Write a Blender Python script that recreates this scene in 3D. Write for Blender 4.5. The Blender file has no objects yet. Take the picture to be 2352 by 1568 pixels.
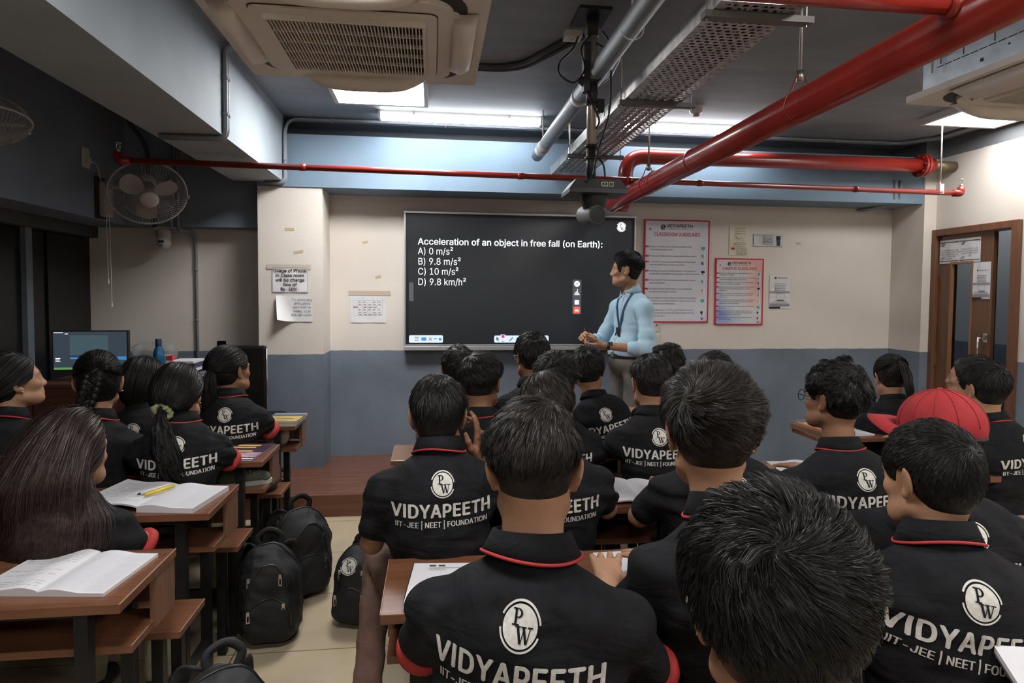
import bpy, bmesh, math, random, os
import numpy as np
from mathutils import Vector, Matrix, Euler
from mathutils.bvhtree import BVHTree
from mathutils.geometry import delaunay_2d_cdt

S = bpy.context.scene
C = S.collection
rnd = random.Random(7)
PI = math.pi
rad = math.radians

# ------------------------------------------------------------------ camera, world, exposure
cd = bpy.data.cameras.new('camera')
cam = bpy.data.objects.new('camera', cd); C.objects.link(cam)
YAW, PITCH, ROLL = 0.125, -0.043, 0.007
fw = Vector((math.sin(YAW)*math.cos(PITCH), math.cos(YAW)*math.cos(PITCH), math.sin(PITCH)))
r0 = Vector((math.cos(YAW), -math.sin(YAW), 0)); u0 = r0.cross(fw)
rt = r0*math.cos(ROLL)+u0*math.sin(ROLL); up = u0*math.cos(ROLL)-r0*math.sin(ROLL)
M = Matrix((rt, up, -fw)).transposed().to_4x4(); M.translation = (0, 0, 1.55)
cam.matrix_world = M
cd.sensor_width = 36; cd.lens = 1450/2352*36; cd.shift_y = -42.1/2352; cd.clip_start = 0.02
S.camera = cam
S.view_settings.view_transform = 'Standard'; S.view_settings.look = 'None'
S.view_settings.gamma = 1; S.view_settings.use_curve_mapping = False
S.view_settings.exposure = 1.27
S.cycles.max_bounces = 5; S.cycles.diffuse_bounces = 4; S.cycles.glossy_bounces = 3
S.cycles.transmission_bounces = 4; S.cycles.transparent_max_bounces = 8
S.cycles.caustics_reflective = False; S.cycles.caustics_refractive = False
W = bpy.data.worlds.new('world'); S.world = W; W.use_nodes = True
W.node_tree.nodes['Background'].inputs[0].default_value = (0.6, 0.7, 0.9, 1)
W.node_tree.nodes['Background'].inputs[1].default_value = 0.05
PANEL_E, TUBE_E = 19.0, 13.0          # strength of the ceiling panels and of the tube battens

# ------------------------------------------------------------------ materials
MATS = {}
def mat(name, col, rough=0.6, metal=0.0, spec=0.5, var=0.0, vscale=8.0, bump=0.0, bscale=60.0, stretch=None,
        emit=None, estr=0.0, alpha=1.0, trans=0.0, col2=None, coat=0.0, sheen=0.0, ior=1.45, detail=3.0):
    if name in MATS: return MATS[name]
    m = bpy.data.materials.new(name); m.use_nodes = True
    nt = m.node_tree; b = nt.nodes['Principled BSDF']
    c4 = (*col, 1)
    b.inputs['Base Color'].default_value = c4; b.inputs['Roughness'].default_value = rough
    b.inputs['Metallic'].default_value = metal; b.inputs['Specular IOR Level'].default_value = spec
    b.inputs['Alpha'].default_value = alpha; b.inputs['Transmission Weight'].default_value = trans
    b.inputs['Coat Weight'].default_value = coat; b.inputs['Sheen Weight'].default_value = sheen
    b.inputs['IOR'].default_value = ior
    if emit:
        b.inputs['Emission Color'].default_value = (*emit, 1); b.inputs['Emission Strength'].default_value = estr
    if var or bump or col2:
        tc = nt.nodes.new('ShaderNodeTexCoord'); mp = nt.nodes.new('ShaderNodeMapping')
        nt.links.new(tc.outputs['Object'], mp.inputs[0])
        if stretch: mp.inputs['Scale'].default_value = stretch
        if var or col2:
            n = nt.nodes.new('ShaderNodeTexNoise'); n.inputs['Scale'].default_value = vscale; n.inputs['Detail'].default_value = detail
            nt.links.new(mp.outputs[0], n.inputs['Vector'])
            r = nt.nodes.new('ShaderNodeValToRGB')
            a = col2 or tuple(x*(1-var) for x in col); z = col if col2 else tuple(min(1, x*(1+var)) for x in col)
            r.color_ramp.elements[0].color = (*a, 1); r.color_ramp.elements[1].color = (*z, 1)
            r.color_ramp.elements[0].position = 0.3; r.color_ramp.elements[1].position = 0.7
            nt.links.new(n.outputs[0], r.inputs[0]); nt.links.new(r.outputs[0], b.inputs['Base Color'])
        if bump:
            n2 = nt.nodes.new('ShaderNodeTexNoise'); n2.inputs['Scale'].default_value = bscale; n2.inputs['Detail'].default_value = 4
            nt.links.new(mp.outputs[0], n2.inputs['Vector'])
            bp = nt.nodes.new('ShaderNodeBump'); bp.inputs['Strength'].default_value = bump; bp.inputs['Distance'].default_value = 0.01
            nt.links.new(n2.outputs[0], bp.inputs['Height']); nt.links.new(bp.outputs[0], b.inputs['Normal'])
    m.cycles.emission_sampling = 'AUTO' if estr > 3 else 'NONE'
    MATS[name] = m
    return m

def mat_wall(name, upper, lower, zline=1.07, zgrey=None, grey=(0.2, 0.21, 0.22)):
    """Two-tone painted wall: the paint line at zline wobbles a little; speckled plaster bump."""
    m = mat(name, upper, 0.75, var=0.05, vscale=1.3, bump=0.12, bscale=90)
    nt = m.node_tree; b = nt.nodes['Principled BSDF']
    g = nt.nodes.new('ShaderNodeNewGeometry'); s = nt.nodes.new('ShaderNodeSeparateXYZ')
    nt.links.new(g.outputs['Position'], s.inputs[0])
    n = nt.nodes.new('ShaderNodeTexNoise'); n.inputs['Scale'].default_value = 9
    nt.links.new(g.outputs['Position'], n.inputs['Vector'])
    ad = nt.nodes.new('ShaderNodeMath'); ad.operation = 'MULTIPLY_ADD'; ad.inputs[1].default_value = 0.012
    nt.links.new(n.outputs[0], ad.inputs[0]); nt.links.new(s.outputs[2], ad.inputs[2])
    gt = nt.nodes.new('ShaderNodeMath'); gt.operation = 'GREATER_THAN'; gt.inputs[1].default_value = zline+0.006
    nt.links.new(ad.outputs[0], gt.inputs[0])
    n3 = nt.nodes.new('ShaderNodeTexNoise'); n3.inputs['Scale'].default_value = 2.2; n3.inputs['Detail'].default_value = 6
    nt.links.new(g.outputs['Position'], n3.inputs['Vector'])
    rp = nt.nodes.new('ShaderNodeValToRGB')
    rp.color_ramp.elements[0].color = (*[x*0.82 for x in lower], 1); rp.color_ramp.elements[1].color = (*[x*1.12 for x in lower], 1)
    rp.color_ramp.elements[0].position = 0.35; rp.color_ramp.elements[1].position = 0.65
    nt.links.new(n3.outputs[0], rp.inputs[0])
    mx = nt.nodes.new('ShaderNodeMix'); mx.data_type = 'RGBA'
    src = b.inputs['Base Color'].links[0].from_socket
    nt.links.new(gt.outputs[0], mx.inputs[0]); nt.links.new(rp.outputs[0], mx.inputs[6]); nt.links.new(src, mx.inputs[7])
    out = mx.outputs[2]
    if zgrey:
        g2 = nt.nodes.new('ShaderNodeMath'); g2.operation = 'GREATER_THAN'; g2.inputs[1].default_value = zgrey
        nt.links.new(ad.outputs[0], g2.inputs[0])
        m2 = nt.nodes.new('ShaderNodeMix'); m2.data_type = 'RGBA'; m2.inputs[7].default_value = (*grey, 1)
        nt.links.new(g2.outputs[0], m2.inputs[0]); nt.links.new(out, m2.inputs[6]); out = m2.outputs[2]
    nt.links.new(out, b.inputs['Base Color'])
    return m

def mat_wood(name, dark, light, axis=0, rough=0.35):
    """Laminate: streaks drawn out along one axis."""
    st = [22, 22, 22]; st[axis] = 1.2
    return mat(name, light, rough, col2=dark, vscale=2.2, stretch=st, detail=6, bump=0.03, bscale=6, coat=0.15)

def mat_tiles():
    m = mat('floor_tile', (0.50, 0.41, 0.28), 0.28, var=0.10, vscale=5, detail=8)
    nt = m.node_tree; b = nt.nodes['Principled BSDF']
    g = nt.nodes.new('ShaderNodeNewGeometry'); mp = nt.nodes.new('ShaderNodeMapping')
    T = 0.5345
    mp.inputs['Location'].default_value = (0.3125, -3.8475, 0)
    nt.links.new(g.outputs['Position'], mp.inputs[0])
    br = nt.nodes.new('ShaderNodeTexBrick'); br.offset = 0; br.squash = 1
    br.inputs['Scale'].default_value = 1.0; br.inputs['Brick Width'].default_value = T; br.inputs['Row Height'].default_value = T
    br.inputs['Mortar Size'].default_value = 0.0028; br.inputs['Mortar Smooth'].default_value = 0.2
    src = b.inputs['Base Color'].links[0].from_socket
    br.inputs['Color1'].default_value = (1, 1, 1, 1); br.inputs['Color2'].default_value = (0.93, 0.93, 0.93, 1)
    br.inputs['Mortar'].default_value = (0.22, 0.17, 0.12, 1)
    nt.links.new(mp.outputs[0], br.inputs['Vector'])
    mx = nt.nodes.new('ShaderNodeMix'); mx.data_type = 'RGBA'; mx.blend_type = 'MULTIPLY'; mx.inputs[0].default_value = 1
    nt.links.new(src, mx.inputs[6]); nt.links.new(br.outputs[0], mx.inputs[7]); nt.links.new(mx.outputs[2], b.inputs['Base Color'])
    return m

# ------------------------------------------------------------------ mesh helpers
class MB:
    """Collects shapes in one list of vertices and faces; build() links them as ONE mesh object."""
    def __init__(s): s.v = []; s.f = []; s.mi = []; s.cur = 0
    def add(s, vs, fs):
        b = len(s.v); s.v.extend([tuple(map(float, v)) for v in vs]); s.f.extend([tuple(i+b for i in f) for f in fs]); s.mi.extend([s.cur]*len(fs)); return s
    def box(s, x0, y0, z0, x1, y1, z1, M=None, bev=0.0):
        if bev > 0:
            bm = bmesh.new(); bmesh.ops.create_cube(bm, size=1)
            for v in bm.verts: v.co = Vector(((x0+x1)/2+v.co.x*(x1-x0), (y0+y1)/2+v.co.y*(y1-y0), (z0+z1)/2+v.co.z*(z1-z0)))
            bmesh.ops.bevel(bm, geom=bm.edges[:], offset=bev, segments=2, affect='EDGES', profile=0.5)
            vs = [v.co.copy() for v in bm.verts]; bm.verts.index_update(); fs = [[v.index for v in f.verts] for f in bm.faces]; bm.free()
        else:
            vs = [Vector(p) for p in ((x0, y0, z0), (x1, y0, z0), (x1, y1, z0), (x0, y1, z0), (x0, y0, z1), (x1, y0, z1), (x1, y1, z1), (x0, y1, z1))]
            fs = [(0, 3, 2, 1), (4, 5, 6, 7), (0, 1, 5, 4), (1, 2, 6, 5), (2, 3, 7, 6), (3, 0, 4, 7)]
        if M is not None: vs = [M @ v for v in vs]
        return s.add(vs, fs)
    def tube(s, pts, r, n=10, caps=True, closed=False):
        pts = [Vector(p) for p in pts]; N = len(pts)
        rs = r if isinstance(r, (list, tuple)) else [r]*N
        tang = []
        for i in range(N):
            a = pts[(i-1) % N] if (closed or i > 0) else pts[i]; b = pts[(i+1) % N] if (closed or i < N-1) else pts[i]
            t = (b-a); tang.append(t.normalized() if t.length > 1e-9 else Vector((0, 0, 1)))
        ref = Vector((0, 0, 1)) if abs(tang[0].z) < 0.9 else Vector((1, 0, 0))
        nrm = (ref - tang[0]*ref.dot(tang[0])).normalized(); vs = []
        for i in range(N):
            nrm = nrm - tang[i]*nrm.dot(tang[i]); nrm = nrm.normalized() if nrm.length > 1e-6 else tang[i].orthogonal().normalized()
            bn = tang[i].cross(nrm)
            for k in range(n):
                a = 2*PI*k/n; vs.append(pts[i]+(nrm*math.cos(a)+bn*math.sin(a))*rs[i])
        fs = []
        for i in range(N if closed else N-1):
            j = (i+1) % N
            for k in range(n): fs.append((i*n+k, i*n+(k+1) % n, j*n+(k+1) % n, j*n+k))
        if caps and not closed: fs.append(tuple(range(n-1, -1, -1))); fs.append(tuple((N-1)*n+k for k in range(n)))
        return s.add(vs, fs)
    def lathe(s, prof, n=24, M=None, cap=False):
        """prof: list of (radius, z); turned about Z, then moved by M."""
        vs = []; fs = []
        for r, z in prof:
            for k in range(n): a = 2*PI*k/n; vs.append(Vector((r*math.cos(a), r*math.sin(a), z)))
        for i in range(len(prof)-1):
            for k in range(n): fs.append((i*n+k, i*n+(k+1) % n, (i+1)*n+(k+1) % n, (i+1)*n+k))
        if cap: fs.append(tuple(range(n-1, -1, -1))); fs.append(tuple((len(prof)-1)*n+k for k in range(n)))
        if M is not None: vs = [M @ v for v in vs]
        return s.add(vs, fs)
    def prism(s, poly, d0, d1, M=None):
        """poly in XY, extruded in Z from d0 to d1."""
        n = len(poly); vs = [Vector((x, y, d0)) for x, y in poly]+[Vector((x, y, d1)) for x, y in poly]
        fs = [tuple(range(n-1, -1, -1)), tuple(range(n, 2*n))]+[(k, (k+1) % n, n+(k+1) % n, n+k) for k in range(n)]
        if M is not None: vs = [M @ v for v in vs]
        return s.add(vs, fs)
    def pieces(s, name, m, parent=None, smooth=False, org=None):
        """Like build(), but every loose piece becomes an object of its own."""
        up_ = list(range(len(s.v)))
        def fd(i):
            while up_[i] != i: up_[i] = up_[up_[i]]; i = up_[i]
            return i
        for f in s.f:
            for q in f[1:]: up_[fd(q)] = fd(f[0])
        gr = {}
        for f, k in zip(s.f, s.mi): gr.setdefault(fd(f[0]), []).append((f, k))
        out = []
        for fl in gr.values():
            t = MB(); ids = sorted({i for f, _ in fl for i in f}); mp = {i: j for j, i in enumerate(ids)}
            t.v = [s.v[i] for i in ids]; t.f = [tuple(mp[i] for i in f) for f, _ in fl]; t.mi = [k for _, k in fl]; out.append(t.build(name, m, parent, smooth, org))
        return out
    def build(s, name, m, parent=None, smooth=False, org=None):
        """Vertices are world coordinates unless org is given (then they are kept as they are)."""
        o0 = Vector((0, 0, 0))
        if org is None and parent is not None: o0 = wloc(parent)
        v = np.array(s.v, dtype=np.float32).reshape(-1, 3) - np.array(o0, dtype=np.float32)
        me = bpy.data.meshes.new(name); me.from_pydata(v.tolist(), [], s.f); me.validate()
        for q in (m if isinstance(m, (list, tuple)) else [m]): me.materials.append(q)
        if any(s.mi) and len(me.polygons) == len(s.mi): me.polygons.foreach_set('material_index', s.mi)
        if smooth: me.polygons.foreach_set('use_smooth', [True]*len(me.polygons))
        me.update()
        return link(name, me, parent)
def wloc(o):
    p = Vector((0, 0, 0))
    while o is not None: p += o.location; o = o.parent
    return p
def link(name, me, parent=None):
    o = bpy.data.objects.new(name, me); C.objects.link(o)
    if parent is not None: o.parent = parent
    return o
def smooth_by_angle(o, deg=40):
    me = o.data; bm = bmesh.new(); bm.from_mesh(me)
    for f in bm.faces: f.smooth = True
    for e in bm.edges:
        if len(e.link_faces) == 2 and e.calc_face_angle(0) > rad(deg): e.smooth = False
    bm.to_mesh(me); bm.free(); return o
def empty(name, loc=(0, 0, 0), rz=0.0):
    o = bpy.data.objects.new(name, None); C.objects.link(o); o.location = loc; o.rotation_euler = (0, 0, rz)
    o.empty_display_size = 0.05; return o
def tag(o, label, cat, group=None):
    o['label'] = label; o['category'] = cat
    if group: o['group'] = group
    return o
def struct(o): o['kind'] = 'structure'; return o
def copy_tree(o, parent=None):
    c = o.copy(); C.objects.link(c)
    if parent is not None: c.parent = parent
    for ch in list(o.children): copy_tree(ch, c)
    return c
def fillet(pts, r, n=6):
    """Round the corners of a polyline."""
    pts = [Vector(p) for p in pts]; out = [pts[0]]
    for a, b, c in zip(pts, pts[1:], pts[2:]):
        u = (a-b); v = (c-b); q = min(r, u.length*0.49, v.length*0.49); u.normalize(); v.normalize()
        p0 = b+u*q; p1 = b+v*q
        for i in range(n+1):
            t = i/n; out.append(p0*(1-t)**2+b*2*t*(1-t)+p1*t*t)
    out.append(pts[-1]); return out

# ------------------------------------------------------------------ lettering
def get_font():
    try:
        base = bpy.utils.system_resource('DATAFILES', path='fonts')
        p = os.path.join(base, 'Inter.woff2')
        if os.path.exists(p): return bpy.data.fonts.load(p)
    except Exception: pass
    return None
FONT = get_font(); TCACHE = {}; CAPK = [1.0]
def fill_loops(me):
    """Fill glyph outlines by winding number (the font's contours overlap themselves inside D, K, P, R ...)."""
    co = np.array([v.co[:2] for v in me.vertices]).reshape(-1, 2); ed = np.array([e.vertices[:] for e in me.edges]).reshape(-1, 2)
    if not len(ed): return np.zeros((0, 2)), []
    A, B = co[ed[:, 0]], co[ed[:, 1]]                    # a closing edge is stored (first, last): turn it round
    sw_ = np.abs(ed[:, 1]-ed[:, 0]) > 1; fl = sw_ & (ed[:, 0] < ed[:, 1]); A, B = np.where(fl[:, None], B, A), np.where(fl[:, None], A, B)
    r = delaunay_2d_cdt([Vector(q) for q in co], [tuple(int(i) for i in e) for e in ed], [], 0, 1e-7)
    V = np.array([q[:] for q in r[0]]).reshape(-1, 2); T = np.array([f for f in r[2] if len(f) == 3]).reshape(-1, 3)
    P = V[T].mean(1); keep = np.zeros(len(T), bool)
    for k in range(0, len(T), 400):
        p = P[k:k+400, None]; up_ = (A[None, :, 1] <= p[..., 1]) & (B[None, :, 1] > p[..., 1]); dn = (A[None, :, 1] > p[..., 1]) & (B[None, :, 1] <= p[..., 1])
        side = (B[None, :, 0]-A[None, :, 0])*(p[..., 1]-A[None, :, 1])-(p[..., 0]-A[None, :, 0])*(B[None, :, 1]-A[None, :, 1])
        keep[k:k+400] = ((up_ & (side > 0)).sum(1)-(dn & (side < 0)).sum(1)) != 0
    return V, [tuple(int(i) for i in t) for t in T[keep]]
def text2d(s, size, bold=0.0, align='LEFT', res=2, space=1.0, line=1.0, shear=0.0):
    """Flat lettering as (verts Nx2, faces); size is the em height in metres."""
    key = (s, round(size, 5), bold, align, res, space, line, shear)
    if key in TCACHE: return TCACHE[key]
    cu = bpy.data.curves.new('t', 'FONT'); cu.body = s.replace('I', '\u0399').replace('l', '\u04cf') if FONT else s; cu.size = 1; cu.align_x = align; cu.resolution_u = res
    cu.offset = 0.0; cu.space_character = space; cu.space_line = line; cu.shear = shear; cu.fill_mode = 'NONE'
    if FONT: cu.font = FONT
    o = bpy.data.objects.new('t', cu); C.objects.link(o)
    dg = bpy.context.evaluated_depsgraph_get(); dg.update()
    me = bpy.data.meshes.new_from_object(o.evaluated_get(dg))
    v, f = fill_loops(me); v = v*size*CAPK[0]
    bpy.data.objects.remove(o); bpy.data.curves.remove(cu); bpy.data.meshes.remove(me)
    TCACHE[key] = (v, f); return v, f
_v, _f = text2d('H', 1.0); CAPK[0] = 0.727/float(_v[:, 1].max()-_v[:, 1].min()); TCACHE.clear()
def put_text(mb, s, size, M, bold=0.0, align='LEFT', width=None, lift=0.0, **k):
    """Adds lettering to mb in the plane of M (x right, y up). width squeezes or stretches the line to that length."""
    v, f = text2d(s, size, bold, align, **k)
    if not len(v): return
    sx = 1.0
    if width: sx = width/max(1e-6, v[:, 0].max()-v[:, 0].min())
    w_ = bold*size*1.25                       # heavier strokes: the line is laid down again, shifted by half a stroke
    for q_, (dx, dy) in enumerate([(0, 0)] if w_ < 0.00035 else [(-w_, 0), (w_, 0), (0, w_*0.8), (0, -w_*0.8)]): mb.add([M @ Vector((x*sx+dx, y+dy, lift+0.00025*q_)) for x, y in v], f)
def plane(origin, x, y):
    """Matrix of a sheet: origin, x axis (reading direction), y axis (up)."""
    x = Vector(x).normalized(); y = Vector(y); y = (y-x*y.dot(x)).normalized(); z = x.cross(y)
    m = Matrix((x, y, z)).transposed().to_4x4(); m.translation = origin; return m
def disc(n, r, c=(0, 0)): return [(c[0]+r*math.cos(2*PI*k/n), c[1]+r*math.sin(2*PI*k/n)) for k in range(n)]
def arc_strip(r0, r1, a0, a1, n=20):
    vs = []; fs = []
    for i in range(n+1):
        a = rad(a0+(a1-a0)*i/n); vs += [(r0*math.cos(a), r0*math.sin(a)), (r1*math.cos(a), r1*math.sin(a))]
        if i: k = 2*i; fs.append((k-2, k-1, k+1, k))
    return vs, fs
def logo2d():
    """Round emblem: disc, two outer arcs, and the serif letters P and W. -> (light verts, faces), (dark verts, faces); unit radius."""
    lv, lf, dv, df = [], [], [], []
    def put(V, F, vs, fs): b = len(V); V.extend(vs); F.extend([tuple(i+b for i in f) for f in fs])
    n = 40; put(lv, lf, [(0, 0)]+disc(n, 0.83), [(0, 1+k, 1+(k+1) % n) for k in range(n)])
    for a0, a1 in ((8, 158), (188, 338)): put(lv, lf, *arc_strip(0.91, 1.0, a0, a1, 24))
    def poly(pts): put(dv, df, pts, [tuple(range(len(pts)))])
    ox, oy = -0.30, 0.02                                   # P
    poly([(ox, oy+0.06), (ox+0.11, oy+0.06), (ox+0.11, oy+0.60), (ox, oy+0.60)])
    poly([(ox-0.10, oy), (ox+0.23, oy), (ox+0.23, oy+0.06), (ox-0.10, oy+0.06)])
    poly([(ox-0.10, oy+0.58), (ox+0.12, oy+0.58), (ox+0.12, oy+0.64), (ox-0.10, oy+0.64)])
    vs = []; fs = []
    for i in range(13):
        a = rad(90-180*i/12); ro, ri = 0.18, 0.145 if i in (0, 12) else 0.09
        vs += [(ox+0.17+ro*1.15*math.cos(a), oy+0.46+ro*math.sin(a)), (ox+0.17+(ri if i in (0, 12) else ri+0.02)*0.95*math.cos(a), oy+0.46+ri*math.sin(a)*1.3)]
        if i: k = 2*i; fs.append((k-2, k, k+1, k-1))
    put(dv, df, vs, fs)
    poly([(ox+0.10, oy+0.60), (ox+0.18, oy+0.60), (ox+0.18, oy+0.64), (ox+0.10, oy+0.64)])
    poly([(ox+0.10, oy+0.28), (ox+0.18, oy+0.28), (ox+0.18, oy+0.325), (ox+0.10, oy+0.325)])
    wx, wy, wh = -0.16, -0.62, 0.60                         # W
    def stroke(x0, y0, x1, y1, w): poly([(x0-w/2, y0), (x1-w/2, y1), (x1+w/2, y1), (x0+w/2, y0)][::-1])
    stroke(wx+0.06, wy+wh, wx+0.22, wy, 0.12); stroke(wx+0.24, wy, wx+0.36, wy+wh, 0.045)
    stroke(wx+0.34, wy+wh, wx+0.50, wy, 0.12); stroke(wx+0.52, wy, wx+0.66, wy+wh, 0.045)
    for x in (0.06, 0.35, 0.66): poly([(wx+x-0.13, wy+wh-0.02), (wx+x+0.13, wy+wh-0.02), (wx+x+0.13, wy+wh+0.035), (wx+x-0.13, wy+wh+0.035)])
    return (lv, lf), (dv, df)
LOGO = logo2d()
def put_logo(mb, r, M, c=(0, 0), light=0, dark=1, lift=0.0008):
    for k, (vs, fs) in enumerate(LOGO):
        mb.cur = (light, dark)[k]
        mb.add([M @ Vector((c[0]+x*r, c[1]+y*r, lift*k)) for x, y in vs], fs)
    mb.cur = 0
# ------------------------------------------------------------------ implicit surfaces (bodies, clothes, hair caps, bags)
class Field:
    """A box of distance values; shapes are blended in, then surface() skins the zero level."""
    def __init__(s, lo, hi, h):
        s.lo = np.array(lo, float); s.h = h; s.n = np.maximum(4, np.ceil((np.array(hi)-s.lo)/h).astype(int)+1)
        s.F = np.full(tuple(s.n), 1.0, dtype=np.float32)
        s.ax = [s.lo[i]+h*np.arange(s.n[i]) for i in range(3)]
    def region(s, lo, hi):
        a = np.clip(np.floor((np.array(lo)-s.lo)/s.h).astype(int), 0, s.n); b = np.clip(np.ceil((np.array(hi)-s.lo)/s.h).astype(int)+1, 0, s.n)
        if np.any(b <= a): return None
        sl = tuple(slice(a[i], b[i]) for i in range(3))
        X, Y, Z = np.meshgrid(*[s.ax[i][sl[i]] for i in range(3)], indexing='ij')
        return sl, np.stack([X, Y, Z], -1)
    def op(s, fn, lo, hi, k, sub=False):
        m = k+3*s.h; q = s.region(np.array(lo)-m, np.array(hi)+m)
        if q is None: return
        sl, P = q; d = fn(P).astype(np.float32); a = s.F[sl]
        if sub: d = -d; a_, d_ = -a, -d
        else: a_, d_ = a, d
        k = max(k, 1e-4); h = np.clip(0.5+0.5*(a_-d_)/k, 0, 1)
        r = a_*(1-h)+d_*h-k*h*(1-h)
        s.F[sl] = -r if sub else r
    def cap(s, a, b, ra, rb=None, k=0.03, sub=False):
        a = np.array(a, float); b = np.array(b, float); rb = ra if rb is None else rb; R = max(ra, rb); ba = b-a; L = max(1e-9, ba@ba)
        def fn(P):
            pa = P-a; t = np.clip(pa@ba/L, 0, 1); return np.linalg.norm(pa-t[..., None]*ba, axis=-1)-(ra+t*(rb-ra))
        s.op(fn, np.minimum(a, b)-R, np.maximum(a, b)+R, k, sub)
    def ell(s, c, r, R=None, k=0.03, sub=False):
        c = np.array(c, float); r = np.array(r, float); R = np.eye(3) if R is None else R
        e = np.abs(R)@r
        def fn(P):
            q = (P-c)@R; k0 = np.linalg.norm(q/r, axis=-1); k1 = np.linalg.norm(q/(r*r), axis=-1); return k0*(k0-1)/np.maximum(k1, 1e-6)
        s.op(fn, c-e, c+e, k, sub)
    def rbox(s, c, r, rr, R=None, k=0.02, sub=False):
        c = np.array(c, float); r = np.array(r, float); R = np.eye(3) if R is None else R; e = np.abs(R)@r
        def fn(P):
            q = np.abs((P-c)@R)-(r-rr); return np.linalg.norm(np.maximum(q, 0), axis=-1)+np.minimum(q.max(-1), 0)-rr
        s.op(fn, c-e, c+e, k, sub)
    def warp(s, fn, near=0.03):
        m = np.abs(s.F) < near; I = np.argwhere(m); P = s.lo+I*s.h
        s.F[m] += fn(P).astype(np.float32)
    def sample(s, P):
        q = np.clip((P-s.lo)/s.h, 0, s.n-1.001); i = q.astype(int); f = q-i; out = 0
        for dx in (0, 1):
            for dy in (0, 1):
                for dz in (0, 1):
                    w = np.abs(1-dx-f[..., 0])*np.abs(1-dy-f[..., 1])*np.abs(1-dz-f[..., 2])
                    out = out+w*s.F[i[..., 0]+dx, i[..., 1]+dy, i[..., 2]+dz]
        return out
    def grad(s, P):
        e = s.h; g = np.stack([s.sample(P+np.eye(3)[i]*e)-s.sample(P-np.eye(3)[i]*e) for i in range(3)], -1)
        return g/np.maximum(1e-6, np.linalg.norm(g, axis=-1, keepdims=True))
    def surface(s):
        F = s.F; F[0] = F[-1] = 1; F[:, 0] = F[:, -1] = 1; F[:, :, 0] = F[:, :, -1] = 1
        I = F < 0; n = s.n-1; cnt = np.zeros(tuple(n), np.int8)
        for dx in (0, 1):
            for dy in (0, 1):
                for dz in (0, 1): cnt += I[dx:n[0]+dx, dy:n[1]+dy, dz:n[2]+dz]
        act = np.argwhere((cnt > 0) & (cnt < 8)); ids = np.full(tuple(n), -1, np.int64); ids[tuple(act.T)] = np.arange(len(act))
        pos = np.zeros((len(act), 3)); w = np.zeros(len(act))
        cor = [(a, b, c) for a in (0, 1) for b in (0, 1) for c in (0, 1)]
        for a in cor:
            for ax in range(3):
                if a[ax]: continue
                b = list(a); b[ax] = 1
                fa = F[tuple((act+a).T)]; fb = F[tuple((act+b).T)]; x = (fa < 0) != (fb < 0)
                t = np.where(x, fa/np.where(x, fa-fb, 1), 0); p = act+np.array(a, float); p[:, ax] += t
                pos += p*x[:, None]; w += x
        V = s.lo+(pos/w[:, None])*s.h; Q = []
        for ax in range(3):
            u, v = (ax+1) % 3, (ax+2) % 3
            A = [slice(None)]*3; B = [slice(None)]*3; A[ax] = slice(0, -1); B[ax] = slice(1, None)
            ia, ib = I[tuple(A)], I[tuple(B)]; E = np.argwhere(ia != ib); st = ia[tuple(E.T)]
            E, st = (lambda ok: (E[ok], st[ok]))((E[:, u] > 0) & (E[:, v] > 0) & (E[:, u] < n[u]) & (E[:, v] < n[v]))
            def cell(du, dv): q = E.copy(); q[:, u] -= du; q[:, v] -= dv; return ids[tuple(q.T)]
            q = np.stack([cell(1, 1), cell(0, 1), cell(0, 0), cell(1, 0)], -1); q[~st] = q[~st][:, ::-1]; Q.append(q)
        Q = np.concatenate(Q); Q = Q[(Q >= 0).all(1)]
        return V, Q
def mesh_np(name, V, Q, mats, mi=None, smooth=True):
    me = bpy.data.meshes.new(name); V = np.asarray(V, np.float32); Q = np.asarray(Q, np.int32); k = Q.shape[1]
    me.vertices.add(len(V)); me.vertices.foreach_set('co', V.ravel()); me.loops.add(len(Q)*k); me.loops.foreach_set('vertex_index', Q.ravel())
    me.polygons.add(len(Q)); me.polygons.foreach_set('loop_start', np.arange(0, len(Q)*k, k, dtype=np.int32))
    me.polygons.foreach_set('use_smooth', np.full(len(Q), smooth))
    for m in (mats if isinstance(mats, (list, tuple)) else [mats]): me.materials.append(m)
    if mi is not None: me.polygons.foreach_set('material_index', np.asarray(mi, np.int32))
    me.update(calc_edges=True); me.validate(); return me
def join_np(parts):
    Vs, Qs, b = [], [], 0
    for V, Q in parts: Vs.append(V); Qs.append(Q+b); b += len(V)
    return np.concatenate(Vs), np.concatenate(Qs)
def rot(yaw=0, pitch=0, roll=0):
    """Facing +Y; yaw turns to the left, pitch bows down, roll tips to the right shoulder."""
    return np.array(Matrix.Rotation(yaw, 3, 'Z') @ Matrix.Rotation(-pitch, 3, 'X') @ Matrix.Rotation(roll, 3, 'Y'))
def nz(v): return v/np.maximum(1e-9, np.linalg.norm(v, axis=-1, keepdims=True))
def sines(P, freq, seed, n=4):
    """Smooth pseudo-noise, a 3-vector per point."""
    g = np.random.default_rng(seed); out = np.zeros(P.shape)
    for i in range(n):
        k = g.normal(size=(3, 3))*freq*(0.6+0.5*i); ph = g.uniform(0, 6.28, 3); out += np.sin(P@k+ph)/(1+0.5*i)
    return out/n*1.6
def sstep(a, b, x): t = np.clip((x-a)/(b-a), 0, 1); return t*t*(3-2*t)

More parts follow.
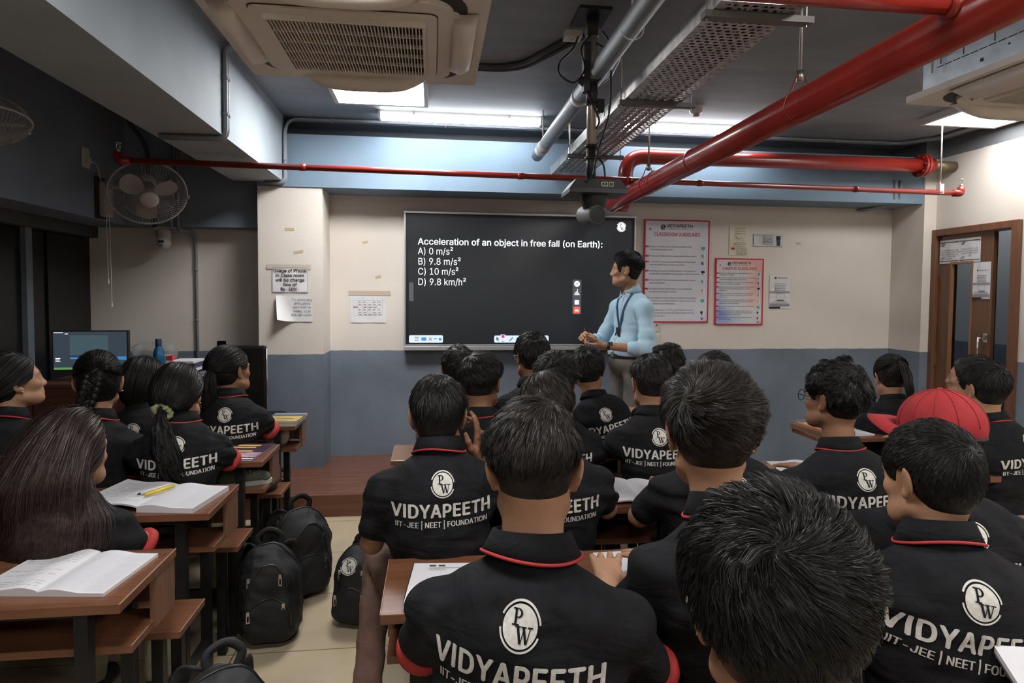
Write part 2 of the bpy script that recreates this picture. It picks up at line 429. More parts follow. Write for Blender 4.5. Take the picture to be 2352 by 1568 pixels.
# ------------------------------------------------------------------ people: materials
SKIN = {k: mat('skin_'+k, c, 0.52, spec=0.35, var=0.10, vscale=14, bump=0.12, bscale=350) for k, c in
        dict(light=(0.50, 0.29, 0.19), tan=(0.40, 0.215, 0.13), brown=(0.27, 0.135, 0.08), deep=(0.16, 0.078, 0.046)).items()}
HAIR = {'black': mat('hair_black', (0.011, 0.010, 0.010), 0.45, spec=0.30, var=0.5, vscale=90),
        'dark': mat('hair_dark_brown', (0.018, 0.014, 0.012), 0.45, spec=0.32, var=0.5, vscale=90),
        'brown': mat('hair_brown', (0.034, 0.021, 0.018), 0.42, spec=0.36, var=0.5, vscale=70)}
SHIRT = mat('black_pique_cotton', (0.0105, 0.0105, 0.0125), 0.85, spec=0.2, var=0.25, vscale=25, bump=0.25, bscale=700)
_nt = SHIRT.node_tree; _b = _nt.nodes['Principled BSDF']; _bp = [n for n in _nt.nodes if n.type == 'BUMP'][0]; _tc = [n for n in _nt.nodes if n.type == 'TEX_COORD'][0]
_mp = _nt.nodes.new('ShaderNodeMapping'); _mp.inputs['Scale'].default_value = (0.7, 0.7, 1.6); _mp.inputs['Rotation'].default_value = (0.3, 0.5, 0.2); _nt.links.new(_tc.outputs['Object'], _mp.inputs[0])
_ns = _nt.nodes.new('ShaderNodeTexNoise'); _ns.inputs['Scale'].default_value = 9; _ns.inputs['Detail'].default_value = 3; _ns.inputs['Distortion'].default_value = 0.8; _nt.links.new(_mp.outputs[0], _ns.inputs['Vector'])
_b2 = _nt.nodes.new('ShaderNodeBump'); _b2.inputs['Strength'].default_value = 0.55; _b2.inputs['Distance'].default_value = 0.03; _nt.links.new(_ns.outputs[0], _b2.inputs['Height']); _nt.links.new(_b2.outputs[0], _bp.inputs['Normal'])
PRINT = mat('print_grey_white', (0.62, 0.60, 0.56), 0.7, var=0.12, vscale=120)
RED = mat('red_rib_trim', (0.42, 0.032, 0.03), 0.75, bump=0.2, bscale=500)
EYEW = mat('eye_white', (0.7, 0.66, 0.6), 0.2); EYED = mat('eye_iris', (0.02, 0.012, 0.008), 0.15)
LIP = mat('lips', (0.32, 0.13, 0.10), 0.5)
KHAKI = mat('olive_khaki_cotton', (0.30, 0.28, 0.17), 0.85, var=0.12, vscale=20, bump=0.2, bscale=200)
BROWNC = mat('brown_cotton', (0.15, 0.085, 0.065), 0.85, var=0.2, vscale=20, bump=0.3, bscale=120)
DKTR = mat('charcoal_trousers', (0.035, 0.034, 0.036), 0.85, var=0.2, vscale=20, bump=0.2, bscale=200)
GREYTR = mat('grey_trousers', (0.16, 0.15, 0.14), 0.8, var=0.1, vscale=14, bump=0.2, bscale=200)
SHOE = mat('dark_shoe', (0.03, 0.028, 0.027), 0.5)

def head_base(F, s, X, kk=0.03):
    """Skull and jaw; X(p) places head coordinates, X.R turns them."""
    F.ell(X((0, -0.014, 0.028)), np.array((0.0745, 0.097, 0.090))*s, X.R, kk)
    F.ell(X((0, 0.024, -0.030)), np.array((0.058, 0.066, 0.086))*s, X.R, kk)
    F.ell(X((0, -0.036, -0.022)), np.array((0.062, 0.060, 0.075))*s, X.R, kk)
class Frame:
    def __init__(s, R, c, sc=1.0): s.R = R; s.c = np.array(c, float); s.s = sc
    def __call__(s, p): return s.R@(np.array(p, float)*s.s)+s.c
def head_full(F, X, female=False, face=True):
    s = X.s; head_base(F, s, X)
    F.cap(X((-0.028, 0.052, -0.088)), X((0.028, 0.052, -0.088)), 0.024*s, k=0.035)        # jaw
    F.ell(X((0, 0.074, -0.097)), np.array((0.022, 0.017, 0.018))*s, X.R, 0.02)            # chin
    for e in (-1, 1):
        F.cap(X((e*0.054, 0.0, -0.070)), X((e*0.030, 0.055, -0.090)), 0.018*s, k=0.03)     # jaw line
        F.ell(X((e*0.040, 0.060, -0.028)), np.array((0.018, 0.020, 0.016))*s, X.R, 0.025)  # cheek bone
    if face:
        F.cap(X((-0.034, 0.074, 0.016)), X((0.034, 0.074, 0.016)), 0.011*s, k=0.025)        # brow
        for e in (-1, 1): F.ell(X((e*0.032, 0.094, -0.003)), np.array((0.017, 0.012, 0.011))*s, X.R, 0.018, sub=True)
        F.cap(X((0, 0.083, 0.010)), X((0, 0.0985, -0.034)), 0.0072*s, 0.0118*s, k=0.018); F.ell(X((0, 0.099, -0.037)), np.array((0.0115, 0.0105, 0.0095))*s, X.R, 0.012)    # nose
        for e in (-1, 1): F.ell(X((e*0.0125, 0.090, -0.040)), np.array((0.0075, 0.010, 0.0075))*s, X.R, 0.010)
        F.cap(X((-0.018, 0.085, -0.061)), X((0.018, 0.085, -0.061)), 0.0065*s, k=0.010)    # lips
        F.cap(X((-0.014, 0.084, -0.072)), X((0.014, 0.084, -0.072)), 0.0075*s, k=0.010)
        F.cap(X((-0.024, 0.093, -0.0665)), X((0.024, 0.093, -0.0665)), 0.0016*s, k=0.004, sub=True)
        for e in (-1, 1):
            F.ell(X((e*0.0315, 0.074, -0.003)), np.array((0.0145, 0.0135, 0.0135))*s, X.R, 0.004)      # lids
            F.cap(X((e*0.020, 0.0895, -0.003)), X((e*0.042, 0.086, -0.003)), 0.0032*s, k=0.003, sub=True)
    for e in (-1, 1):                                                                      # ears
        Re = X.R@rot(rad(e*24), rad(-8), rad(e*8)); c = X((e*0.0855, -0.016, -0.006))
        F.ell(c, np.array((0.0060, 0.0205, 0.034))*s, Re, 0.007)
        F.ell(X((e*0.0800, -0.003, -0.035)), np.array((0.0065, 0.009, 0.012))*s, Re, 0.008)
        F.ell(X((e*0.0945, -0.005, -0.004)), np.array((0.007, 0.012, 0.022))*s, Re, 0.005, sub=True)
def hand_shape(F, w, d, n, side, curl=0.35, spread=0.12, s=1.0, thumb=0.3):
    """w wrist, d finger direction, n palm normal, side +1 when the thumb lies on cross(d, n)."""
    d = np.array(d, float); d /= np.linalg.norm(d); n = np.array(n, float); n -= d*(n@d); n /= np.linalg.norm(n); t = np.cross(d, n)*side
    w = np.array(w, float); P = lambda a, b, c=0: w+(d*a+t*b+n*c)*s
    for b0, b1 in ((0.018, 0.030), (0.007, 0.011), (-0.006, -0.010), (-0.016, -0.028)):
        F.cap(P(0.0, b0*0.9), P(0.085, b1), 0.0135*s, 0.0115*s, k=0.016)
    F.ell(P(0.035, 0.022, 0.008), np.array((0.018,)*3)*s, None, 0.015)
    for i, (b, L) in enumerate(((0.030, 0.074), (0.0105, 0.083), (-0.010, 0.077), (-0.029, 0.060))):
        p = P(0.085+(0.004 if i == 1 else 0), b); cu = curl[i] if isinstance(curl, (list, tuple)) else curl*(1+0.12*i); a = cu*0.6
        fd = d*math.cos(spread*(1.5-i))+t*math.sin(spread*(1.5-i))
        for j, (q, r0, r1) in enumerate(((0.46, 0.0098, 0.0088), (0.30, 0.0088, 0.008), (0.24, 0.008, 0.0066))):
            v = fd*math.cos(a)+n*math.sin(a); e = p+v*L*q*s; F.cap(p, e, r0*s, r1*s, k=0.004); p = e; a += cu
    p = P(0.022, 0.022, 0.006); v = d*0.62+t*(0.75-thumb*0.5)+n*thumb*1.3; v /= np.linalg.norm(v)
    for L, r0, r1 in ((0.042, 0.0145, 0.0115), (0.032, 0.0112, 0.0098), (0.026, 0.0098, 0.0078)):
        e = p+v*L*s; F.cap(p, e, r0*s, r1*s, k=0.006); p = e; v = v+(d*0.35+n*thumb*0.5-t*0.25); v /= np.linalg.norm(v)

# ------------------------------------------------------------------ hair
def hair_region(P, st):
    """Signed height above the hairline (head coordinates): > 0 where hair grows."""
    nape = st.get('nape', -0.085); side = st.get('sideburn', -0.012); fr = st.get('front', 0.066)
    zl = np.interp(P[:, 1], [-0.2, -0.045, -0.026, -0.008, 0.020, 0.030, 0.050, 0.062, 0.085, 0.12], [nape, nape, -0.055, 0.012, 0.022, side, side+0.004, 0.035, fr, fr+0.02])
    return P[:, 2]-zl
def make_hair(o_name, X, st, h, parent, body=None, seed=1, n=5000, wid=0.0012, segs=4, m=None):
    g = np.random.default_rng(seed); s = X.s
    I = Frame(np.eye(3), (0, 0, 0)); T0, T1 = st.get('base', 0.004), st.get('top', 0.016)
    lo, hi = np.array((-0.13, -0.16, -0.17)), np.array((0.13, 0.14, 0.17)); F = Field(lo, hi, h)
    head_base(F, 1.0, I); F.cap((0, -0.024, -0.05), (0, -0.030, -0.17), 0.043, 0.044, k=0.02)
    q = F.region(lo, hi); sl, P3 = q; sh = P3.shape[:3]; Pf = P3.reshape(-1, 3)
    d = hair_region(Pf, st); topw = sstep(st.get('fade0', -0.05), st.get('fade1', 0.09), Pf[:, 2]-0.25*np.minimum(0, Pf[:, 1]+0.02)); d = d-st.get('cap0', 0.0)
    Tk = (T0+(T1-T0)*topw)*sstep(-0.004, st.get('edge', 0.02), d)-0.004*(1-sstep(-0.012, 0.002, d))
    if 'bulge' in st:
        for c, r, a in st['bulge']: Tk = Tk+a*np.exp(-((Pf-np.array(c))**2).sum(1)/r**2)*(d > 0)
    Tk = Tk+(d > 0.01)*topw*T1*st.get('lump', 0.25)*sines(Pf, 45, seed)[:, 0]
    F.F = F.F-Tk.reshape(sh).astype(np.float32); V, Q = F.surface()
    cen = V[Q].mean(1); dq = hair_region(cen, st); keep = dq > -0.010+st.get('cap0', 0.0)
    e1 = V[Q[:, 2]]-V[Q[:, 0]]; e2 = V[Q[:, 3]]-V[Q[:, 1]]; nr = np.cross(e1, e2); ar = np.linalg.norm(nr, axis=1)/2; nr = nz(nr)
    # strands: roots on the cap, thinning at the hairline
    w = ar*(dq > st.get('root_min', -0.004))*(1-((np.abs(cen[:, 0]) > 0.06) & (np.abs(cen[:, 1]+0.01) < 0.03) & (cen[:, 2] < 0.03)))*(0.2+0.8*sstep(0, st.get('thin', 0.02), dq))*(0.5+1.0*sstep(-0.05, 0.06, cen[:, 2])); w /= w.sum()
    idx = g.choice(len(Q), n, p=w); uv = g.uniform(0, 1, (n, 2)); a, b, c_, d_ = (V[Q[idx, k]] for k in range(4))
    R = (a*(1-uv[:, :1])+b*uv[:, :1])*(1-uv[:, 1:])+(d_*(1-uv[:, :1])+c_*uv[:, :1])*uv[:, 1:]; N = nr[idx]
    cC, cR = np.array((0, -0.014, 0.015)), np.array((0.0745, 0.097, 0.105))
    wh = np.array(st.get('whorl', (0.012, -0.072, 0.088))); sw = st.get('swirl', 0.35); kind = st.get('kind', 'short')
    tie = np.array(st.get('tie', (0, -0.12, -0.01)))
    def flow(P, Nn):
        if kind == 'short':
            v = nz(P-wh); t = v-Nn*(v*Nn).sum(1, keepdims=True); t = nz(t); return nz(t+sw*np.cross(Nn, t)+np.array(st.get('comb', (0, 0, 0))))
        if kind == 'tied':
            v = nz(tie-P); t = v-Nn*(v*Nn).sum(1, keepdims=True); return nz(t+np.array((0, -0.05, 0.02)))
        part = np.array(st.get('part', (0.0, 0.0, 0.12))); v = nz((P-part)*np.array((1, 1, 0.2))); t = v*0.6+np.array((0, -0.35, -1.0))+np.array((0, -2.2, 0.35))*(sstep(-0.05, 0.02, P[:, 1])*sstep(-0.16, -0.05, P[:, 2]))[:, None]
        t = t-Nn*np.minimum(0, (t*Nn).sum(1, keepdims=True)); return nz(t)
    tw = sstep(st.get('fade0', -0.05), st.get('fade1', 0.09), R[:, 2]-0.25*np.minimum(0, R[:, 1]+0.02))
    Ls, Lt = st.get('len_side', 0.010), st.get('len_top', 0.045)
    d0 = hair_region(R, st); L = (Ls+(Lt-Ls)*tw)*g.uniform(0.6, 1.15, n)*np.clip(d0/st.get('grow', 0.05)+0.12, 0.15, 1)
    if kind == 'tied': L = np.minimum(np.linalg.norm(tie-R, axis=1)*1.05, 0.20)
    if kind == 'long': L = st.get('length', 0.45)*g.uniform(0.75, 1.05, n)+0.0*R[:, 2]
    lift = st.get('lift', 0.35)*(0.35+0.65*tw); jit = st.get('jitter', 0.18)
    nd = sines(R, st.get('nfreq', 40), seed+5)*st.get('wild', 0.35)
    D = nz(flow(R, N)*(1-lift[:, None])+N*lift[:, None]+nd*0.5+g.normal(size=(n, 3))*jit*0.5)
    P = R.copy()-N*0.001; pts = [P.copy()]; fol = st.get('follow', 0.35); grav = st.get('gravity', 0.05); curl = st.get('curl', 0.0); off = T1*0.5
    for i in range(segs):
        Nn = nz((P-cC)/(cR*cR)); f = flow(P, Nn) if kind != 'long' else nz(flow(P, Nn))
        if kind == 'long': f = np.where((P[:, 2] < -0.05)[:, None], np.array((0, -0.06, -1.0))+sines(P*np.array((1, 1, 0.3)), 16, seed+9)*0.5, f)
        D = nz(D*(1-fol)+f*fol+np.array((0, 0, -grav))+sines(P, 60, seed+11+i)*curl+g.normal(size=(n, 3))*jit*0.25)
        P = P+D*(L/segs)[:, None]
        q = (P-cC)/(cR+off*tw[:, None]*0.6+0.002); mm = np.linalg.norm(q, axis=1); ins = mm < 1
        P[ins] = (cC+(P-cC)/mm[:, None])[ins]
        if body is not None:
            Pw = (P*s)@X.R.T+X.c; dd = body.sample(Pw); ins = (dd < 0.006) & np.all((Pw > body.lo+0.02) & (Pw < body.lo+body.h*(body.n-3)), axis=1)
            if ins.any(): Pw[ins] += body.grad(Pw[ins])*(0.008-dd[ins])[:, None]; P = ((Pw-X.c)@X.R)/s
        pts.append(P.copy())
    A = np.stack(pts, 1)                                                 # n, segs+1, 3
    cl = st.get('clump', 0.5)
    if cl > 0:
        mC = max(20, n//st.get('per', 14)); ci = g.choice(n, mC, replace=False); best = np.zeros(n, int)
        for k in range(0, n, 2000): best[k:k+2000] = np.argmin(((R[k:k+2000, None]-R[None, ci])**2).sum(-1), 1)
        ref = A[ci][best]; t = np.linspace(0, 1, segs+1)[None, :, None]; rel = (A[:, :1]-ref[:, :1])
        A = A*(1-cl*t)+(ref+rel*(1-0.75*t))*(cl*t)
    T = np.gradient(A, axis=1); Nn = nz((A-cC)/(cR*cR)); sd = nz(np.cross(T, Nn)); ang = g.uniform(-0.9, 0.9, (n, 1, 1)); bn = nz(np.cross(sd, T)); sd = sd*np.cos(ang)+bn*np.sin(ang)
    tp = np.linspace(1, 0.25, segs+1)[None, :, None]**0.8*wid*g.uniform(0.6, 1.3, (n, 1, 1))/s
    RV = np.stack([A-sd*tp, A+sd*tp], 2).reshape(-1, 3); b = (np.arange(n)*(segs+1)*2)[:, None]+np.arange(segs)[None]*2
    RQ = np.stack([b, b+1, b+3, b+2], -1).reshape(-1, 4)
    Vc, Qc = V, Q[keep]; used = np.unique(Qc); mp = np.zeros(len(V), int); mp[used] = np.arange(len(used)); Vc, Qc = V[used], mp[Qc]
    extra = st.get('extra')
    parts = [(Vc, Qc), (RV, RQ)]
    if extra: parts += extra(g)
    VV, QQ = join_np(parts); VV = (VV*s)@X.R.T+X.c
    return link(o_name, mesh_np(o_name, VV, QQ, m or HAIR['black']), parent)
def bundle(start, path, r0, r1, n, g, wid=0.0014, segs=10, wave=0.006, ragged=0.15):
    """A tail of hair in head coordinates: strands along a path with a varying radius."""
    path = np.array(path, float); K = len(path); t = np.linspace(0, K-1, segs+1); i = np.minimum(t.astype(int), K-2); f = (t-i)[:, None]
    def cr(p0, p1, p2, p3, f): return 0.5*((2*p1)+(-p0+p2)*f+(2*p0-5*p1+4*p2-p3)*f**2+(-p0+3*p1-3*p2+p3)*f**3)
    pp = np.vstack([2*path[0]-path[1], path, 2*path[-1]-path[-2]]); c = cr(pp[i], pp[i+1], pp[i+2], pp[i+3], f)
    tn = nz(np.gradient(c, axis=0)); e1 = nz(np.cross(tn, np.array((1.0, 0.15, 0.1)))); e2 = np.cross(tn, e1)
    u = np.sqrt(g.uniform(0, 1, n)); a = g.uniform(0, 6.28, n); tt = np.linspace(0, 1, segs+1)
    rr = np.interp(tt, np.linspace(0, 1, len(r0)), r0) if isinstance(r0, (list, tuple)) else r0+(r1-r0)*tt
    ph = g.uniform(0, 6.28, (n, 1)); a2 = a[:, None]+0.25*np.sin(tt[None]*5+ph)
    cut = np.clip(1-g.uniform(0, ragged, n)[:, None], 0, 1); ti = np.minimum((tt[None]*cut)*segs, segs-0.001); k = ti.astype(int); fr = (ti-k)[..., None]
    cc = c[k]*(1-fr)+c[k+1]*fr; E1 = e1[k]; E2 = e2[k]; rk = rr[k]
    A = cc+E1[..., :]*(np.cos(a2)*u[:, None]*rk)[..., None]+E2*(np.sin(a2)*u[:, None]*rk)[..., None]
    A = A+sines(A, 55, 3)*wave*tt[None, :, None]
    T = np.gradient(A, axis=1); out = nz(A-cc+1e-5); sd = nz(np.cross(T, out)); ang = g.uniform(-0.9, 0.9, (n, 1, 1)); sd = sd*np.cos(ang)+nz(np.cross(sd, T))*np.sin(ang)
    tp = np.linspace(1, 0.5, segs+1)[None, :, None]*wid
    V = np.stack([A-sd*tp, A+sd*tp], 2).reshape(-1, 3); b = (np.arange(n)*(segs+1)*2)[:, None]+np.arange(segs)[None]*2
    return V, np.stack([b, b+1, b+3, b+2], -1).reshape(-1, 4)
def core_tail(path, rs, h=0.006):
    path = np.array(path, float); R = max(rs); F = Field(path.min(0)-R-0.03, path.max(0)+R+0.03, h)
    for a, b, r0, r1 in zip(path, path[1:], rs, rs[1:]): F.cap(a, b, r0, r1, 0.01)
    return F.surface()

# ------------------------------------------------------------------ the back print, shared by every uniform shirt
def print2d():
    lt, dk = [], []
    M4 = Matrix.Identity(4); mb = MB(); put_logo(mb, 0.038, M4, (0.0, 0.0), 0, 1, lift=0.0012)
    v, f = text2d('VIDYAPEETH', 0.0545, 0.014, 'CENTER', res=2, space=1.06)
    sx = 0.315/(v[:, 0].max()-v[:, 0].min()); 
    for q_, (dx, dy) in enumerate(((-0.0021, 0), (0.0021, 0), (0, 0.0012), (0, -0.0012))): mb.add([(x*sx+dx, y-0.096+dy, 0.0003*q_) for x, y in v], f)
    v, f = text2d('IIT-JEE | NEET | FOUNDATION', 0.0235, 0.013, 'CENTER', res=2)
    sx = 0.292/(v[:, 0].max()-v[:, 0].min())
    for q_, dx in enumerate((-0.0007, 0.0007)): mb.add([(x*sx+dx, y-0.127, 0.0003*q_) for x, y in v], f)
    bm = bmesh.new(); vs = [bm.verts.new(p) for p in mb.v]
    for fc, mi in zip(mb.f, mb.mi):
        try: q = bm.faces.new([vs[i] for i in fc]); q.material_index = mi
        except ValueError: pass
    bmesh.ops.triangulate(bm, faces=bm.faces[:])
    for _ in range(3):
        es = [e for e in bm.edges if e.calc_length() > 0.011]
        if not es: break
        bmesh.ops.subdivide_edges(bm, edges=es, cuts=1); bmesh.ops.triangulate(bm, faces=bm.faces[:])
    bm.verts.index_update(); V = np.array([v.co[:] for v in bm.verts]); Fc = np.array([[v.index for v in f.verts] for f in bm.faces]); mi = np.array([f.material_index for f in bm.faces]); bm.free()
    return V, Fc, mi
PRINT2D = print2d()
def put_print(name, shirt_VQ, parent, zlogo, ang=0.0, skew=0.0, xoff=0.0):
    """Lay the print on the back of a shirt: rays from behind, in the person's own frame."""
    V, Q = shirt_VQ; bvh = BVHTree.FromPolygons(V.tolist(), Q.tolist()); P, Fc, mi = PRINT2D; ca, sa = math.cos(ang), math.sin(ang); out = np.zeros_like(P); ok = np.zeros(len(P), bool)
    z0 = zlogo; prev = None
    hit0 = bvh.ray_cast(Vector((xoff, -2, zlogo)), Vector((0, 1, 0)))
    sl = 0.0
    h1 = bvh.ray_cast(Vector((xoff, -2, zlogo-0.13)), Vector((0, 1, 0)))
    if hit0[0] and h1[0]: sl = (h1[0].y-hit0[0].y)/0.13
    kz = 1/math.sqrt(1+sl*sl)
    for i, (x, y, l) in enumerate(P):
        u = x*ca-y*sa; v = x*sa+y*ca+skew*x; r = bvh.ray_cast(Vector((u*0.96+xoff, -2, z0+v*kz)), Vector((0, 1, 0)))
        if r[0] is not None: q = r[0]+r[1]*(0.0016+l); out[i] = q; ok[i] = True
    keep = ok[Fc].all(1)
    return link(name, mesh_np(name, out, Fc[keep], [PRINT, SHIRT], mi[keep], smooth=True), parent)

# ------------------------------------------------------------------ a person
def build_person(p):
    """Seated or standing figure. head: world point between the ears; everything else hangs from it."""
    Hd = np.array(p['head'], float); az = math.degrees(math.atan2(-Hd[0], Hd[1])); yaw = rad(p.get('torso', 0)); l = p.get('lean', 0.06); sd = p.get('side', 0.0); stand = p.get('stand', False); s = p.get('s', 1.0)
    fl = p.get('floor', 0.0); cy, sy = math.cos(yaw), math.sin(yaw); hip = p.get('hip', 0.548 if not stand else 0.96)
    rx = Hd[0]-(cy*sd-sy*l); ry = Hd[1]-(sy*sd+cy*l); root = empty('person', (rx, ry, fl), yaw); tag(root, p['label'], 'person', p.get('group'))
    hc = np.array((sd, l, Hd[2]-fl)); Rh = rot(rad(p.get('yaw', 0)+az)-yaw, rad(p.get('pitch', 0)), rad(p.get('roll', 0))); X = Frame(Rh, hc, s)
    sw = p.get('sw', 1.0); h = p['h']; zc = hc[2]-p.get('neck_len', 0.155)*s; yn = l-0.062*s; xn = sd*0.85
    def spine(t):                                                            # 0 hip .. 1 base of neck
        return np.array((xn*t**1.3, yn*t**1.15-0.028*math.sin(PI*t), hip+(zc-hip)*t))
    sk = SKIN[p.get('skin', 'brown')]; drop = p.get('drop', 0.128)
    # arms -------------------------------------------------------------
    arms = []
    for e, key in ((-1, 'armL'), (1, 'armR')):
        a = p.get(key, {}); sh = np.array((xn+e*0.170*sw, yn+0.012+a.get('shy', 0), zc-drop+a.get('shz', 0)))
        el = np.array(a.get('elbow', (xn+e*0.222*sw, yn+0.09, max(0.79, zc-0.40)))); wr = np.array(a.get('wrist', (xn+e*0.11, yn+0.33, 0.80 if stand else 0.812)))
        hd = a.get('dir', nz(wr-el)); hn = a.get('palm', (0, 0, -1)); arms.append((e, sh, el, wr, np.array(hd, float), np.array(hn, float), a))
    # body: one skin from head to hands -----------------------------------
    lo = np.array((-0.45, -0.35, hip-0.05)); hi = np.array((0.45, 0.75, hc[2]+0.16)); parts = []
    hb = min(h, 0.0055); F = Field(hc-np.array((0.14, 0.16, 0.22)), hc+np.array((0.14, 0.16, 0.15)), min(h*0.75, 0.0045)); head_full(F, X)
    nk = p.get('neck', 0.053); F.cap((xn, yn+0.012, zc-0.08), X((0, -0.022, -0.050)), nk*1.06*s, nk*0.98*s, k=0.02); parts.append(F.surface())
    pts = np.array([q for a in arms for q in (a[1], a[2], a[3])]); F = Field(np.minimum(pts.min(0), spine(0)-0.15)-0.07, np.maximum(pts.max(0), spine(1)+0.05)+0.07, max(h, 0.006))
    F.cap((xn, yn+0.012, zc-0.14), (xn, yn+0.012, zc-0.02), nk*0.95*s, nk*0.95*s, k=0.02)
    for t, r in ((0.1, (0.13, 0.08, 0.10)), (0.4, (0.11, 0.065, 0.14)), (0.68, (0.125*sw, 0.07, 0.15))): F.ell(spine(t), r, None, 0.05)
    F.cap(spine(0.70)-np.array((0.12*sw, 0, 0)), spine(0.70)+np.array((0.12*sw, 0, 0)), 0.035, k=0.02)
    at = p.get('arm', 1.0)
    for e, sh, el, wr, hd, hn, a in arms:
        F.cap(sh, el, 0.036*at, 0.036*at, k=0.012); F.cap(el, wr, 0.037*at, 0.0255*at, k=0.012); F.ell(el+(wr-el)*0.25, np.array((0.039, 0.039, 0.039))*at, None, 0.02)
    parts.append(F.surface())
    for e, sh, el, wr, hd, hn, a in arms:
        if a.get('hand', True):
            hh = a.get('hh', max(0.0042, h*0.7)); F = Field(wr-0.17, wr+0.17, hh); F.cap(wr-nz(wr-el)*0.05, wr, 0.028*at, 0.0245*at, k=0.01)
            hand_shape(F, wr, hd, hn, a.get('thumb_side', e), a.get('curl', 0.14), a.get('spread', 0.1), s*0.98, a.get('thumb', 0.3)); parts.append(F.surface())
    V, Q = join_np(parts); body = link('body', mesh_np('body', V, Q, sk), root)
    if p.get('face', True):
        for e in (-1, 1):
            mb = MB(); c = X((e*0.0315, 0.0745, -0.003)); Me = Matrix(X.R.tolist()).to_4x4(); Me.translation = c
            mb.lathe([(0.0001, -0.0125*s)]+[(0.0125*s*math.sin(PI*i/10), -0.0125*s*math.cos(PI*i/10)) for i in range(1, 10)]+[(0.0001, 0.0125*s)], 14, Me@Matrix.Rotation(rad(-90), 4, 'X'))
            mb.mi = [1 if (sum((np.array(mb.v[i]) for i in f), np.zeros(3))/len(f)-c)@X.R[:, 1] > 0.0102*s else 0 for f in mb.f]
            mb.build('eye', [EYEW, EYED], root, True, org=True)
        mb = MB()
        for e in (-1, 1): mb.tube([X((e*q, y, z)) for q, y, z in ((0.014, 0.0905, 0.017), (0.026, 0.0925, 0.0225), (0.040, 0.083, 0.022), (0.050, 0.070, 0.015))], [0.0018*s, 0.0034*s, 0.003*s, 0.001*s], 6)
        mb.build('eyebrow', HAIR['black'], root, True, org=True)
    # shirt ---------------------------------------------------------------
    sm = p.get('shirt', SHIRT); g = np.random.default_rng(p.get('seed', 1)); ex = p.get('bulk', 0.0)
    pts2 = np.array([a[1] for a in arms]+[a[1]+(a[2]-a[1])*p.get('sleeve', 0.62) for a in arms]); hs = max(h*1.1, 0.0065)
    bot = p.get('hem', hip-0.06); F = Field((min(pts2[:, 0].min(), -0.2)-0.12, min(-0.2, yn-0.2)-0.03, bot-0.05), (max(pts2[:, 0].max(), 0.2)+0.12, max(0.3, yn+0.3, pts2[:, 1].max()+0.12), zc+0.12), hs)
    hw = p.get('hipw', 1.0)
    F.ell(spine(0.06), ((0.162+ex)*hw, 0.118+ex, 0.10), None, 0.04); F.ell(spine(0.32), (0.148*sw+ex, 0.105+ex, 0.16), None, 0.07)
    F.ell(spine(0.60), (0.166*sw+ex, 0.112+ex, 0.17), None, 0.07); F.ell(spine(0.77), (0.162*sw+ex, 0.098+ex, 0.115), None, 0.06)
    F.cap((xn, yn+0.008, zc-0.07), (xn+(hc[0]-xn)*0.1, yn+0.014, zc-0.006), 0.070*nk/0.053, 0.0665*nk/0.053, k=0.02)
    if p.get('bust'):
        for e in (-1, 1): F.ell(spine(0.68)+np.array((e*0.07, 0.085, 0)), (0.06, 0.055, 0.06), None, 0.04)
    for e, sh, el, wr, hd, hn, a in arms:
        F.cap((xn+e*0.040, yn+0.006, zc-0.040), sh+np.array((-e*0.020, 0, 0.012)), 0.036, 0.046, k=0.04)
        F.cap((xn+e*0.03, yn-0.012, zc-0.09), sh+np.array((-e*0.03, -0.01, -0.02)), 0.050, 0.054, k=0.05)
        F.ell(sh, (0.055, 0.057, 0.058), None, 0.04); se = sh+(el-sh)*p.get('sleeve', 0.62); F.cap(sh, se, 0.054*at, 0.050*at+p.get('loose', 0.004), k=0.03)
        if p.get('long'): F.cap(se, el, 0.058*at, 0.052*at, k=0.03); F.cap(el, el+(wr-el)*0.35, 0.052*at, 0.049*at, k=0.03)
    if p.get('tuck'): F.ell((0, 0, bot+0.05), (0.168, 0.128, 0.14), None, 0.04)
    sd_ = int(p.get('seed', 1)); amp = p.get('folds', 0.009)
    def folds(P):
        q = (P-spine(0.6)); wv = sines(q*np.array((0.6, 0.6, 1.5)), 16, sd_*7+1, 3); k = 1.0-0.5*sstep(0.15, 0.35, q[:, 2]+0.1)
        ph = (q@np.array((14.0, 6, 30.0)))+3*wv[:, 1]; ph2 = (q@np.array((-18.0, 5, 26.0)))+3*wv[:, 2]
        side = 0.45+0.75*sstep(0.08, 0.20, np.abs(q[:, 0]))
        return amp*(0.5*np.sin(ph*1.4)*np.where(q[:, 0] > 0, 1, 0.6)+0.5*np.sin(ph2*1.4)*np.where(q[:, 0] < 0, 1, 0.6))*side*k+amp*0.5*wv[:, 0]*k
    F.warp(folds)
    if stand: F.F = np.maximum(F.F, (p['hem']-F.ax[2])[None, None, :].astype(np.float32))
    shirtF = F; FF = F.F.copy(); VQ = F.surface()
    shirt = link(p.get('shirt_name', 'polo_shirt'), mesh_np('polo_shirt', *VQ, sm), root)
    for e, sh, el, wr, hd, hn, a in arms:
        if p.get('cuffs', True):
            se = sh+(el-sh)*p.get('sleeve', 0.62); d = nz(el-sh); r = 0.052*at+p.get('loose', 0.004); mb = MB()
            mb.tube([se-d*0.002+d*(0.056*at), se+d*(0.056*at+0.028)], [r*0.80+0.004, r*0.82+0.004], 22); q0 = se+d*(0.034*at); mb.v = []; mb.f = []; mb.mi = []
            mb.tube([q0, q0+d*0.008, q0+d*0.016, q0+d*0.027, q0+d*0.026], [r*0.93, r*0.99, r*0.99, r*0.96, r*0.80], 24)
            mb.build('sleeve_cuff', p.get('cuff_mat', RED), shirt, True, org=True)
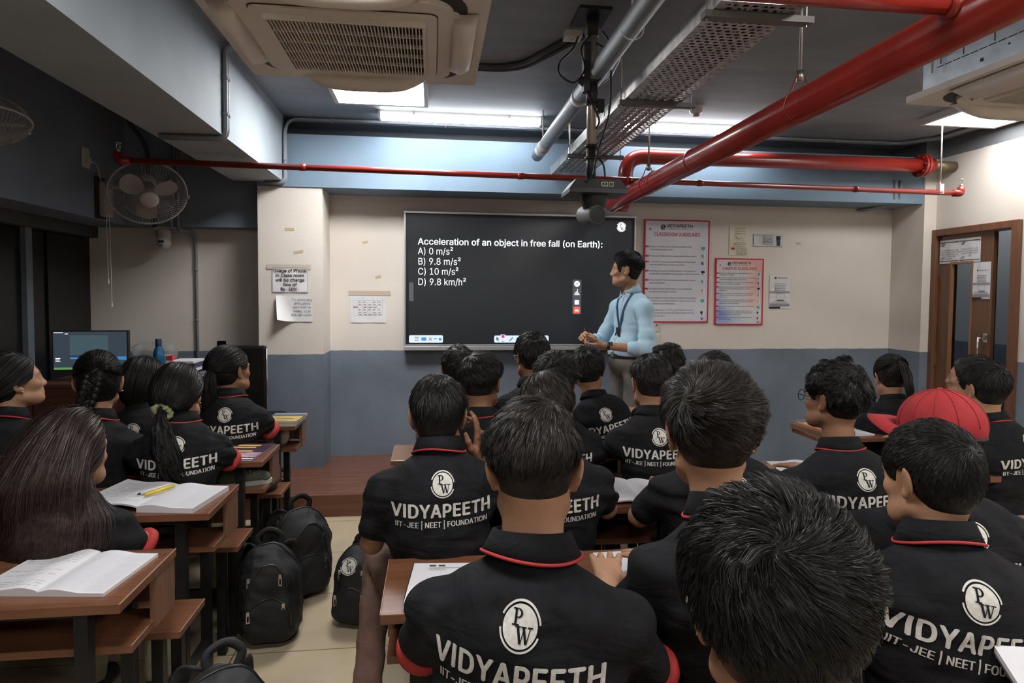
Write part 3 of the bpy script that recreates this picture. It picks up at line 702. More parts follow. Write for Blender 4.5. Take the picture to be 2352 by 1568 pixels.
    # collar
    if p.get('collar', True):
        cm = p.get('collar_mat', sm); nc = np.array((xn+(hc[0]-xn)*0.12, yn+0.016, zc+0.016)); tl = rad(p.get('collar_tilt', 24)); open_ = p.get('collar_open', 150); kx = p.get('collar_k', 1.0)*nk/0.053
        prof = [(0.059, -0.014), (0.059, 0.020), (0.0620, 0.030), (0.0670, 0.028), (0.076, 0.006), (0.0855, -0.017), (0.0825, -0.0185), (0.072, 0.001)]; nA = 40; V = []; Qd = []; edge = []
        for i in range(nA+1):
            ph = rad(-open_+2*open_*i/nA); wv = 1+0.02*math.sin(3*ph+sd_)
            for r, z in prof:
                y = -r*math.cos(ph)*0.98*kx*wv; x = r*math.sin(ph)*1.02*kx*wv; zz = z+0.006*math.cos(ph*2+sd_)*(z < 0); V.append(nc+np.array((x, y*math.cos(tl)-zz*math.sin(-tl)*0.3, zz-y*math.sin(tl)*0.55-0.0)))
            edge.append(V[-3]+0)
            if i:
                b = (i-1)*len(prof)
                for k in range(len(prof)): k2 = (k+1) % len(prof); Qd.append((b+k, b+k2, b+len(prof)+k2, b+len(prof)+k))
        co = link('collar', mesh_np('collar', np.array(V), np.array(Qd), cm), shirt)
        if p.get('collar_trim', True): mb = MB(); mb.tube(edge, 0.0032, 8); mb.build('collar_trim', RED, co, True, org=True)
    if p.get('print', True): put_print('back_print', VQ, shirt, zc-p.get('logo_drop', 0.072), rad(p.get('print_ang', 0)), p.get('print_skew', 0), xn)
    # legs ----------------------------------------------------------------
    tm = p.get('trousers', DKTR); hl = max(h*1.3, 0.0085); legs = p.get('legs')
    if legs is None:
        legs = [((e*0.09, 0.0, hip), (e*(0.11+p.get('knee_out', 0)), 0.41, 0.488), (e*0.12, 0.38, 0.10)) for e in (-1, 1)] if not stand else [((e*0.085, 0, hip), (e*0.09, 0.02, 0.52), (e*0.10, -0.01, 0.09)) for e in (-1, 1)]
    A = np.array([q for L in legs for q in L]); F = Field(A.min(0)-0.17, A.max(0)+np.array((0.17, 0.17, 0.17)), hl)
    F.ell((0, 0, hip-(0.03 if stand else 0)), (0.162*hw, 0.125, 0.105 if stand else 0.078), None, 0.03)
    for a_, b_, c_ in legs: F.cap(a_, b_, 0.074, 0.056, k=0.03); F.cap(b_, c_, 0.057, 0.050, k=0.02)
    F.warp(lambda P: 0.006*sines(P, 30, sd_*3+2)[:, 0])
    tr = link('trousers', mesh_np('trousers', *F.surface(), tm), root)
    for a_, b_, c_ in legs:
        F = Field(np.array(c_)-np.array((0.09, 0.14, 0.13)), np.array(c_)+np.array((0.09, 0.26, 0.10)), 0.008); c_ = np.array(c_); z = 0.04
        F.cap((c_[0], c_[1]-0.03, z), (c_[0], c_[1]+0.13, z-0.005), 0.038, 0.034, k=0.02); F.cap((c_[0], c_[1]-0.01, z), (c_[0], c_[1]-0.005, c_[2]), 0.04, 0.042, k=0.02)
        F.op(lambda P: 0.004-P[..., 2], (c_[0]-0.09, c_[1]-0.14, -0.1), (c_[0]+0.09, c_[1]+0.25, 0.004), 0.002, sub=True) if False else None
        V, Q = F.surface(); V[:, 2] = np.maximum(V[:, 2], 0.003); link('shoe', mesh_np('shoe', V, Q, p.get('shoes', SHOE)), root)
    # hair ----------------------------------------------------------------
    st = dict(p.get('hair', {}))
    shirtF.F = FF
    if st.pop('none', False) is False:
        ho = make_hair('hair', X, st, max(0.0045, h*0.75), root, body=shirtF if st.get('kind') == 'long' else None, seed=sd_+3, n=p.get('strands', 5000), wid=p.get('wid', 0.0011), segs=st.get('segs', 4), m=HAIR[p.get('hcol', 'black')])
    return dict(root=root, X=X, shirt=shirt, zc=zc, yn=yn, xn=xn, body=body, arms=arms, VQ=VQ)
# ------------------------------------------------------------------ setting
CREAM = (0.68, 0.63, 0.575); SLATE = (0.165, 0.20, 0.25); BLUE = (0.17, 0.245, 0.325); CEIL = (0.225, 0.25, 0.28)
M_wall = mat_wall('wall_paint', CREAM, SLATE, zgrey=2.6, grey=(0.10, 0.107, 0.118))  # top band darkened: shade in the gap above the beam, put into the colour
M_wallR = mat_wall('wall_paint_right', CREAM, SLATE, zgrey=2.80, grey=(0.16, 0.17, 0.18))
M_ceil = mat('ceiling_paint', CEIL, 0.7, var=0.12, vscale=2.5, bump=0.35, bscale=2.2, stretch=(0.7, 3, 1), detail=5)
M_beam = mat('beam_blue_paint', BLUE, 0.7, var=0.07, vscale=3, bump=0.10, bscale=60)
M_beamL = mat('beam_grey_blue_paint', (0.33, 0.38, 0.42), 0.7, var=0.07, vscale=3, bump=0.10, bscale=60)
M_dblue = mat('bulkhead_slate_paint', (0.22, 0.265, 0.33), 0.75, var=0.08, vscale=3, bump=0.1, bscale=60)
M_dark = mat('soffit_dark_paint', (0.07, 0.07, 0.07), 0.8, var=0.1, vscale=4)
M_black = mat('black_film_glass', (0.008, 0.008, 0.009), 0.25)
M_post = mat('steel_blue_post', (0.14, 0.165, 0.19), 0.5, var=0.1)
M_floor = mat_tiles()
M_podium = mat_wood('podium_laminate', (0.13, 0.05, 0.028), (0.20, 0.085, 0.05), 0, 0.25)
M_white = mat('white_plastic', (0.62, 0.60, 0.57), 0.45, var=0.04, vscale=10)
def B(name, m, *boxes, parent=None, bev=0.0):
    mb = MB()
    for b in boxes: mb.box(*b, bev=bev)
    return mb.build(name, m, parent)
struct(B('floor', M_floor, (-4.2, -3, -0.1, 5.2, 5.75, 0)))
struct(B('ceiling', M_ceil, (-4.2, -3, 2.95, 5.2, 5.75, 3.1)))
struct(B('wall_front', M_wall, (-4.2, 5.577, 0, 4.36, 5.75, 2.95)))
struct(B('wall_right', M_wallR, (4.36, 5.18, 0, 4.62, 5.75, 2.95), (4.48, -3, 0, 4.62, 4.34, 2.95), (4.48, 4.34, 2.165, 4.62, 5.18, 2.95)))
struct(B('wall_back', M_wall, (-4.2, -3.15, 0, 5.2, -3, 2.95)))
struct(B('wall_left', M_black, (-2.95, -3, 0, -2.80, 5.577, 2.03)))
struct(B('pillar_front', M_wall, (-1.37, 5.215, 0, -0.875, 5.58, 2.405)))
struct(B('podium_platform', M_podium, (-2.3, 4.47, 0, 2.75, 5.58, 0.152)))
# stepped ragged paint edge on the beam foot, then beams
struct(B('beam_front', M_beam, (-1.37, 5.20, 2.40, 4.49, 5.60, 2.812)))
struct(B('beam_left', M_beamL, (-1.55, -3, 2.435, -1.165, 5.21, 2.95)))
struct(B('bulkhead_beam_left', M_dblue, (-4.2, -3, 2.09, -2.43, 5.58, 2.95)))
struct(B('lintel_beam_alcove', M_dblue, (-2.43, 5.40, 2.09, -1.36, 5.60, 2.95)))
struct(B('trim_1', M_dark, (-2.80, -3, 2.0, -2.72, 5.577, 2.09)))
for k, (y0, y1) in enumerate(((4.72, 4.79), (3.3, 3.37), (1.9, 1.97))):
    struct(B('trim_%d' % (k+2), M_post, (-2.80, y0, 0, -2.765, y1, 2.0)))
struct(B('trim_5', M_black, (-2.795, 4.2, 0, -2.775, 4.4, 2.0), (-2.795, 5.0, 0, -2.785, 5.57, 2.0)))
# corridor seen through the door: a wall and floor beyond
M_corr = mat_wall('corridor_paint', (0.42, 0.42, 0.42), (0.14, 0.165, 0.20))
struct(B('wall_corridor', M_corr, (6.0, 2.5, 0, 6.1, 7.2, 2.95)))
struct(B('floor_corridor', M_floor, (4.62, 2.5, -0.1, 6.1, 7.2, 0)))
struct(B('ceiling_corridor', M_ceil, (4.62, 2.5, 2.9, 6.1, 7.2, 3.0)))

# ------------------------------------------------------------------ door in the right wall
M_dwood = mat_wood('door_veneer', (0.115, 0.052, 0.028), (0.18, 0.085, 0.045), 2, 0.4)
M_dframe = mat_wood('door_frame_wood', (0.13, 0.055, 0.03), (0.19, 0.085, 0.045), 2, 0.4)
M_glass = mat('door_glass', (0.9, 0.93, 0.93), 0.05, trans=1.0, ior=1.1)
M_steel = mat('brushed_steel', (0.62, 0.60, 0.57), 0.3, metal=1.0, bump=0.02, bscale=200)
dr = struct(empty('door_1', (4.48, 4.76, 0)))
B('door_frame', M_dframe, (4.44, 5.13, 0, 4.60, 5.19, 2.165), (4.44, 4.335, 0, 4.60, 4.395, 2.165), (4.44, 4.395, 2.105, 4.60, 5.13, 2.165), parent=dr, bev=0.006)
leaf = B('door_leaf', M_dwood, (4.475, 4.99, 0.01, 4.515, 5.125, 2.10), (4.475, 4.575, 0.01, 4.515, 4.765, 2.10), (4.475, 4.765, 1.86, 4.515, 4.99, 2.10), (4.475, 4.765, 0.01, 4.515, 4.99, 0.45), parent=dr)
mb = MB(); 
for b in ((4.468, 4.975, 0.45, 4.522, 4.995, 1.87), (4.468, 4.760, 0.45, 4.522, 4.775, 1.87), (4.468, 4.775, 1.85, 4.522, 4.975, 1.87), (4.468, 4.775, 0.45, 4.522, 4.975, 0.47)): mb.box(*b)
mb.build('vision_frame', mat_wood('vision_frame_wood', (0.22, 0.11, 0.05), (0.34, 0.18, 0.09), 2), leaf)
B('vision_glass', M_glass, (4.493, 4.776, 0.47, 4.497, 4.974, 1.85), parent=leaf)
B('side_glass', M_glass, (4.505, 4.396, 0.02, 4.510, 4.574, 2.10), parent=dr)
mb = MB(); mb.tube([(4.43, 4.645, 1.05), (4.43, 4.645, 1.24)], 0.009, 10); mb.tube([(4.43, 4.645, 1.06), (4.475, 4.645, 1.06)], 0.007, 8); mb.tube([(4.43, 4.645, 1.23), (4.475, 4.645, 1.23)], 0.007, 8)
mb.build('pull_handle', M_steel, leaf, True)
mb = MB(); mb.tube([(4.45, 4.62, 1.22), (4.45, 4.60, 1.26)], 0.008, 8); mb.box(4.462, 4.59, 1.20, 4.476, 4.63, 1.27); mb.build('lock_latch', M_steel, leaf)
for z in (1.80, 1.02): B('hinge', M_steel, (4.468, 5.118, z-0.06, 4.480, 5.138, z+0.06), parent=leaf)

# ------------------------------------------------------------------ ceiling lights
E_panel = mat('panel_glow', (0.9, 0.9, 0.9), 0.5, emit=(1.0, 0.98, 0.955), estr=PANEL_E)
E_tube = mat('tube_glow', (0.9, 0.9, 0.9), 0.5, emit=(0.95, 0.98, 1.0), estr=TUBE_E)
E_panel2 = mat('panel_glow_rear', (0.9, 0.9, 0.9), 0.5, emit=(1.0, 0.98, 0.955), estr=PANEL_E*0.75)
E_panel3 = mat('panel_glow_right', (0.9, 0.9, 0.9), 0.5, emit=(1.0, 0.98, 0.955), estr=PANEL_E*0.4)
M_lamp = mat('lamp_housing', (0.55, 0.53, 0.51), 0.5)
def panel_light(x, y, label, group='square ceiling panel lights'):
    r = tag(empty('ceiling_panel_light', (x, y, 2.95)), label, 'ceiling light', group); h = 0.325
    B('housing', M_lamp, (x-h, y-h, 2.90, x+h, y-h+0.028, 2.95), (x-h, y+h-0.028, 2.90, x+h, y+h, 2.95), (x-h, y-h+0.028, 2.90, x-h+0.028, y+h-0.028, 2.95), (x+h-0.028, y-h+0.028, 2.90, x+h, y+h-0.028, 2.95), parent=r)
    B('diffuser', E_panel2 if y < 3 else E_panel if x < 1 else E_panel3, (x-h+0.028, y-h+0.028, 2.905, x+h-0.028, y+h-0.028, 2.93), parent=r); return r
panel_light(-0.36, 4.33, 'square ceiling panel light behind the large air conditioner, beside the tube light')
panel_light(4.09, 4.23, 'square ceiling panel light behind the right-hand air conditioner')
for x, y in ((-0.36, 1.2), (1.86, 0.6), (4.08, 1.0), (-0.36, -1.6), (1.86, -1.6)):
    panel_light(x, y, 'square ceiling panel light over the back rows, outside the photo')
def tube_light(x0, x1, y, label):
    r = tag(empty('tube_light_batten', ((x0+x1)/2, y, 2.95)), label, 'tube light', 'linear tube lights on the ceiling')
    B('housing', M_lamp, (x0-0.01, y-0.04, 2.925, x1+0.01, y+0.04, 2.95), parent=r)
    mb = MB(); mb.box(x0, y-0.048, 2.888, x1, y+0.048, 2.926, bev=0.012); mb.build('diffuser', E_tube, r)
    for x in (x0, x1): B('end_cap', M_white, (x-0.010, y-0.050, 2.885, x+0.006, y+0.050, 2.94), parent=r)
    [B('clip', M_lamp, (q, y-0.052, 2.92, q+0.012, y+0.052, 2.949), parent=r) for q in (x0+0.25, x1-0.262)]
tube_light(-0.40, 0.84, 4.96, 'long glowing tube light left of the perforated cable tray')
tube_light(1.50, 2.74, 4.96, 'long glowing tube light partly behind the thick red pipe')

# ------------------------------------------------------------------ cassette air conditioners
M_ac = mat('air_conditioner_plastic', (0.70, 0.65, 0.61), 0.5, var=0.05, vscale=6)
M_acd = mat('air_conditioner_dark_gap', (0.035, 0.032, 0.03), 0.6)
M_galv = mat('galvanised_sheet', (0.50, 0.56, 0.62), 0.42, metal=0.6, var=0.15, vscale=14, bump=0.05, bscale=30)
def rr(w, d, r, n=8):
    P = []
    for cx, cy, a0 in ((w-r, d-r, 0), (-w+r, d-r, 90), (-w+r, -d+r, 180), (w-r, -d+r, 270)):
        for i in range(n+1): a = rad(a0+90*i/n); P.append((cx+r*math.cos(a), cy+r*math.sin(a)))
    return P
def cassette(x, y, z, label, rz=0.0):
    r = tag(empty('cassette_air_conditioner', (x, y, 2.95), rz), label, 'air conditioner', 'ceiling cassette air conditioners'); z -= 2.95
    Tz = lambda q: Matrix.Translation((0, 0, q))
    mb = MB()                                                  # facia: square sheet with a dark recess ring
    mb.prism(rr(0.472, 0.472, 0.02), z, z+0.03); mb.build('facia', M_ac, r, org=True)
    mb = MB(); mb.prism(rr(0.40, 0.40, 0.13), z-0.004, z+0.0); mb.build('recess', M_acd, r, org=True)
    mb = MB(); mb.prism(rr(0.355, 0.355, 0.10), z-0.024, z-0.003); mb.prism(rr(0.385, 0.270, 0.05), z-0.016, z-0.003); mb.prism(rr(0.270, 0.385, 0.05), z-0.016, z-0.003); o = mb.build('centre_panel', M_ac, r, org=True)
    mb = MB(); mb.prism(rr(0.300, 0.285, 0.03), z-0.034, z-0.022); mb.build('grille_frame', M_ac, r, org=True)
    mb = MB(); mb.prism(rr(0.3030, 0.2880, 0.03), z-0.0275, z-0.022); mb.build('grille_seam', M_acd, r, org=True)
    B('grille_recess', M_acd, (x-0.252, y-0.228, z+2.95-0.0345, x+0.252, y+0.228, z+2.95-0.030), parent=r) if rz == 0 else None
    mb = MB(); g = 44
    for i in range(g+1):
        u = -0.252+0.504*i/g; mb.box(u-0.0017, -0.228, z-0.052, u+0.0017, 0.228, z-0.034)
    for i in range(6): v = -0.228+0.456*i/5; mb.box(-0.252, v-0.003, z-0.048, 0.252, v+0.003, z-0.036)
    for a in ((-0.262, -0.238, -0.252, 0.238), (0.252, -0.238, 0.262, 0.238), (-0.252, -0.238, 0.252, -0.228), (-0.252, 0.228, 0.252, 0.238)): mb.box(a[0], a[1], z-0.050, a[2], a[3], z-0.032)
    mb.build('air_grille', M_ac, r, org=True)
    for k in range(4):                                         # swing louvers, hanging open
        Mx = Matrix.Rotation(PI/2*k, 4, 'Z'); mb = MB(); n = 12; prof = []
        L = 0.255
        for i in range(n+1):
            u = -L+2*L*i/n; q = (1-(abs(u)/L)**4)
            prof.append((u, q))
        vs = []; fs = []
        for u, q in prof:
            for (dy, dz) in ((0.345, -0.010), (0.362, -0.050*q-0.010), (0.395, -0.066*q-0.008), (0.428, -0.046*q-0.004), (0.438, -0.004)): vs.append(Mx @ Vector((u, dy, z+dz)))
        for i in range(n):
            for j in range(4): a = i*5+j; fs.append((a, a+1, a+6, a+5))
            fs.append((i*5+4, i*5, i*5+5, i*5+9))
        fs += [(0, 1, 2, 3, 4), tuple(n*5+j for j in (4, 3, 2, 1, 0))]
        mb.add(vs, fs); mb.build('louver', M_ac, r, smooth=True, org=True)
    mb = MB(); mb.box(-0.42, -0.42, z+0.03, 0.42, 0.42, z+0.30); o = mb.build('casing', M_galv, r, org=True)
    mb = MB()                                                  # knock-out slots on the left-hand face of the casing
    for yy in (-0.15, 0.05, 0.2, 0.32):
        for q in range(3): mb.box(-0.4215, yy-0.002, z+0.14+q*0.05, -0.42, yy+0.002, z+0.18+q*0.05)
    for q in range(12): mb.box(-0.4215, -0.18+q*0.044, z+0.128, -0.42, -0.18+q*0.044+0.036, z+0.132)
    mb.box(-0.4215, 0.10, z+0.075, -0.42, 0.115, z+0.09); mb.box(-0.4215, -0.02, z+0.10, -0.42, -0.012, z+0.108)
    mb.build('knockout_slots', M_acd, o, org=True)
    mb = MB()
    for sx in (-1, 1):
        for sy in (-1, 1): mb.tube([(sx*0.455, sy*0.33, z+0.10), (sx*0.455, sy*0.33, 0)], 0.005, 6); mb.box(sx*0.455-0.035, sy*0.33-0.015, z+0.17, sx*0.455+0.02, sy*0.33+0.015, z+0.175)
    mb.pieces('hanger_rod', M_steel, r, org=True)
    return r
cassette(-0.287, 2.40, 2.49, 'large ceiling air conditioner with square grille hanging at the top left of the screen')
cassette(2.752, 2.385, 2.49, 'ceiling air conditioner cut by the right edge, bluish sheet metal casing above it', rad(2.5))

# ------------------------------------------------------------------ pipes, tray, conduits
M_redp = mat('red_pipe_paint', (0.26, 0.022, 0.015), 0.28, var=0.12, vscale=6, coat=0.3)
M_pvc = mat('grey_pvc', (0.13, 0.138, 0.15), 0.5, var=0.08, vscale=8)
M_cond = mat('grey_conduit', (0.24, 0.265, 0.30), 0.45)
M_cdark = mat('dark_conduit', (0.045, 0.047, 0.055), 0.45)
M_tray = mat('galvanised_tray', (0.55, 0.54, 0.53), 0.42, metal=0.8, var=0.25, vscale=18, bump=0.05, bscale=50)
M_rod = mat('zinc_rod', (0.45, 0.43, 0.40), 0.35, metal=0.9)
r = tag(empty('fire_main_pipe', (1.42, 5.0, 2.3)), 'thick glossy red pipe running along the ceiling towards the camera', 'pipe')
mb = MB(); mb.tube(fillet([(1.425, -1.5, 2.305), (1.425, 5.0, 2.295), (1.56, 5.0, 2.30)], 0.12), 0.062, 24); mb.build('pipe_run', M_redp, r, True)
mb = MB()
for y in (3.35, 3.95, 4.75): mb.tube([(1.425, y-0.006, 2.30), (1.425, y+0.006, 2.30)], 0.0655, 24)
mb.pieces('weld_collar', M_redp, r, True)
mb = MB(); mb.tube(fillet([(0.2, 1.56, 2.335), (1.425, 1.545, 2.325)], 0.1), 0.027, 16); mb.tube([(1.34, 1.545, 2.326), (1.38, 1.545, 2.326)], 0.034, 16); mb.build('branch_pipe', M_redp, r, True)
r2 = tag(empty('fire_riser_pipe', (1.545, 5.0, 2.3)), 'thick red pipe along the front beam with elbow at its left end', 'pipe')
mb = MB(); mb.tube(fillet([(1.545, 5.0, 2.30), (1.545, 5.0, 2.684), (4.27, 5.0, 2.694)], 0.16, 10), 0.060, 24); mb.build('pipe_run', M_redp, r2, True)
mb = MB(); mb.tube([(4.145, 5.0, 2.694), (4.165, 5.0, 2.694)], 0.098, 24); mb.tube([(4.175, 5.0, 2.694), (4.195, 5.0, 2.694)], 0.098, 24)
for k in range(8): a = k*PI/4; mb.tube([(4.13, 5+0.078*math.cos(a), 2.694+0.078*math.sin(a)), (4.21, 5+0.078*math.cos(a), 2.694+0.078*math.sin(a))], 0.009, 6)
mb.build('flange', M_redp, r2)
mb = MB(); mb.tube([(4.27, 5, 2.694), (4.476, 5, 2.694)], 0.045, 16); mb.build('pipe_end', mat('old_brass', (0.22, 0.17, 0.11), 0.5, metal=0.7), r2, True)
mb = MB(); mb.tube([(1.60, 4.99, 2.44), (1.655, 4.96, 2.44)], 0.036, 16); mb.tube([(1.655, 4.96, 2.44), (1.675, 4.95, 2.44)], 0.048, 20); mb.build('pressure_gauge', mat('gauge_dark', (0.06, 0.055, 0.06), 0.4), r2, True)
sp = tag(empty('sprinkler_pipe', (1.13, 4.4, 2.38)), 'thin red sprinkler pipe crossing the whole room under the ceiling', 'pipe')
mb = MB(); p0, p1 = Vector((-1.93, 4.26, 2.38)), Vector((4.10, 4.525, 2.38)); mb.tube([p0, p1], 0.0205, 14); mb.build('pipe_run', M_redp, sp, True)
mb = MB()
for q in (0.18, 0.42, 0.55, 0.64, 0.85): c = p0.lerp(p1, q); mb.tube([c-Vector((0.02, 0, 0)), c+Vector((0.02, 0, 0))], 0.024, 14)
mb.pieces('coupling', M_redp, sp, True)
for c, sx in ((p0, -1), (p1, 1)):
    mb = MB(); mb.tube(fillet([c+Vector((-sx*0.05, 0, 0)), c+Vector((sx*0.02, 0, 0)), c+Vector((sx*0.02, 0, 0.05))], 0.02), 0.027, 12); e = mb.build('elbow', M_redp, sp, True)
    mb = MB(); q = c+Vector((sx*0.02, 0, 0.05)); mb.tube([q, q+Vector((0, 0, 0.02))], 0.012, 8)
    for s_ in (-1, 1): mb.tube([q+Vector((s_*0.010, 0, 0.02)), q+Vector((s_*0.012, 0, 0.045)), q+Vector((0, 0, 0.056))], 0.003, 6)
    mb.tube([q+Vector((0, 0, 0.056)), q+Vector((0, 0, 0.059))], 0.019, 12); mb.build('sprinkler_head', M_steel, e, True)
def rod(x, y, z, label, ring=None, group='threaded pipe hangers'):
    r = tag(empty('pipe_hanger', (x, y, 2.95)), label, 'pipe hanger', group)
    mb = MB(); mb.tube([(x, y, z), (x, y, 2.95)], 0.006, 8); mb.build('threaded_rod', M_rod, r, True)
    if ring:
        R, zc = ring; mb = MB()
        pts = [(x+R*math.sin(a), y, zc-R*math.cos(a)) for a in [rad(-140+280*i/20) for i in range(21)]]+[(x+0.015, y, zc+R+0.05)]
        pts = [(x-0.015, y, zc+R+0.05)]+pts
        mb.tube(pts, 0.003, 6); mb.build('clevis_ring', M_redp, r, True); mb = MB(); mb.tube([(x, y, zc+R+0.03), (x, y, zc+R+0.07)], 0.014, 8); mb.build('clevis_nut', M_rod, r, True)
    else: B('clip', M_white, (x-0.018, y-0.02, z-0.03, x+0.018, y+0.02, z+0.045), parent=r)
rod(1.425, 2.35, 2.40, 'hanger with a ring round the thick red pipe near the camera', (0.064, 2.303))
rod(1.425, 4.10, 2.40, 'long hanger rod holding the thick red pipe in front of the red elbow', (0.064, 2.298))
rod(3.93, 4.518, 2.40, 'hanger rod with white clip near the right end of the thin red pipe')
rod(0.75, 1.553, 2.37, 'hanger rod holding the thin red branch pipe, outside the photo')

def cable_tray():
    r = tag(empty('perforated_cable_tray', (1.115, 3, 2.55)), 'perforated galvanised cable tray running along the ceiling', 'cable tray')
    x0, x1, y0, y1, z = 0.965, 1.265, 0.6, 5.195, 2.55; mb = MB(); nc = 9; cw = (x1-x0)/nc; rh = 0.026; n = int((y1-y0)/rh)
    for j in range(n):
        ya = y0+j*rh; st = cw/2 if j % 2 else 0; xs = [x0+st+cw*i for i in range(nc+(0 if st else 1))]
        if st: mb.add([(x0, ya, z), (x0+st, ya, z), (x0+st, ya+rh, z), (x0, ya+rh, z)], [(0, 3, 2, 1)]); mb.add([(x1-st, ya, z), (x1, ya, z), (x1, ya+rh, z), (x1-st, ya+rh, z)], [(0, 3, 2, 1)])
        for xa, xb in zip(xs, xs[1:]):
            c = ((xa+xb)/2, ya+rh/2); hw, hh = cw*0.36, rh*0.27
            inn = [(c[0]-hw, c[1]), (c[0]-hw*0.7, c[1]-hh), (c[0]+hw*0.7, c[1]-hh), (c[0]+hw, c[1]), (c[0]+hw*0.7, c[1]+hh), (c[0]-hw*0.7, c[1]+hh)]
            out = [(xa, c[1]), (xa, ya), (xb, ya), (xb, c[1]), (xb, ya+rh), (xa, ya+rh)]
            mb.add([(*p, z) for p in inn+out], [(k, (k+1) % 6, 6+(k+1) % 6, 6+k) for k in range(6)])
    mb.build('perforated_bottom', M_tray, r)
    mb = MB()
    for x in (x0, x1): mb.box(x-0.001, y0, z-0.001, x+0.001, y1, z+0.065); mb.box(min(x, x+(0.012 if x == x0 else -0.012)), y0, z+0.064, max(x, x+(0.012 if x == x0 else -0.012)), y1, z+0.066)
    mb.pieces('side_rail', M_tray, r)
    mb = MB(); mb.box(x0-0.004, 3.45, z+0.005, x0-0.001, 3.95, z+0.058)
    for q in range(4): mb.box(x0-0.007, 3.52+q*0.11, z+0.02, x0-0.003, 3.55+q*0.11, z+0.045)
    mb.build('splice_plate', M_tray, r)
    B('seam_strip', M_tray, (x0, 3.55, z-0.003, x1, 3.556, z), parent=r)
    for y in (2.15, 3.165, 4.40): B('cross_channel', mat('channel_dark_zinc', (0.17, 0.165, 0.16), 0.45, metal=0.6), (x0-0.03, y-0.02, z-0.026, x1+0.075, y+0.02, z-0.003), parent=r)
    for y in (2.15, 3.165, 4.40):
        mb = MB()
        for x in (x0-0.016, x1+0.055): mb.tube([(x, y, z-0.035), (x, y, 2.95)], 0.005, 6)
        mb.pieces('hanger_rod', M_rod, r)
    mb = MB()
    for k in range(5): x = 1.03+k*0.045; mb.tube([(x, 0.6, z+0.018), (x+0.01, 2.5, z+0.02), (x, 5.1, z+0.018)], 0.012, 6)
    mb.pieces('laid_cable', mat('black_cable', (0.012, 0.012, 0.013), 0.5), r, True)
cable_tray()
t = tag(empty('grey_drain_pipe', (0.82, 3.8, 2.67)), 'thick grey plastic pipe left of the cable tray, cut end towards the front wall', 'pipe')
mb = MB(); mb.tube([(0.80, -1.5, 2.68), (0.825, 5.03, 2.67)], 0.046, 20); mb.build('pipe_run', M_pvc, t, True)
mb = MB(); mb.tube([(0.8235, 4.62, 2.67), (0.8245, 4.86, 2.67)], 0.0465, 20); mb.tube([(0.819, 3.5, 2.672), (0.8195, 3.56, 2.672)], 0.049, 20); mb.pieces('tape_wrap', mat('grey_white_tape', (0.45, 0.46, 0.47), 0.5), t, True)
mb = MB()
for y in (4.75, 2.6): mb.tube([(0.823, y, 2.72), (0.823, y, 2.95)], 0.005, 6); mb.tube([(0.823+0.05*math.cos(a), y, 2.67+0.05*math.sin(a)) for a in [2*PI*i/16 for i in range(16)]], 0.003, 5, closed=True)
mb.pieces('hanger_strap', M_white, t, True)
def conduit(name, pts, rr_, label, m=None, rad_=0.06, clips=(), group='surface conduits'):
    r = tag(empty(name, pts[0]), label, 'conduit', group); mb = MB(); mb.tube(fillet(pts, rad_, 8), rr_, 10); mb.build('conduit_run', m or M_cond, r, True)
    if clips:
        mb = MB()
        for c in clips: mb.box(c[0]-0.008, c[1]-0.008, c[2]-0.008-rr_, c[0]+0.008, c[1]+0.008, c[2]+0.008+rr_) if False else mb.tube([Vector(c)-Vector(c[3])*0.008, Vector(c[:3])+Vector(c[3])*0.008] if False else [Vector(c[:3])-Vector(c[3:6])*0.009, Vector(c[:3])+Vector(c[3:6])*0.009], rr_+0.004, 10)
        mb.pieces('saddle_clip', m or M_cond, r, True)
    return r
X1 = (1, 0, 0); Y1 = (0, 1, 0); Z1 = (0, 0, 1)
for i, (dz, lab) in enumerate(((0.0, 'rear grey conduit above the front beam, next to the dark gap'), (-0.026, 'front grey conduit above the front beam, nearest to the tube lights'))):
    conduit('wall_conduit', [(-1.25, 5.178, 2.42), (-1.145, 5.178, 2.42), (-1.145, 5.178, 2.84), (-1.14, 5.25, 2.934), (4.15, 5.25, 2.934), (4.33, 5.02, 2.934), (4.42, 1.0, 2.934)] if i == 0 else [(-1.30, 5.145, 2.418), (-1.145, 5.145, 2.418), (-1.145, 5.145, 2.84), (-1.11, 5.215, 2.934), (4.12, 5.215, 2.934), (4.30, 4.98, 2.934), (4.385, 1.0, 2.934)],
            0.0125, lab, clips=[(x, 5.25-0.035*i, 2.934, *X1) for x in (-0.8, 0.1, 0.9, 1.8, 2.7, 3.5)]+[(-1.145, 5.178-0.033*i, 2.6, *Z1)])
for i, dx in enumerate((0, 0.03)):
    conduit('beam_conduit', [(-0.95, 3.74+dx, 2.935), (-1.148, 3.74+dx, 2.935), (-1.148, 3.74+dx, 2.418), (-1.50, 3.74+dx, 2.418)], 0.0135, ('front' if i == 0 else 'rear')+' grey conduit wrapping down the side of the left beam', clips=[(-1.148, 3.74+dx, 2.75, *Z1), (-1.148, 3.74+dx, 2.55, *Z1)])
conduit('ceiling_conduit', [(-1.1, 3.86, 2.932), (0.50, 3.86, 2.932), (0.75, 3.33, 2.932)], 0.016, 'dark conduit on the ceiling bending towards the camera pole', M_cdark, 0.18, clips=[(0.25, 3.86, 2.932, *X1)])
conduit('ceiling_conduit', [(-1.1, 3.905, 2.932), (0.53, 3.905, 2.932), (0.79, 3.35, 2.932)], 0.016, 'second dark conduit on the ceiling just behind the bending one', M_cdark, 0.18)
conduit('ceiling_conduit', [(0.95, 1.5, 2.93), (1.05, 3.44, 2.93), (1.10, 3.93, 2.93), (1.06, 4.1, 2.93), (1.02, 4.9, 2.93), (1.02, 5.15, 2.90)], 0.013, 'thin grey conduit on the ceiling between drain pipe and cable tray', clips=[(1.05, 3.44, 2.93, *Y1)])
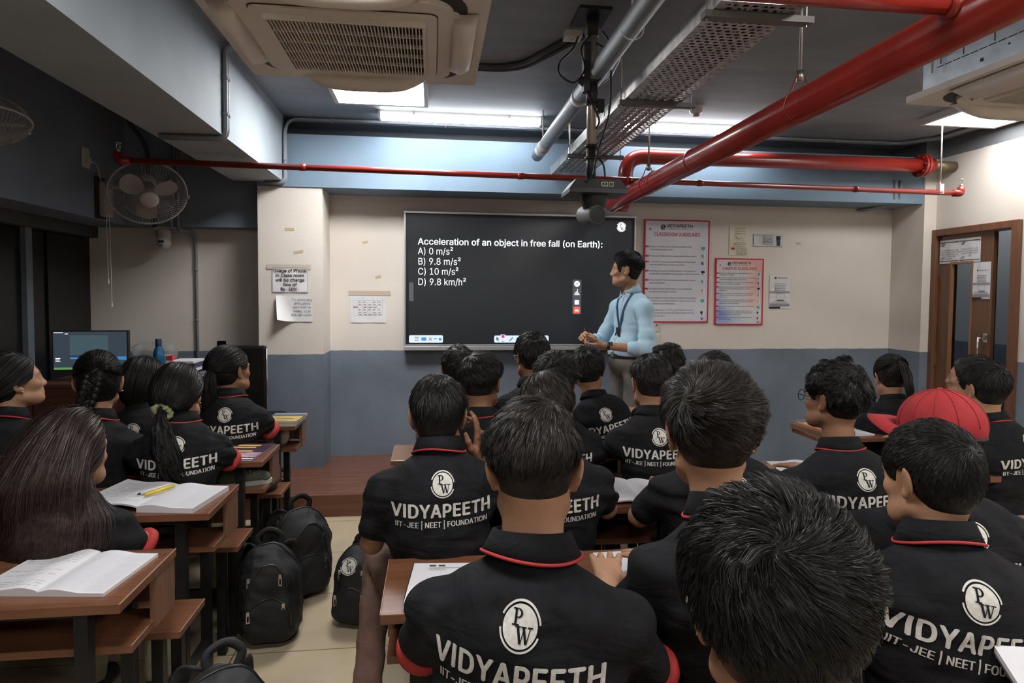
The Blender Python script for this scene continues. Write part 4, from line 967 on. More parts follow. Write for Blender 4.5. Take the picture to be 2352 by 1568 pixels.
for i, x in enumerate((-2.075, -2.025)):
    conduit('alcove_conduit', [(x, 5.378, 2.93), (x, 5.378, 2.06)]+([(-1.96, 5.50, 2.06), (-1.955, 5.563, 1.97), (-1.955, 5.563, 0.6)] if i else [(x, 5.46, 2.055)]), 0.0125, ('short left' if i == 0 else 'long right')+' grey conduit going down the dark lintel of the alcove', clips=[(x, 5.378, 2.45, *Z1)]+([(-1.955, 5.56, 1.75, *Z1), (-1.955, 5.56, 1.33, *Z1)] if i else []), rad_=0.05)
conduit('bulkhead_conduit', [(-2.2, 5.378, 2.08), (-2.25, 5.378, 2.72), (-2.30, 5.0, 2.93), (-1.6, 4.6, 2.93)], 0.016, 'black conduit in the dark upper left corner above the fan', M_cdark, 0.1)
conduit('bulkhead_conduit', [(-2.40, 3.9, 2.93), (-1.57, 3.9, 2.93)], 0.018, 'straight black conduit under the dark ceiling left of the beam', M_cdark)
for i, x in enumerate((4.08, 4.13)):
    conduit('corner_conduit', [(x, 5.19, 2.60), (x, 5.19, 2.43), (x-0.02, 5.4, 2.39), (x-0.10, 5.56, 2.38)], 0.012, ('left' if i == 0 else 'right')+' conduit running down the beam under the red flange')

# ------------------------------------------------------------------ pole with the ceiling camera
M_bplastic = mat('black_plastic', (0.02, 0.02, 0.022), 0.5, var=0.1); M_dmetal = mat('dark_metal', (0.03, 0.03, 0.033), 0.4, metal=0.4)
M_chrome = mat('bronze_chrome', (0.42, 0.36, 0.29), 0.3, metal=0.35)
pc = tag(empty('ceiling_pole_camera', (0.785, 3.12, 2.95)), 'black camera unit hanging from the ceiling on a metal pole with cables', 'camera')
B('ceiling_plate', M_dmetal, (0.70, 3.03, 2.935, 0.86, 3.25, 2.95), parent=pc)
mb = MB(); mb.tube([(0.785, 3.12, 2.13), (0.785, 3.12, 2.90)], 0.0235, 20); mb.build('pole', M_chrome, pc, True)
mb = MB(); mb.tube([(0.785, 3.12, 2.84), (0.785, 3.12, 2.945)], 0.032, 16); mb.tube([(0.785, 3.12, 2.50), (0.785, 3.12, 2.62)], 0.029, 16); mb.tube([(0.785, 3.12, 2.12), (0.785, 3.12, 2.30)], 0.024, 16)
for z in (2.505, 2.56, 2.615, 2.30, 2.24): mb.tube([(0.785, 3.12, z-0.006), (0.785, 3.12, z+0.006)], 0.0325, 16)
mb.build('clamp_sleeve', M_bplastic, pc, True)
mb = MB(); mb.box(0.735, 3.08, 2.56, 0.765, 3.13, 2.80); mb.tube([(0.72, 3.10, 2.62), (0.745, 3.10, 2.60)], 0.02, 10); mb.box(0.81, 3.1, 2.47, 0.845, 3.13, 2.53); mb.build('bracket', M_bplastic, pc)
Mb = Matrix.Translation((0.797, 3.10, 2.085))
mb = MB(); mb.add([Mb@Vector(p) for p in ((-0.145, -0.10, -0.032), (0.145, -0.10, -0.032), (0.145, 0.10, -0.032), (-0.145, 0.10, -0.032), (-0.145, -0.10, -0.012), (0.145, -0.10, -0.012), (0.145, 0.10, -0.012), (-0.145, 0.10, -0.012), (-0.11, -0.085, 0.035), (0.11, -0.085, 0.035), (0.11, 0.085, 0.035), (-0.11, 0.085, 0.035))],
    [(0, 3, 2, 1), (0, 1, 5, 4), (1, 2, 6, 5), (2, 3, 7, 6), (3, 0, 4, 7), (4, 5, 9, 8), (5, 6, 10, 9), (6, 7, 11, 10), (7, 4, 8, 11), (8, 9, 10, 11)]); hb_ = mb.build('base_housing', mat('camera_grey', (0.055, 0.055, 0.058), 0.5), pc)
mb = MB(); M_port = mat('port_metal', (0.4, 0.38, 0.3), 0.4, metal=0.4)
for x0, w in ((0.012, 0.032), (0.050, 0.022)): mb.box(0.797+x0, 3.003, 2.083, 0.797+x0+w, 3.014, 2.105)
mb.pieces('port_panel', M_port, hb_)
mb = MB()
for x0, w in ((0.016, 0.010), (0.030, 0.010), (0.053, 0.015)): mb.box(0.797+x0, 3.000, 2.087, 0.797+x0+w, 3.006, 2.101)
mb.pieces('port_socket', M_acd, hb_)
mb = MB(); mb.lathe([(0.072, 2.053), (0.070, 2.035), (0.052, 1.985), (0.038, 1.955), (0.0001, 1.955)], 28, Matrix.Translation((0.797, 3.10, 0))); mb.build('swivel_neck', M_bplastic, pc, True)
cl = MB(); Mc = Matrix.Translation((0.790, 3.085, 1.955)) @ Matrix.Rotation(rad(12), 4, 'Z') @ Matrix.Rotation(rad(96), 4, 'X')
cl.lathe([(0.0001, -0.11), (0.042, -0.11), (0.046, -0.10), (0.047, 0.03), (0.046, 0.045), (0.041, 0.050), (0.040, 0.044), (0.0001, 0.044)], 32, Mc); ch_ = cl.build('camera_head', mat('camera_head_grey', (0.13, 0.13, 0.135), 0.55), pc); smooth_by_angle(ch_, 40)
cl = MB(); cl.lathe([(0.0001, 0.048), (0.030, 0.047), (0.0405, 0.046)], 32, Mc); cl.build('lens_cover', M_bplastic, ch_, True)
M_cab = mat('black_cable', (0.012, 0.012, 0.013), 0.5)
def spl(p, n=8):
    p = [Vector(q) for q in p]; p = [2*p[0]-p[1]]+p+[2*p[-1]-p[-2]]; o = []
    for a, b, c, d in zip(p, p[1:], p[2:], p[3:]):
        for i in range(n): t = i/n; o.append(0.5*((2*b)+(c-a)*t+(2*a-5*b+4*c-d)*t*t+(3*b-a-3*c+d)*t**3))
    return o+[p[-2]]
for pts in ([(0.83, 3.1, 2.86), (0.865, 3.08, 2.78), (0.87, 3.08, 2.6), (0.86, 3.07, 2.45), (0.80, 3.06, 2.25), (0.77, 3.02, 2.14), (0.73, 3.0, 2.10)],
            [(0.77, 3.1, 2.84), (0.72, 3.08, 2.76), (0.735, 3.07, 2.66), (0.68, 3.06, 2.59), (0.61, 3.07, 2.63), (0.62, 3.10, 2.70), (0.70, 3.2, 2.80), (0.76, 3.32, 2.92)],
            [(0.74, 3.09, 2.58), (0.78, 3.085, 2.50), (0.815, 3.085, 2.42), (0.80, 3.09, 2.38)], [(0.80, 3.09, 2.25), (0.835, 3.07, 2.2), (0.84, 3.05, 2.12), (0.835, 3.02, 2.10)],
            [(0.80, 3.1, 2.80), (0.86, 3.1, 2.76), (0.84, 3.09, 2.66), (0.80, 3.09, 2.60)]):
    mb = MB(); mb.tube(spl(pts), 0.0045, 6); mb.build('cable', M_cab, pc, True)
sd = tag(empty('smoke_detector', (1.92, 4.5, 2.95)), 'round white smoke detector on the ceiling above the right tube light', 'smoke detector')
mb = MB(); mb.lathe([(0.055, 2.95), (0.055, 2.93), (0.045, 2.905), (0.028, 2.898), (0.0001, 2.897)], 24, Matrix.Translation((1.92, 4.5, 0))); mb.build('detector_body', M_white, sd, True)
mb = MB(); mb.lathe([(0.022, 2.90), (0.022, 2.878), (0.0001, 2.876)], 16, Matrix.Translation((1.92, 4.5, 0))); mb.build('sensor_cup', mat('sensor_yellow_grey', (0.42, 0.40, 0.33), 0.4), sd)
jb = tag(empty('junction_box', (0.72, 3.36, 2.95)), 'beige junction box on the ceiling beside the camera pole', 'junction box')
B('box_body', M_white, (0.69, 3.31, 2.915, 0.78, 3.39, 2.95), parent=jb); B('cover_screw', M_steel, (0.725, 3.345, 2.908, 0.735, 3.355, 2.911), parent=jb)

# ------------------------------------------------------------------ wall fans, socket, dome camera
M_fan = mat('fan_ivory', (0.42, 0.39, 0.36), 0.5); M_wire = mat('fan_wire', (0.45, 0.43, 0.41), 0.4)
def wall_fan(c, nrm, wallp, label, R=0.215):
    r = tag(empty('wall_fan', wallp), label, 'wall fan', 'caged wall fans'); n = Vector(nrm).normalized(); Mf = n.to_track_quat('Z', 'Y').to_matrix().to_4x4(); Mf.translation = c
    mb = MB()
    for k in range(72):
        a = 2*PI*k/72; ca, sa = math.cos(a), math.sin(a)
        mb.tube([Mf@Vector((ca*q*R, sa*q*R, z)) for q, z in ((0.26, 0.085), (0.6, 0.075), (0.88, 0.045), (1.0, 0.0))], 0.0011, 3, caps=False)
        mb.tube([Mf@Vector((ca*q*R, sa*q*R, z)) for q, z in ((0.30, -0.085), (0.7, -0.075), (0.93, -0.045), (1.0, 0.0))], 0.0011, 3, caps=False)
    for q, z in ((0.62, 0.074), (0.85, -0.060)): mb.tube([Mf@Vector((math.cos(2*PI*k/36)*q*R, math.sin(2*PI*k/36)*q*R, z)) for k in range(36)], 0.0014, 4, closed=True)
    mb.build('wire_cage', M_wire, r, True)
    mb = MB(); mb.tube([Mf@Vector((math.cos(2*PI*k/48)*R, math.sin(2*PI*k/48)*R, 0)) for k in range(48)], 0.006, 6, closed=True); mb.tube([Mf@Vector((R, 0, 0)), Mf@Vector((R+0.015, 0, 0))], 0.012, 8); mb.build('cage_rim', M_wire, r, True)
    mb = MB(); mb.lathe([(0.058, 0.078), (0.056, 0.089), (0.03, 0.095), (0.0001, 0.096)], 24, Mf); mb.build('badge_cap', M_white, r, True)
    mb = MB()
    for k in range(3):
        A = Mf @ Matrix.Rotation(2*PI*k/3+0.5, 4, 'Z'); N = 14; pr = []
        for i in range(N): a = 2*PI*i/N; pr.append((0.105+0.085*math.cos(a)*(1 if math.cos(a) > 0 else 0.85), 0.062*math.sin(a)*(1+0.25*math.cos(a))))
        vs = [A@Vector((x, y, 0.01+y*0.28)) for x, y in pr]+[A@Vector((x, y, 0.007+y*0.28)) for x, y in pr]
        mb.add(vs, [tuple(range(N)), tuple(range(2*N-1, N-1, -1))]+[(i, N+i, N+(i+1) % N, (i+1) % N) for i in range(N)])
    mb.lathe([(0.03, -0.03), (0.034, 0.0), (0.028, 0.03), (0.0001, 0.04)], 16, Mf); mb.build('blades', M_fan, r)
    mb = MB(); mb.lathe([(0.0001, -0.21), (0.045, -0.20), (0.062, -0.15), (0.062, -0.09), (0.05, -0.08)], 20, Mf); mb.build('motor_housing', M_fan, r, True)
    w = Vector(wallp); m0 = Mf@Vector((0, 0, -0.17)); mb = MB()
    mb.tube(spl([m0, m0.lerp(w, 0.5)+Vector((0, 0, -0.02)), w+Vector((0.045, 0, 0.05))], 5), [0.03]*10+[0.03], 10) if False else mb.tube([m0, w+Vector((0.05, 0, 0.08))], 0.028, 10)
    mb.box(w.x+0.02, w.y-0.05, w.z-0.14, w.x+0.085, w.y+0.05, w.z+0.12, bev=0.02); mb.build('wall_bracket', M_fan, r)
    B('mounting_board', mat('dark_wood_block', (0.05, 0.03, 0.02), 0.7), (w.x, w.y-0.06, w.z-0.15, w.x+0.02, w.y+0.06, w.z+0.15), parent=r)
    for dy, L in ((-0.02, 0.45), (0.025, 0.62)):
        mb = MB(); mb.tube([(w.x+0.06, w.y+dy, w.z-0.14), (w.x+0.065, w.y+dy, w.z-0.14-L)], 0.0022, 5); mb.tube([(w.x+0.065, w.y+dy, w.z-0.14-L), (w.x+0.065, w.y+dy, w.z-0.175-L)], [0.005, 0.008], 8); mb.build('pull_cord', M_white, r)
    return r
wall_fan((-1.90, 4.55, 2.22), (0.40, -0.72, -0.62), (-2.43, 5.00, 2.245), 'white caged wall fan with pull cords beside the alcove', R=0.235)
wall_fan((-2.09, 3.22, 2.335), (0.16, -0.10, -1.0), (-2.43, 3.45, 2.25), 'white caged wall fan cut by the left edge of the photo')
so = tag(empty('fan_socket', (-2.43, 4.82, 2.50)), 'white switched socket on the dark bulkhead above the wall fan', 'socket')
B('socket_plate', M_white, (-2.43, 4.775, 2.43, -2.415, 4.865, 2.57), parent=so, bev=0.004)
mb = MB(); mb.box(-2.417, 4.80, 2.46, -2.395, 4.845, 2.50); mb.build('plug', M_white, so)
mb = MB(); mb.tube(spl([(-2.40, 4.84, 2.48), (-2.40, 4.92, 2.47), (-2.405, 4.97, 2.40), (-2.405, 5.0, 2.33)]), 0.004, 6); mb.build('cord', M_white, so, True)
cc = tag(empty('security_camera', (-2.16, 5.47, 2.09)), 'white dome security camera hanging under the alcove lintel', 'camera')
mb = MB(); mb.box(-2.23, 5.43, 2.06, -2.09, 5.51, 2.09); mb.lathe([(0.055, 2.06), (0.05, 2.0), (0.045, 1.97)], 20, Matrix.Translation((-2.16, 5.46, 0)), cap=True); mb.build('mount_base', M_white, cc)
Mc = Matrix.Translation((-2.155, 5.43, 1.96)) @ Matrix.Rotation(rad(80), 4, 'X')
mb = MB(); mb.lathe([(0.0001, -0.05), (0.045, -0.04), (0.052, 0.0), (0.045, 0.035), (0.03, 0.05), (0.0001, 0.052)], 24, Mc); mb.build('camera_ball', M_white, cc, True)
mb = MB(); mb.box(-2.175, 5.370, 1.955, -2.135, 5.386, 1.975); mb.box(-2.165, 5.374, 1.935, -2.145, 5.386, 1.943); mb.build('lens_window', M_acd, cc)
# ------------------------------------------------------------------ interactive screen
M_ink = mat('ink_black', (0.02, 0.02, 0.025), 0.8); M_inkr = mat('ink_red', (0.50, 0.03, 0.05), 0.7); M_inkg = mat('ink_grey', (0.045, 0.05, 0.075), 0.8)
M_paper = mat('white_paper', (0.70, 0.70, 0.72), 0.75, var=0.03, vscale=8); M_tape = mat('adhesive_tape', (0.50, 0.42, 0.33), 0.5)
M_silver = mat('silver_frame', (0.55, 0.57, 0.60), 0.35, metal=0.7); M_bezel = mat('screen_bezel', (0.012, 0.012, 0.014), 0.35)
M_scr = mat('screen_glass', (0.010, 0.011, 0.013), 0.28, spec=0.5, emit=(0.75, 0.85, 1.0), estr=0.006)
E_txt = mat('screen_text_white', (0.1, 0.1, 0.1), 0.5, emit=(0.95, 0.97, 1.0), estr=0.55); E_bar = mat('screen_bar_pale', (0.1, 0.1, 0.1), 0.5, emit=(0.72, 0.82, 0.95), estr=0.42)
E_blue = mat('screen_icon_blue', (0.05, 0.05, 0.05), 0.5, emit=(0.03, 0.30, 0.75), estr=0.4); E_red = mat('screen_icon_red', (0.05, 0.05, 0.05), 0.5, emit=(0.9, 0.12, 0.07), estr=0.4)
E_grey = mat('screen_panel_grey', (0.05, 0.05, 0.05), 0.5, emit=(0.35, 0.40, 0.50), estr=0.06); E_drk = mat('screen_icon_dark', (0.02, 0.02, 0.02), 0.5, emit=(0.1, 0.1, 0.12), estr=0.3)
E_mag = mat('screen_icon_magenta', (0.02, 0.02, 0.02), 0.5, emit=(0.65, 0.05, 0.5), estr=0.35)
sc = tag(empty('interactive_screen', (0.78, 5.55, 1.07)), 'large black interactive screen showing a quiz question on the front wall', 'screen')
B('screen_frame', M_silver, (-0.245, 5.505, 1.075, -0.232, 5.577, 2.27), (1.793, 5.505, 1.075, 1.806, 5.577, 2.27), parent=sc)
B('top_rail', M_silver, (-0.247, 5.495, 2.252, 1.808, 5.577, 2.272), parent=sc, bev=0.003)
B('bottom_tray', M_silver, (-0.245, 5.475, 1.075, 1.806, 5.577, 1.112), parent=sc, bev=0.004)
B('tray_lip', M_silver, (-0.245, 5.49, 1.115, 1.806, 5.51, 1.128), parent=sc)
B('bezel', M_bezel, (-0.232, 5.512, 1.11, 1.793, 5.56, 2.253), parent=sc)
pn = B('screen_panel', M_scr, (-0.205, 5.508, 1.135, 1.768, 5.5125, 2.228), parent=sc)
Ps = plane((0, 5.5065, 0), (1, 0, 0), (0, 0, 1))
def sheet(mb, P, x0, y0, x1, y1, lift=0.0, r=0.0):
    if r: mb.add([P@Vector((x, y, lift)) for x, y in [((x0+x1)/2+a, (y0+y1)/2+b) for a, b in rr((x1-x0)/2, (y1-y0)/2, r, 5)]], [tuple(range(24))])
    else: mb.add([P@Vector(q) for q in ((x0, y0, lift), (x1, y0, lift), (x1, y1, lift), (x0, y1, lift))], [(0, 1, 2, 3)])
def at2(P, x, y): return P @ Matrix.Translation((x, y, 0))
mb = MB(); put_text(mb, 'Acceleration of an object in free fall (on Earth):', 0.074, at2(Ps, -0.129, 1.987), bold=0.014, width=1.625, res=3); mb.build('question_line', E_txt, pn); mb = MB()
for s_, w, z in (('A) 0 m/s\u00b2', 0.30, 1.903), ('B) 9.8 m/s\u00b2', 0.362, 1.815), ('C) 10 m/s\u00b2', 0.345, 1.729), ('D) 9.8 km/h\u00b2', 0.408, 1.639)):
    put_text(mb, s_, 0.078, at2(Ps, -0.129, z), bold=0.002, width=w, res=3); mb.build('answer_line', E_txt, pn); mb = MB()
mb = MB(); put_logo(mb, 0.043, at2(Ps, 1.671, 2.172), lift=0.0006); mb.build('screen_emblem', [E_txt, M_bezel], pn)
mb = MB(); sheet(mb, Ps, -0.203, 1.140, 0.088, 1.205, 0, 0.012); mb.build('menu_bar', E_bar, pn)
mb = MB()
for k in range(3): sheet(mb, Ps, -0.155, 1.158+k*0.014, -0.120, 1.163+k*0.014, 0.0006)
for a in (0.6, 2.2): mb.add([Ps@Vector((-0.02+0.02*math.cos(a+q)*s2, 1.172+0.02*math.sin(a+q)*s2, 0.0006)) for q, s2 in ((-0.12, 1), (0.12, 1), (PI-0.12, 1), (PI+0.12, 1))], [(0, 1, 2, 3)])
mb.build('menu_icons_dark', E_drk, pn)
mb = MB(); sheet(mb, Ps, -0.098, 1.158, -0.055, 1.187, 0.0006, 0.004); sheet(mb, Ps, 0.013, 1.172, 0.040, 1.180, 0.0006, 0.003); sheet(mb, Ps, 0.010, 1.164, 0.016, 1.178, 0.0006); sheet(mb, Ps, 0.052, 1.160, 0.075, 1.182, 0.0006, 0.003); mb.build('menu_icons_blue', E_blue, pn)
mb = MB(); sheet(mb, Ps, 0.535, 1.140, 1.02, 1.202, 0, 0.014); sheet(mb, Ps, 0.592, 1.19, 0.632, 1.212, 0.0003, 0.006); mb.build('tool_bar', E_bar, pn)
mb = MB(); mb.add([Ps@Vector((0.555+x, 1.150+y, 0.0006)) for x, y in ((0, 0.042), (0, 0.008), (0.009, 0.016), (0.015, 0.0), (0.021, 0.003), (0.014, 0.018), (0.026, 0.019))], [(0, 1, 2, 3, 4, 5, 6)]); mb.build('cursor_icon', E_drk, pn)
mb = MB(); sheet(mb, Ps, 0.600, 1.182, 0.626, 1.207, 0.0009, 0.003); sheet(mb, Ps, 0.603, 1.147, 0.623, 1.152, 0.0009); mb.build('pen_icon', E_mag, pn)
mb = MB(); mb.add([Ps@Vector((x, y, 0.0006)) for x, y in ((0.665, 1.155), (0.675, 1.150), (0.705, 1.182), (0.695, 1.188))], [(0, 1, 2, 3)]); mb.add(*[(lambda v, f: ([Ps@Vector((0.745+x*0.02, 1.165+y*0.02, 0.0006)) for x, y in v], f))(*arc_strip(0.7, 1.0, 20, 170, 8))][0]); mb.build('eraser_icon', E_blue, pn)
mb = MB(); sheet(mb, Ps, 1.232, 1.392, 1.312, 1.700, 0, 0.008); sheet(mb, Ps, -0.203, 1.50, -0.165, 1.66, 0, 0.006); mb.build('side_panel', E_grey, pn)
mb = MB(); mb.add([Ps@Vector((1.272+x, 1.662+y, 0.0006)) for x, y in disc(20, 0.026)], [tuple(range(20))])
for k, hgt in enumerate((0.018, 0.026, 0.046, 0.014)): sheet(mb, Ps, 1.252+k*0.011, 1.57, 1.258+k*0.011, 1.57+hgt, 0.0006)
sheet(mb, Ps, 1.248, 1.563, 1.298, 1.568, 0.0006); sheet(mb, Ps, 1.252, 1.478, 1.292, 1.518, 0.0006, 0.004); mb.build('side_icons', E_txt, pn)
mb = MB(); mb.add([Ps@Vector((x, y, 0.0012)) for x, y in ((1.256, 1.652), (1.266, 1.662), (1.272, 1.657), (1.288, 1.674), (1.284, 1.676), (1.272, 1.664), (1.266, 1.668), (1.254, 1.655))], [tuple(range(8))]); put_text(mb, '3D', 0.022, at2(Ps, 1.261, 1.490), lift=0.0012); mb.build('side_icon_marks', E_drk, pn)
mb = MB(); sheet(mb, Ps, 1.242, 1.398, 1.302, 1.460, 0.0006, 0.012); mb.build('red_icon', E_red, pn)
mb = MB(); sheet(mb, Ps, 1.253, 1.418, 1.291, 1.428, 0.0012, 0.004); sheet(mb, Ps, 1.262, 1.428, 1.268, 1.438, 0.0012); sheet(mb, Ps, 1.274, 1.428, 1.280, 1.436, 0.0012); mb.build('red_icon_mark', E_txt, pn)

# ------------------------------------------------------------------ posters and notices
M_pw = mat('poster_lilac_white', (0.58, 0.58, 0.66), 0.5, col2=(0.68, 0.68, 0.72), vscale=2.5)
def pastel():
    m = bpy.data.materials.new('poster_pastel_wash'); m.use_nodes = True; nt = m.node_tree; b = nt.nodes['Principled BSDF']; b.inputs['Roughness'].default_value = 0.5
    tc = nt.nodes.new('ShaderNodeTexCoord'); n = nt.nodes.new('ShaderNodeTexNoise'); n.inputs['Scale'].default_value = 3.2; nt.links.new(tc.outputs['Object'], n.inputs['Vector'])
    sx = nt.nodes.new('ShaderNodeSeparateXYZ'); nt.links.new(tc.outputs['Object'], sx.inputs[0])
    # coloured wash: blue at the lower left, pink and orange towards the upper right
    mm = nt.nodes.new('ShaderNodeMath'); mm.operation = 'MULTIPLY_ADD'; mm.inputs[1].default_value = 0.9; nt.links.new(sx.outputs[0], mm.inputs[0]); nt.links.new(n.outputs[0], mm.inputs[2])
    m2 = nt.nodes.new('ShaderNodeMath'); m2.operation = 'MULTIPLY_ADD'; m2.inputs[1].default_value = 0.55; nt.links.new(sx.outputs[2], m2.inputs[0]); nt.links.new(mm.outputs[0], m2.inputs[2])
    r = nt.nodes.new('ShaderNodeValToRGB'); e = r.color_ramp.elements; e[0].position = 0.22; e[0].color = (0.24, 0.28, 0.60, 1); e[1].position = 0.95; e[1].color = (0.72, 0.36, 0.36, 1)
    for p, c in ((0.40, (0.45, 0.50, 0.68, 1)), (0.56, (0.62, 0.66, 0.66, 1)), (0.70, (0.66, 0.60, 0.64, 1)), (0.84, (0.74, 0.52, 0.46, 1))): q = e.new(p); q.color = c
    nt.links.new(m2.outputs[0], r.inputs[0]); nt.links.new(r.outputs[0], b.inputs['Base Color']); return m
M_teal = mat('print_teal', (0.10, 0.36, 0.40), 0.7); M_purple = mat('print_purple', (0.16, 0.08, 0.35), 0.7); M_skinp = mat('print_peach', (0.60, 0.36, 0.28), 0.7); M_iconw = mat('print_icon_white', (0.72, 0.72, 0.74), 0.7)
def guideline_poster(x0, z0, x1, z1, title, items, label, mpaper, ts, lead, tx, icon, top, y=5.577, gaps=None):
    w, h = x1-x0, z1-z0; P = plane((x0, y-0.012, z0), (1, 0, 0), (0, 0, 1)); r = tag(empty('guideline_poster', (x0+w/2, y, z0)), label, 'poster', 'guideline posters')
    bd = 0.012; B('board', mpaper, (x0+bd, y-0.0115, z0+bd, x1-bd, y, z1-bd), parent=r)
    B('red_border', M_inkr, (x0, y-0.014, z0, x0+bd, y, z1), (x1-bd, y-0.014, z0, x1, y, z1), (x0+bd, y-0.014, z0, x1-bd, y, z0+bd), (x0+bd, y-0.014, z1-bd, x1-bd, y, z1), parent=r)
    k = w/0.62; mb = MB(); put_text(mb, 'VIDYAPEETH', 0.040*k, at2(P, w*0.335, h-0.070*k), bold=0.018, width=0.245*k); mb.build('heading', M_ink, r)
    mb = MB(); put_text(mb, 'POWERED BY', 0.016*k, at2(P, w*0.345, h-0.090*k), bold=0.012, width=0.105*k); mb.build('heading_small', M_ink, r)
    mb = MB(); put_text(mb, 'PHYSICS WALLAH', 0.016*k, at2(P, w*0.53, h-0.090*k), bold=0.012, width=0.125*k); mb.build('subheading', M_inkr, r); mb = MB(); put_text(mb, title, 0.045*k, at2(P, w*0.5, h-top*k), align='CENTER', bold=0.010, width=0.435*k); mb.build('title', M_inkr, r)
    mb = MB(); put_logo(mb, 0.026*k, at2(P, w*0.285, h-0.068*k), light=1, dark=0, lift=0.0007); mb.build('emblem', [M_iconw, M_ink], r)
    t = MB(); q = MB(); n = MB(); yy = h-lead[0]*k; icons = []
    for i, it in enumerate(items):
        lines = it.split('\n'); sheet(q, P, bd, yy-0.002*k, bd+0.030*k, yy+0.014*k, 0.0015); sheet(q, P, bd+0.034*k, yy-0.002*k, bd+0.037*k, yy+0.014*k, 0.0015)
        put_text(n, str(i+1), 0.013*k, at2(P, bd+0.018*k, yy+0.001*k), lift=0.002)
        for j, ln in enumerate(lines): put_text(t, ln, ts, at2(P, tx, yy-j*lead[1]*k), lift=0.0012, res=1, bold=0.003)
        icons.append(yy+0.004*k-(len(lines)-1)*lead[1]*k*0.5); yy -= ((gaps[i] if gaps else lead[2])+ (len(lines)-1)*lead[1])*k
    t.build('rules_text', M_inkg, r); q.build('number_tabs', M_inkr, r); n.build('numbers', M_iconw, r)
    cols = [M_teal, M_teal, M_purple, M_ink, M_teal, M_skinp, M_teal, M_ink, M_inkr]
    for i, yy in enumerate(icons):
        mb = MB(); xa = w*icon; sz = 0.023*k; sheet(mb, P, xa-sz, yy-sz, xa+sz, yy+sz, 0.0015); o = mb.build('icon_picture', M_iconw, r)
        mb = MB(); sheet(mb, P, xa-sz*0.8, yy-sz*(0.1 if i % 2 else 0.3), xa+sz*(0.2 if i % 3 else 0.8), yy+sz*0.8, 0.0022); sheet(mb, P, xa-sz*0.3, yy-sz*0.8, xa+sz*0.1, yy, 0.0024); mb.build('icon_drawing', cols[i % 9], o)
    mb = MB(); mb.add([P@Vector((x, z, 0.0016)) for x, z in ((bd+0.035*k, h-0.075*k), (bd+0.057*k, h-0.085*k), (bd+0.035*k, h-0.099*k))], [(0, 2, 1)]); mb.add([P@Vector((x, z, 0.0016)) for x, z in ((w-0.075*k, 0.045*k), (w-0.045*k, 0.045*k), (w-0.062*k, 0.018*k))], [(0, 2, 1)]); mb.build('corner_triangles', M_purple, r)
    mb = MB()
    for px, pz in ((bd+0.012, h-bd-0.012), (w-bd-0.012, h-bd-0.012), (bd+0.012, bd+0.012), (w-bd-0.012, bd+0.012)): mb.lathe([(0.007, 0.0), (0.006, 0.005), (0.0001, 0.006)], 12, at2(P, px, pz))
    mb.build('fixing_screw', M_steel, r); return r
guideline_poster(1.904, 1.317, 2.526, 2.254, 'CLASSROOM GUIDELINES', ['Usage of mobile phone is strictly prohibited inside\nclassrooms (except Kanga).', 'Keep your mobile phones on silent mode during classes.', 'If a student is found using mobile phone during classes\nthen the mobile phone will be confiscated.', 'Uploading any kind of videos & photos in PW uniform on\nsocial media is prohibited, doing so may result in suspension.', 'Consumption of food and beverages during an ongoing\nclass is prohibited.', 'Be polite & humble while talking to your classmates,\nfaculties and PW team members.', 'If any student is found creating a nuisance and indulging\nin mischievous activities inside the classroom then strict\ndisciplinary action will be taken.', 'If your attendance is <75%, your online batch access\nwill be blocked & you won\'t be able to watch recorded\nvideos in the batch.'],
    'large white guidelines poster with red border, partly behind the teacher', M_pw, 0.0170, (0.250, 0.0265, 0.0), 0.055, 0.905, 0.148, gaps=(0.058, 0.053, 0.056, 0.056, 0.054, 0.056, 0.057, 0.05))
guideline_poster(2.589, 1.294, 3.061, 1.913, 'CAMPUS GUIDELINES', ['Keep your mobile phone on silent mode near the\nclassroom on campus.', 'If a student is found using mobile phone during classes\nthen the mobile phone will be confiscated.', 'Be polite & humble while talking to your classmates,\nfaculties and PW team members.', 'Uploading any kind of videos & photos in PW uniform\non social media is prohibited and it may lead to\nsuspension.', 'Usage of camera or video equipment is prohibited in\nthe premises. If found, it may lead to a heavy fine/\nsuspension.', 'If any student found creating nuisance and indulging in\nmischievous activities inside the campus then strict\ndisciplinary action will be taken.', 'Do not share your contact number with any PW team\nmembers.', 'Wearing PW ID cards & uniforms in the campus is\nmandatory & exchange of PW ID Card with another\nstudents may lead to strict action.', 'For any query or issues, you may connect with the\nstudent help desk.'],
    'smaller pastel coloured guidelines poster with red border, right of the large one', pastel(), 0.0138, (0.188, 0.0215, 0.0), 0.040, 0.90, 0.140, gaps=(0.034, 0.034, 0.035, 0.036, 0.035, 0.035, 0.035, 0.034, 0.03))
def notice(name, P, w, h, label, group, m=None, curl=0.0, th=0.0012, cat='notice'):
    """A sheet of paper w x h with its lower left corner at P."""
    n = 10; vs = []; fs = []
    for j in range(n+1):
        for i in range(n+1):
            u, v = i/n, j/n; c = curl*max(0, 1-(u*1.6+v*0.55))**2; vs.append(P@Vector((w*u+c*0.35, h*v+c*0.2, 0.003+c+0.0015*math.sin(u*9+v*4))))
    for j in range(n):
        for i in range(n): a = j*(n+1)+i; fs.append((a, a+1, a+n+2, a+n+1))
    r = tag(empty(name, P.translation), label, cat, group); mb = MB(); mb.add(vs, fs); mb.add([P@Vector((0, 0, 0.0002)), P@Vector((w, 0, 0.0002)), P@Vector((w, h, 0.0002)), P@Vector((0, h, 0.0002))], [(0, 1, 2, 3)]) if curl == 0 else None
    s_ = mb.build('sheet', m or M_paper, r, True); return r, s_
G = 'paper notices taped to the walls'
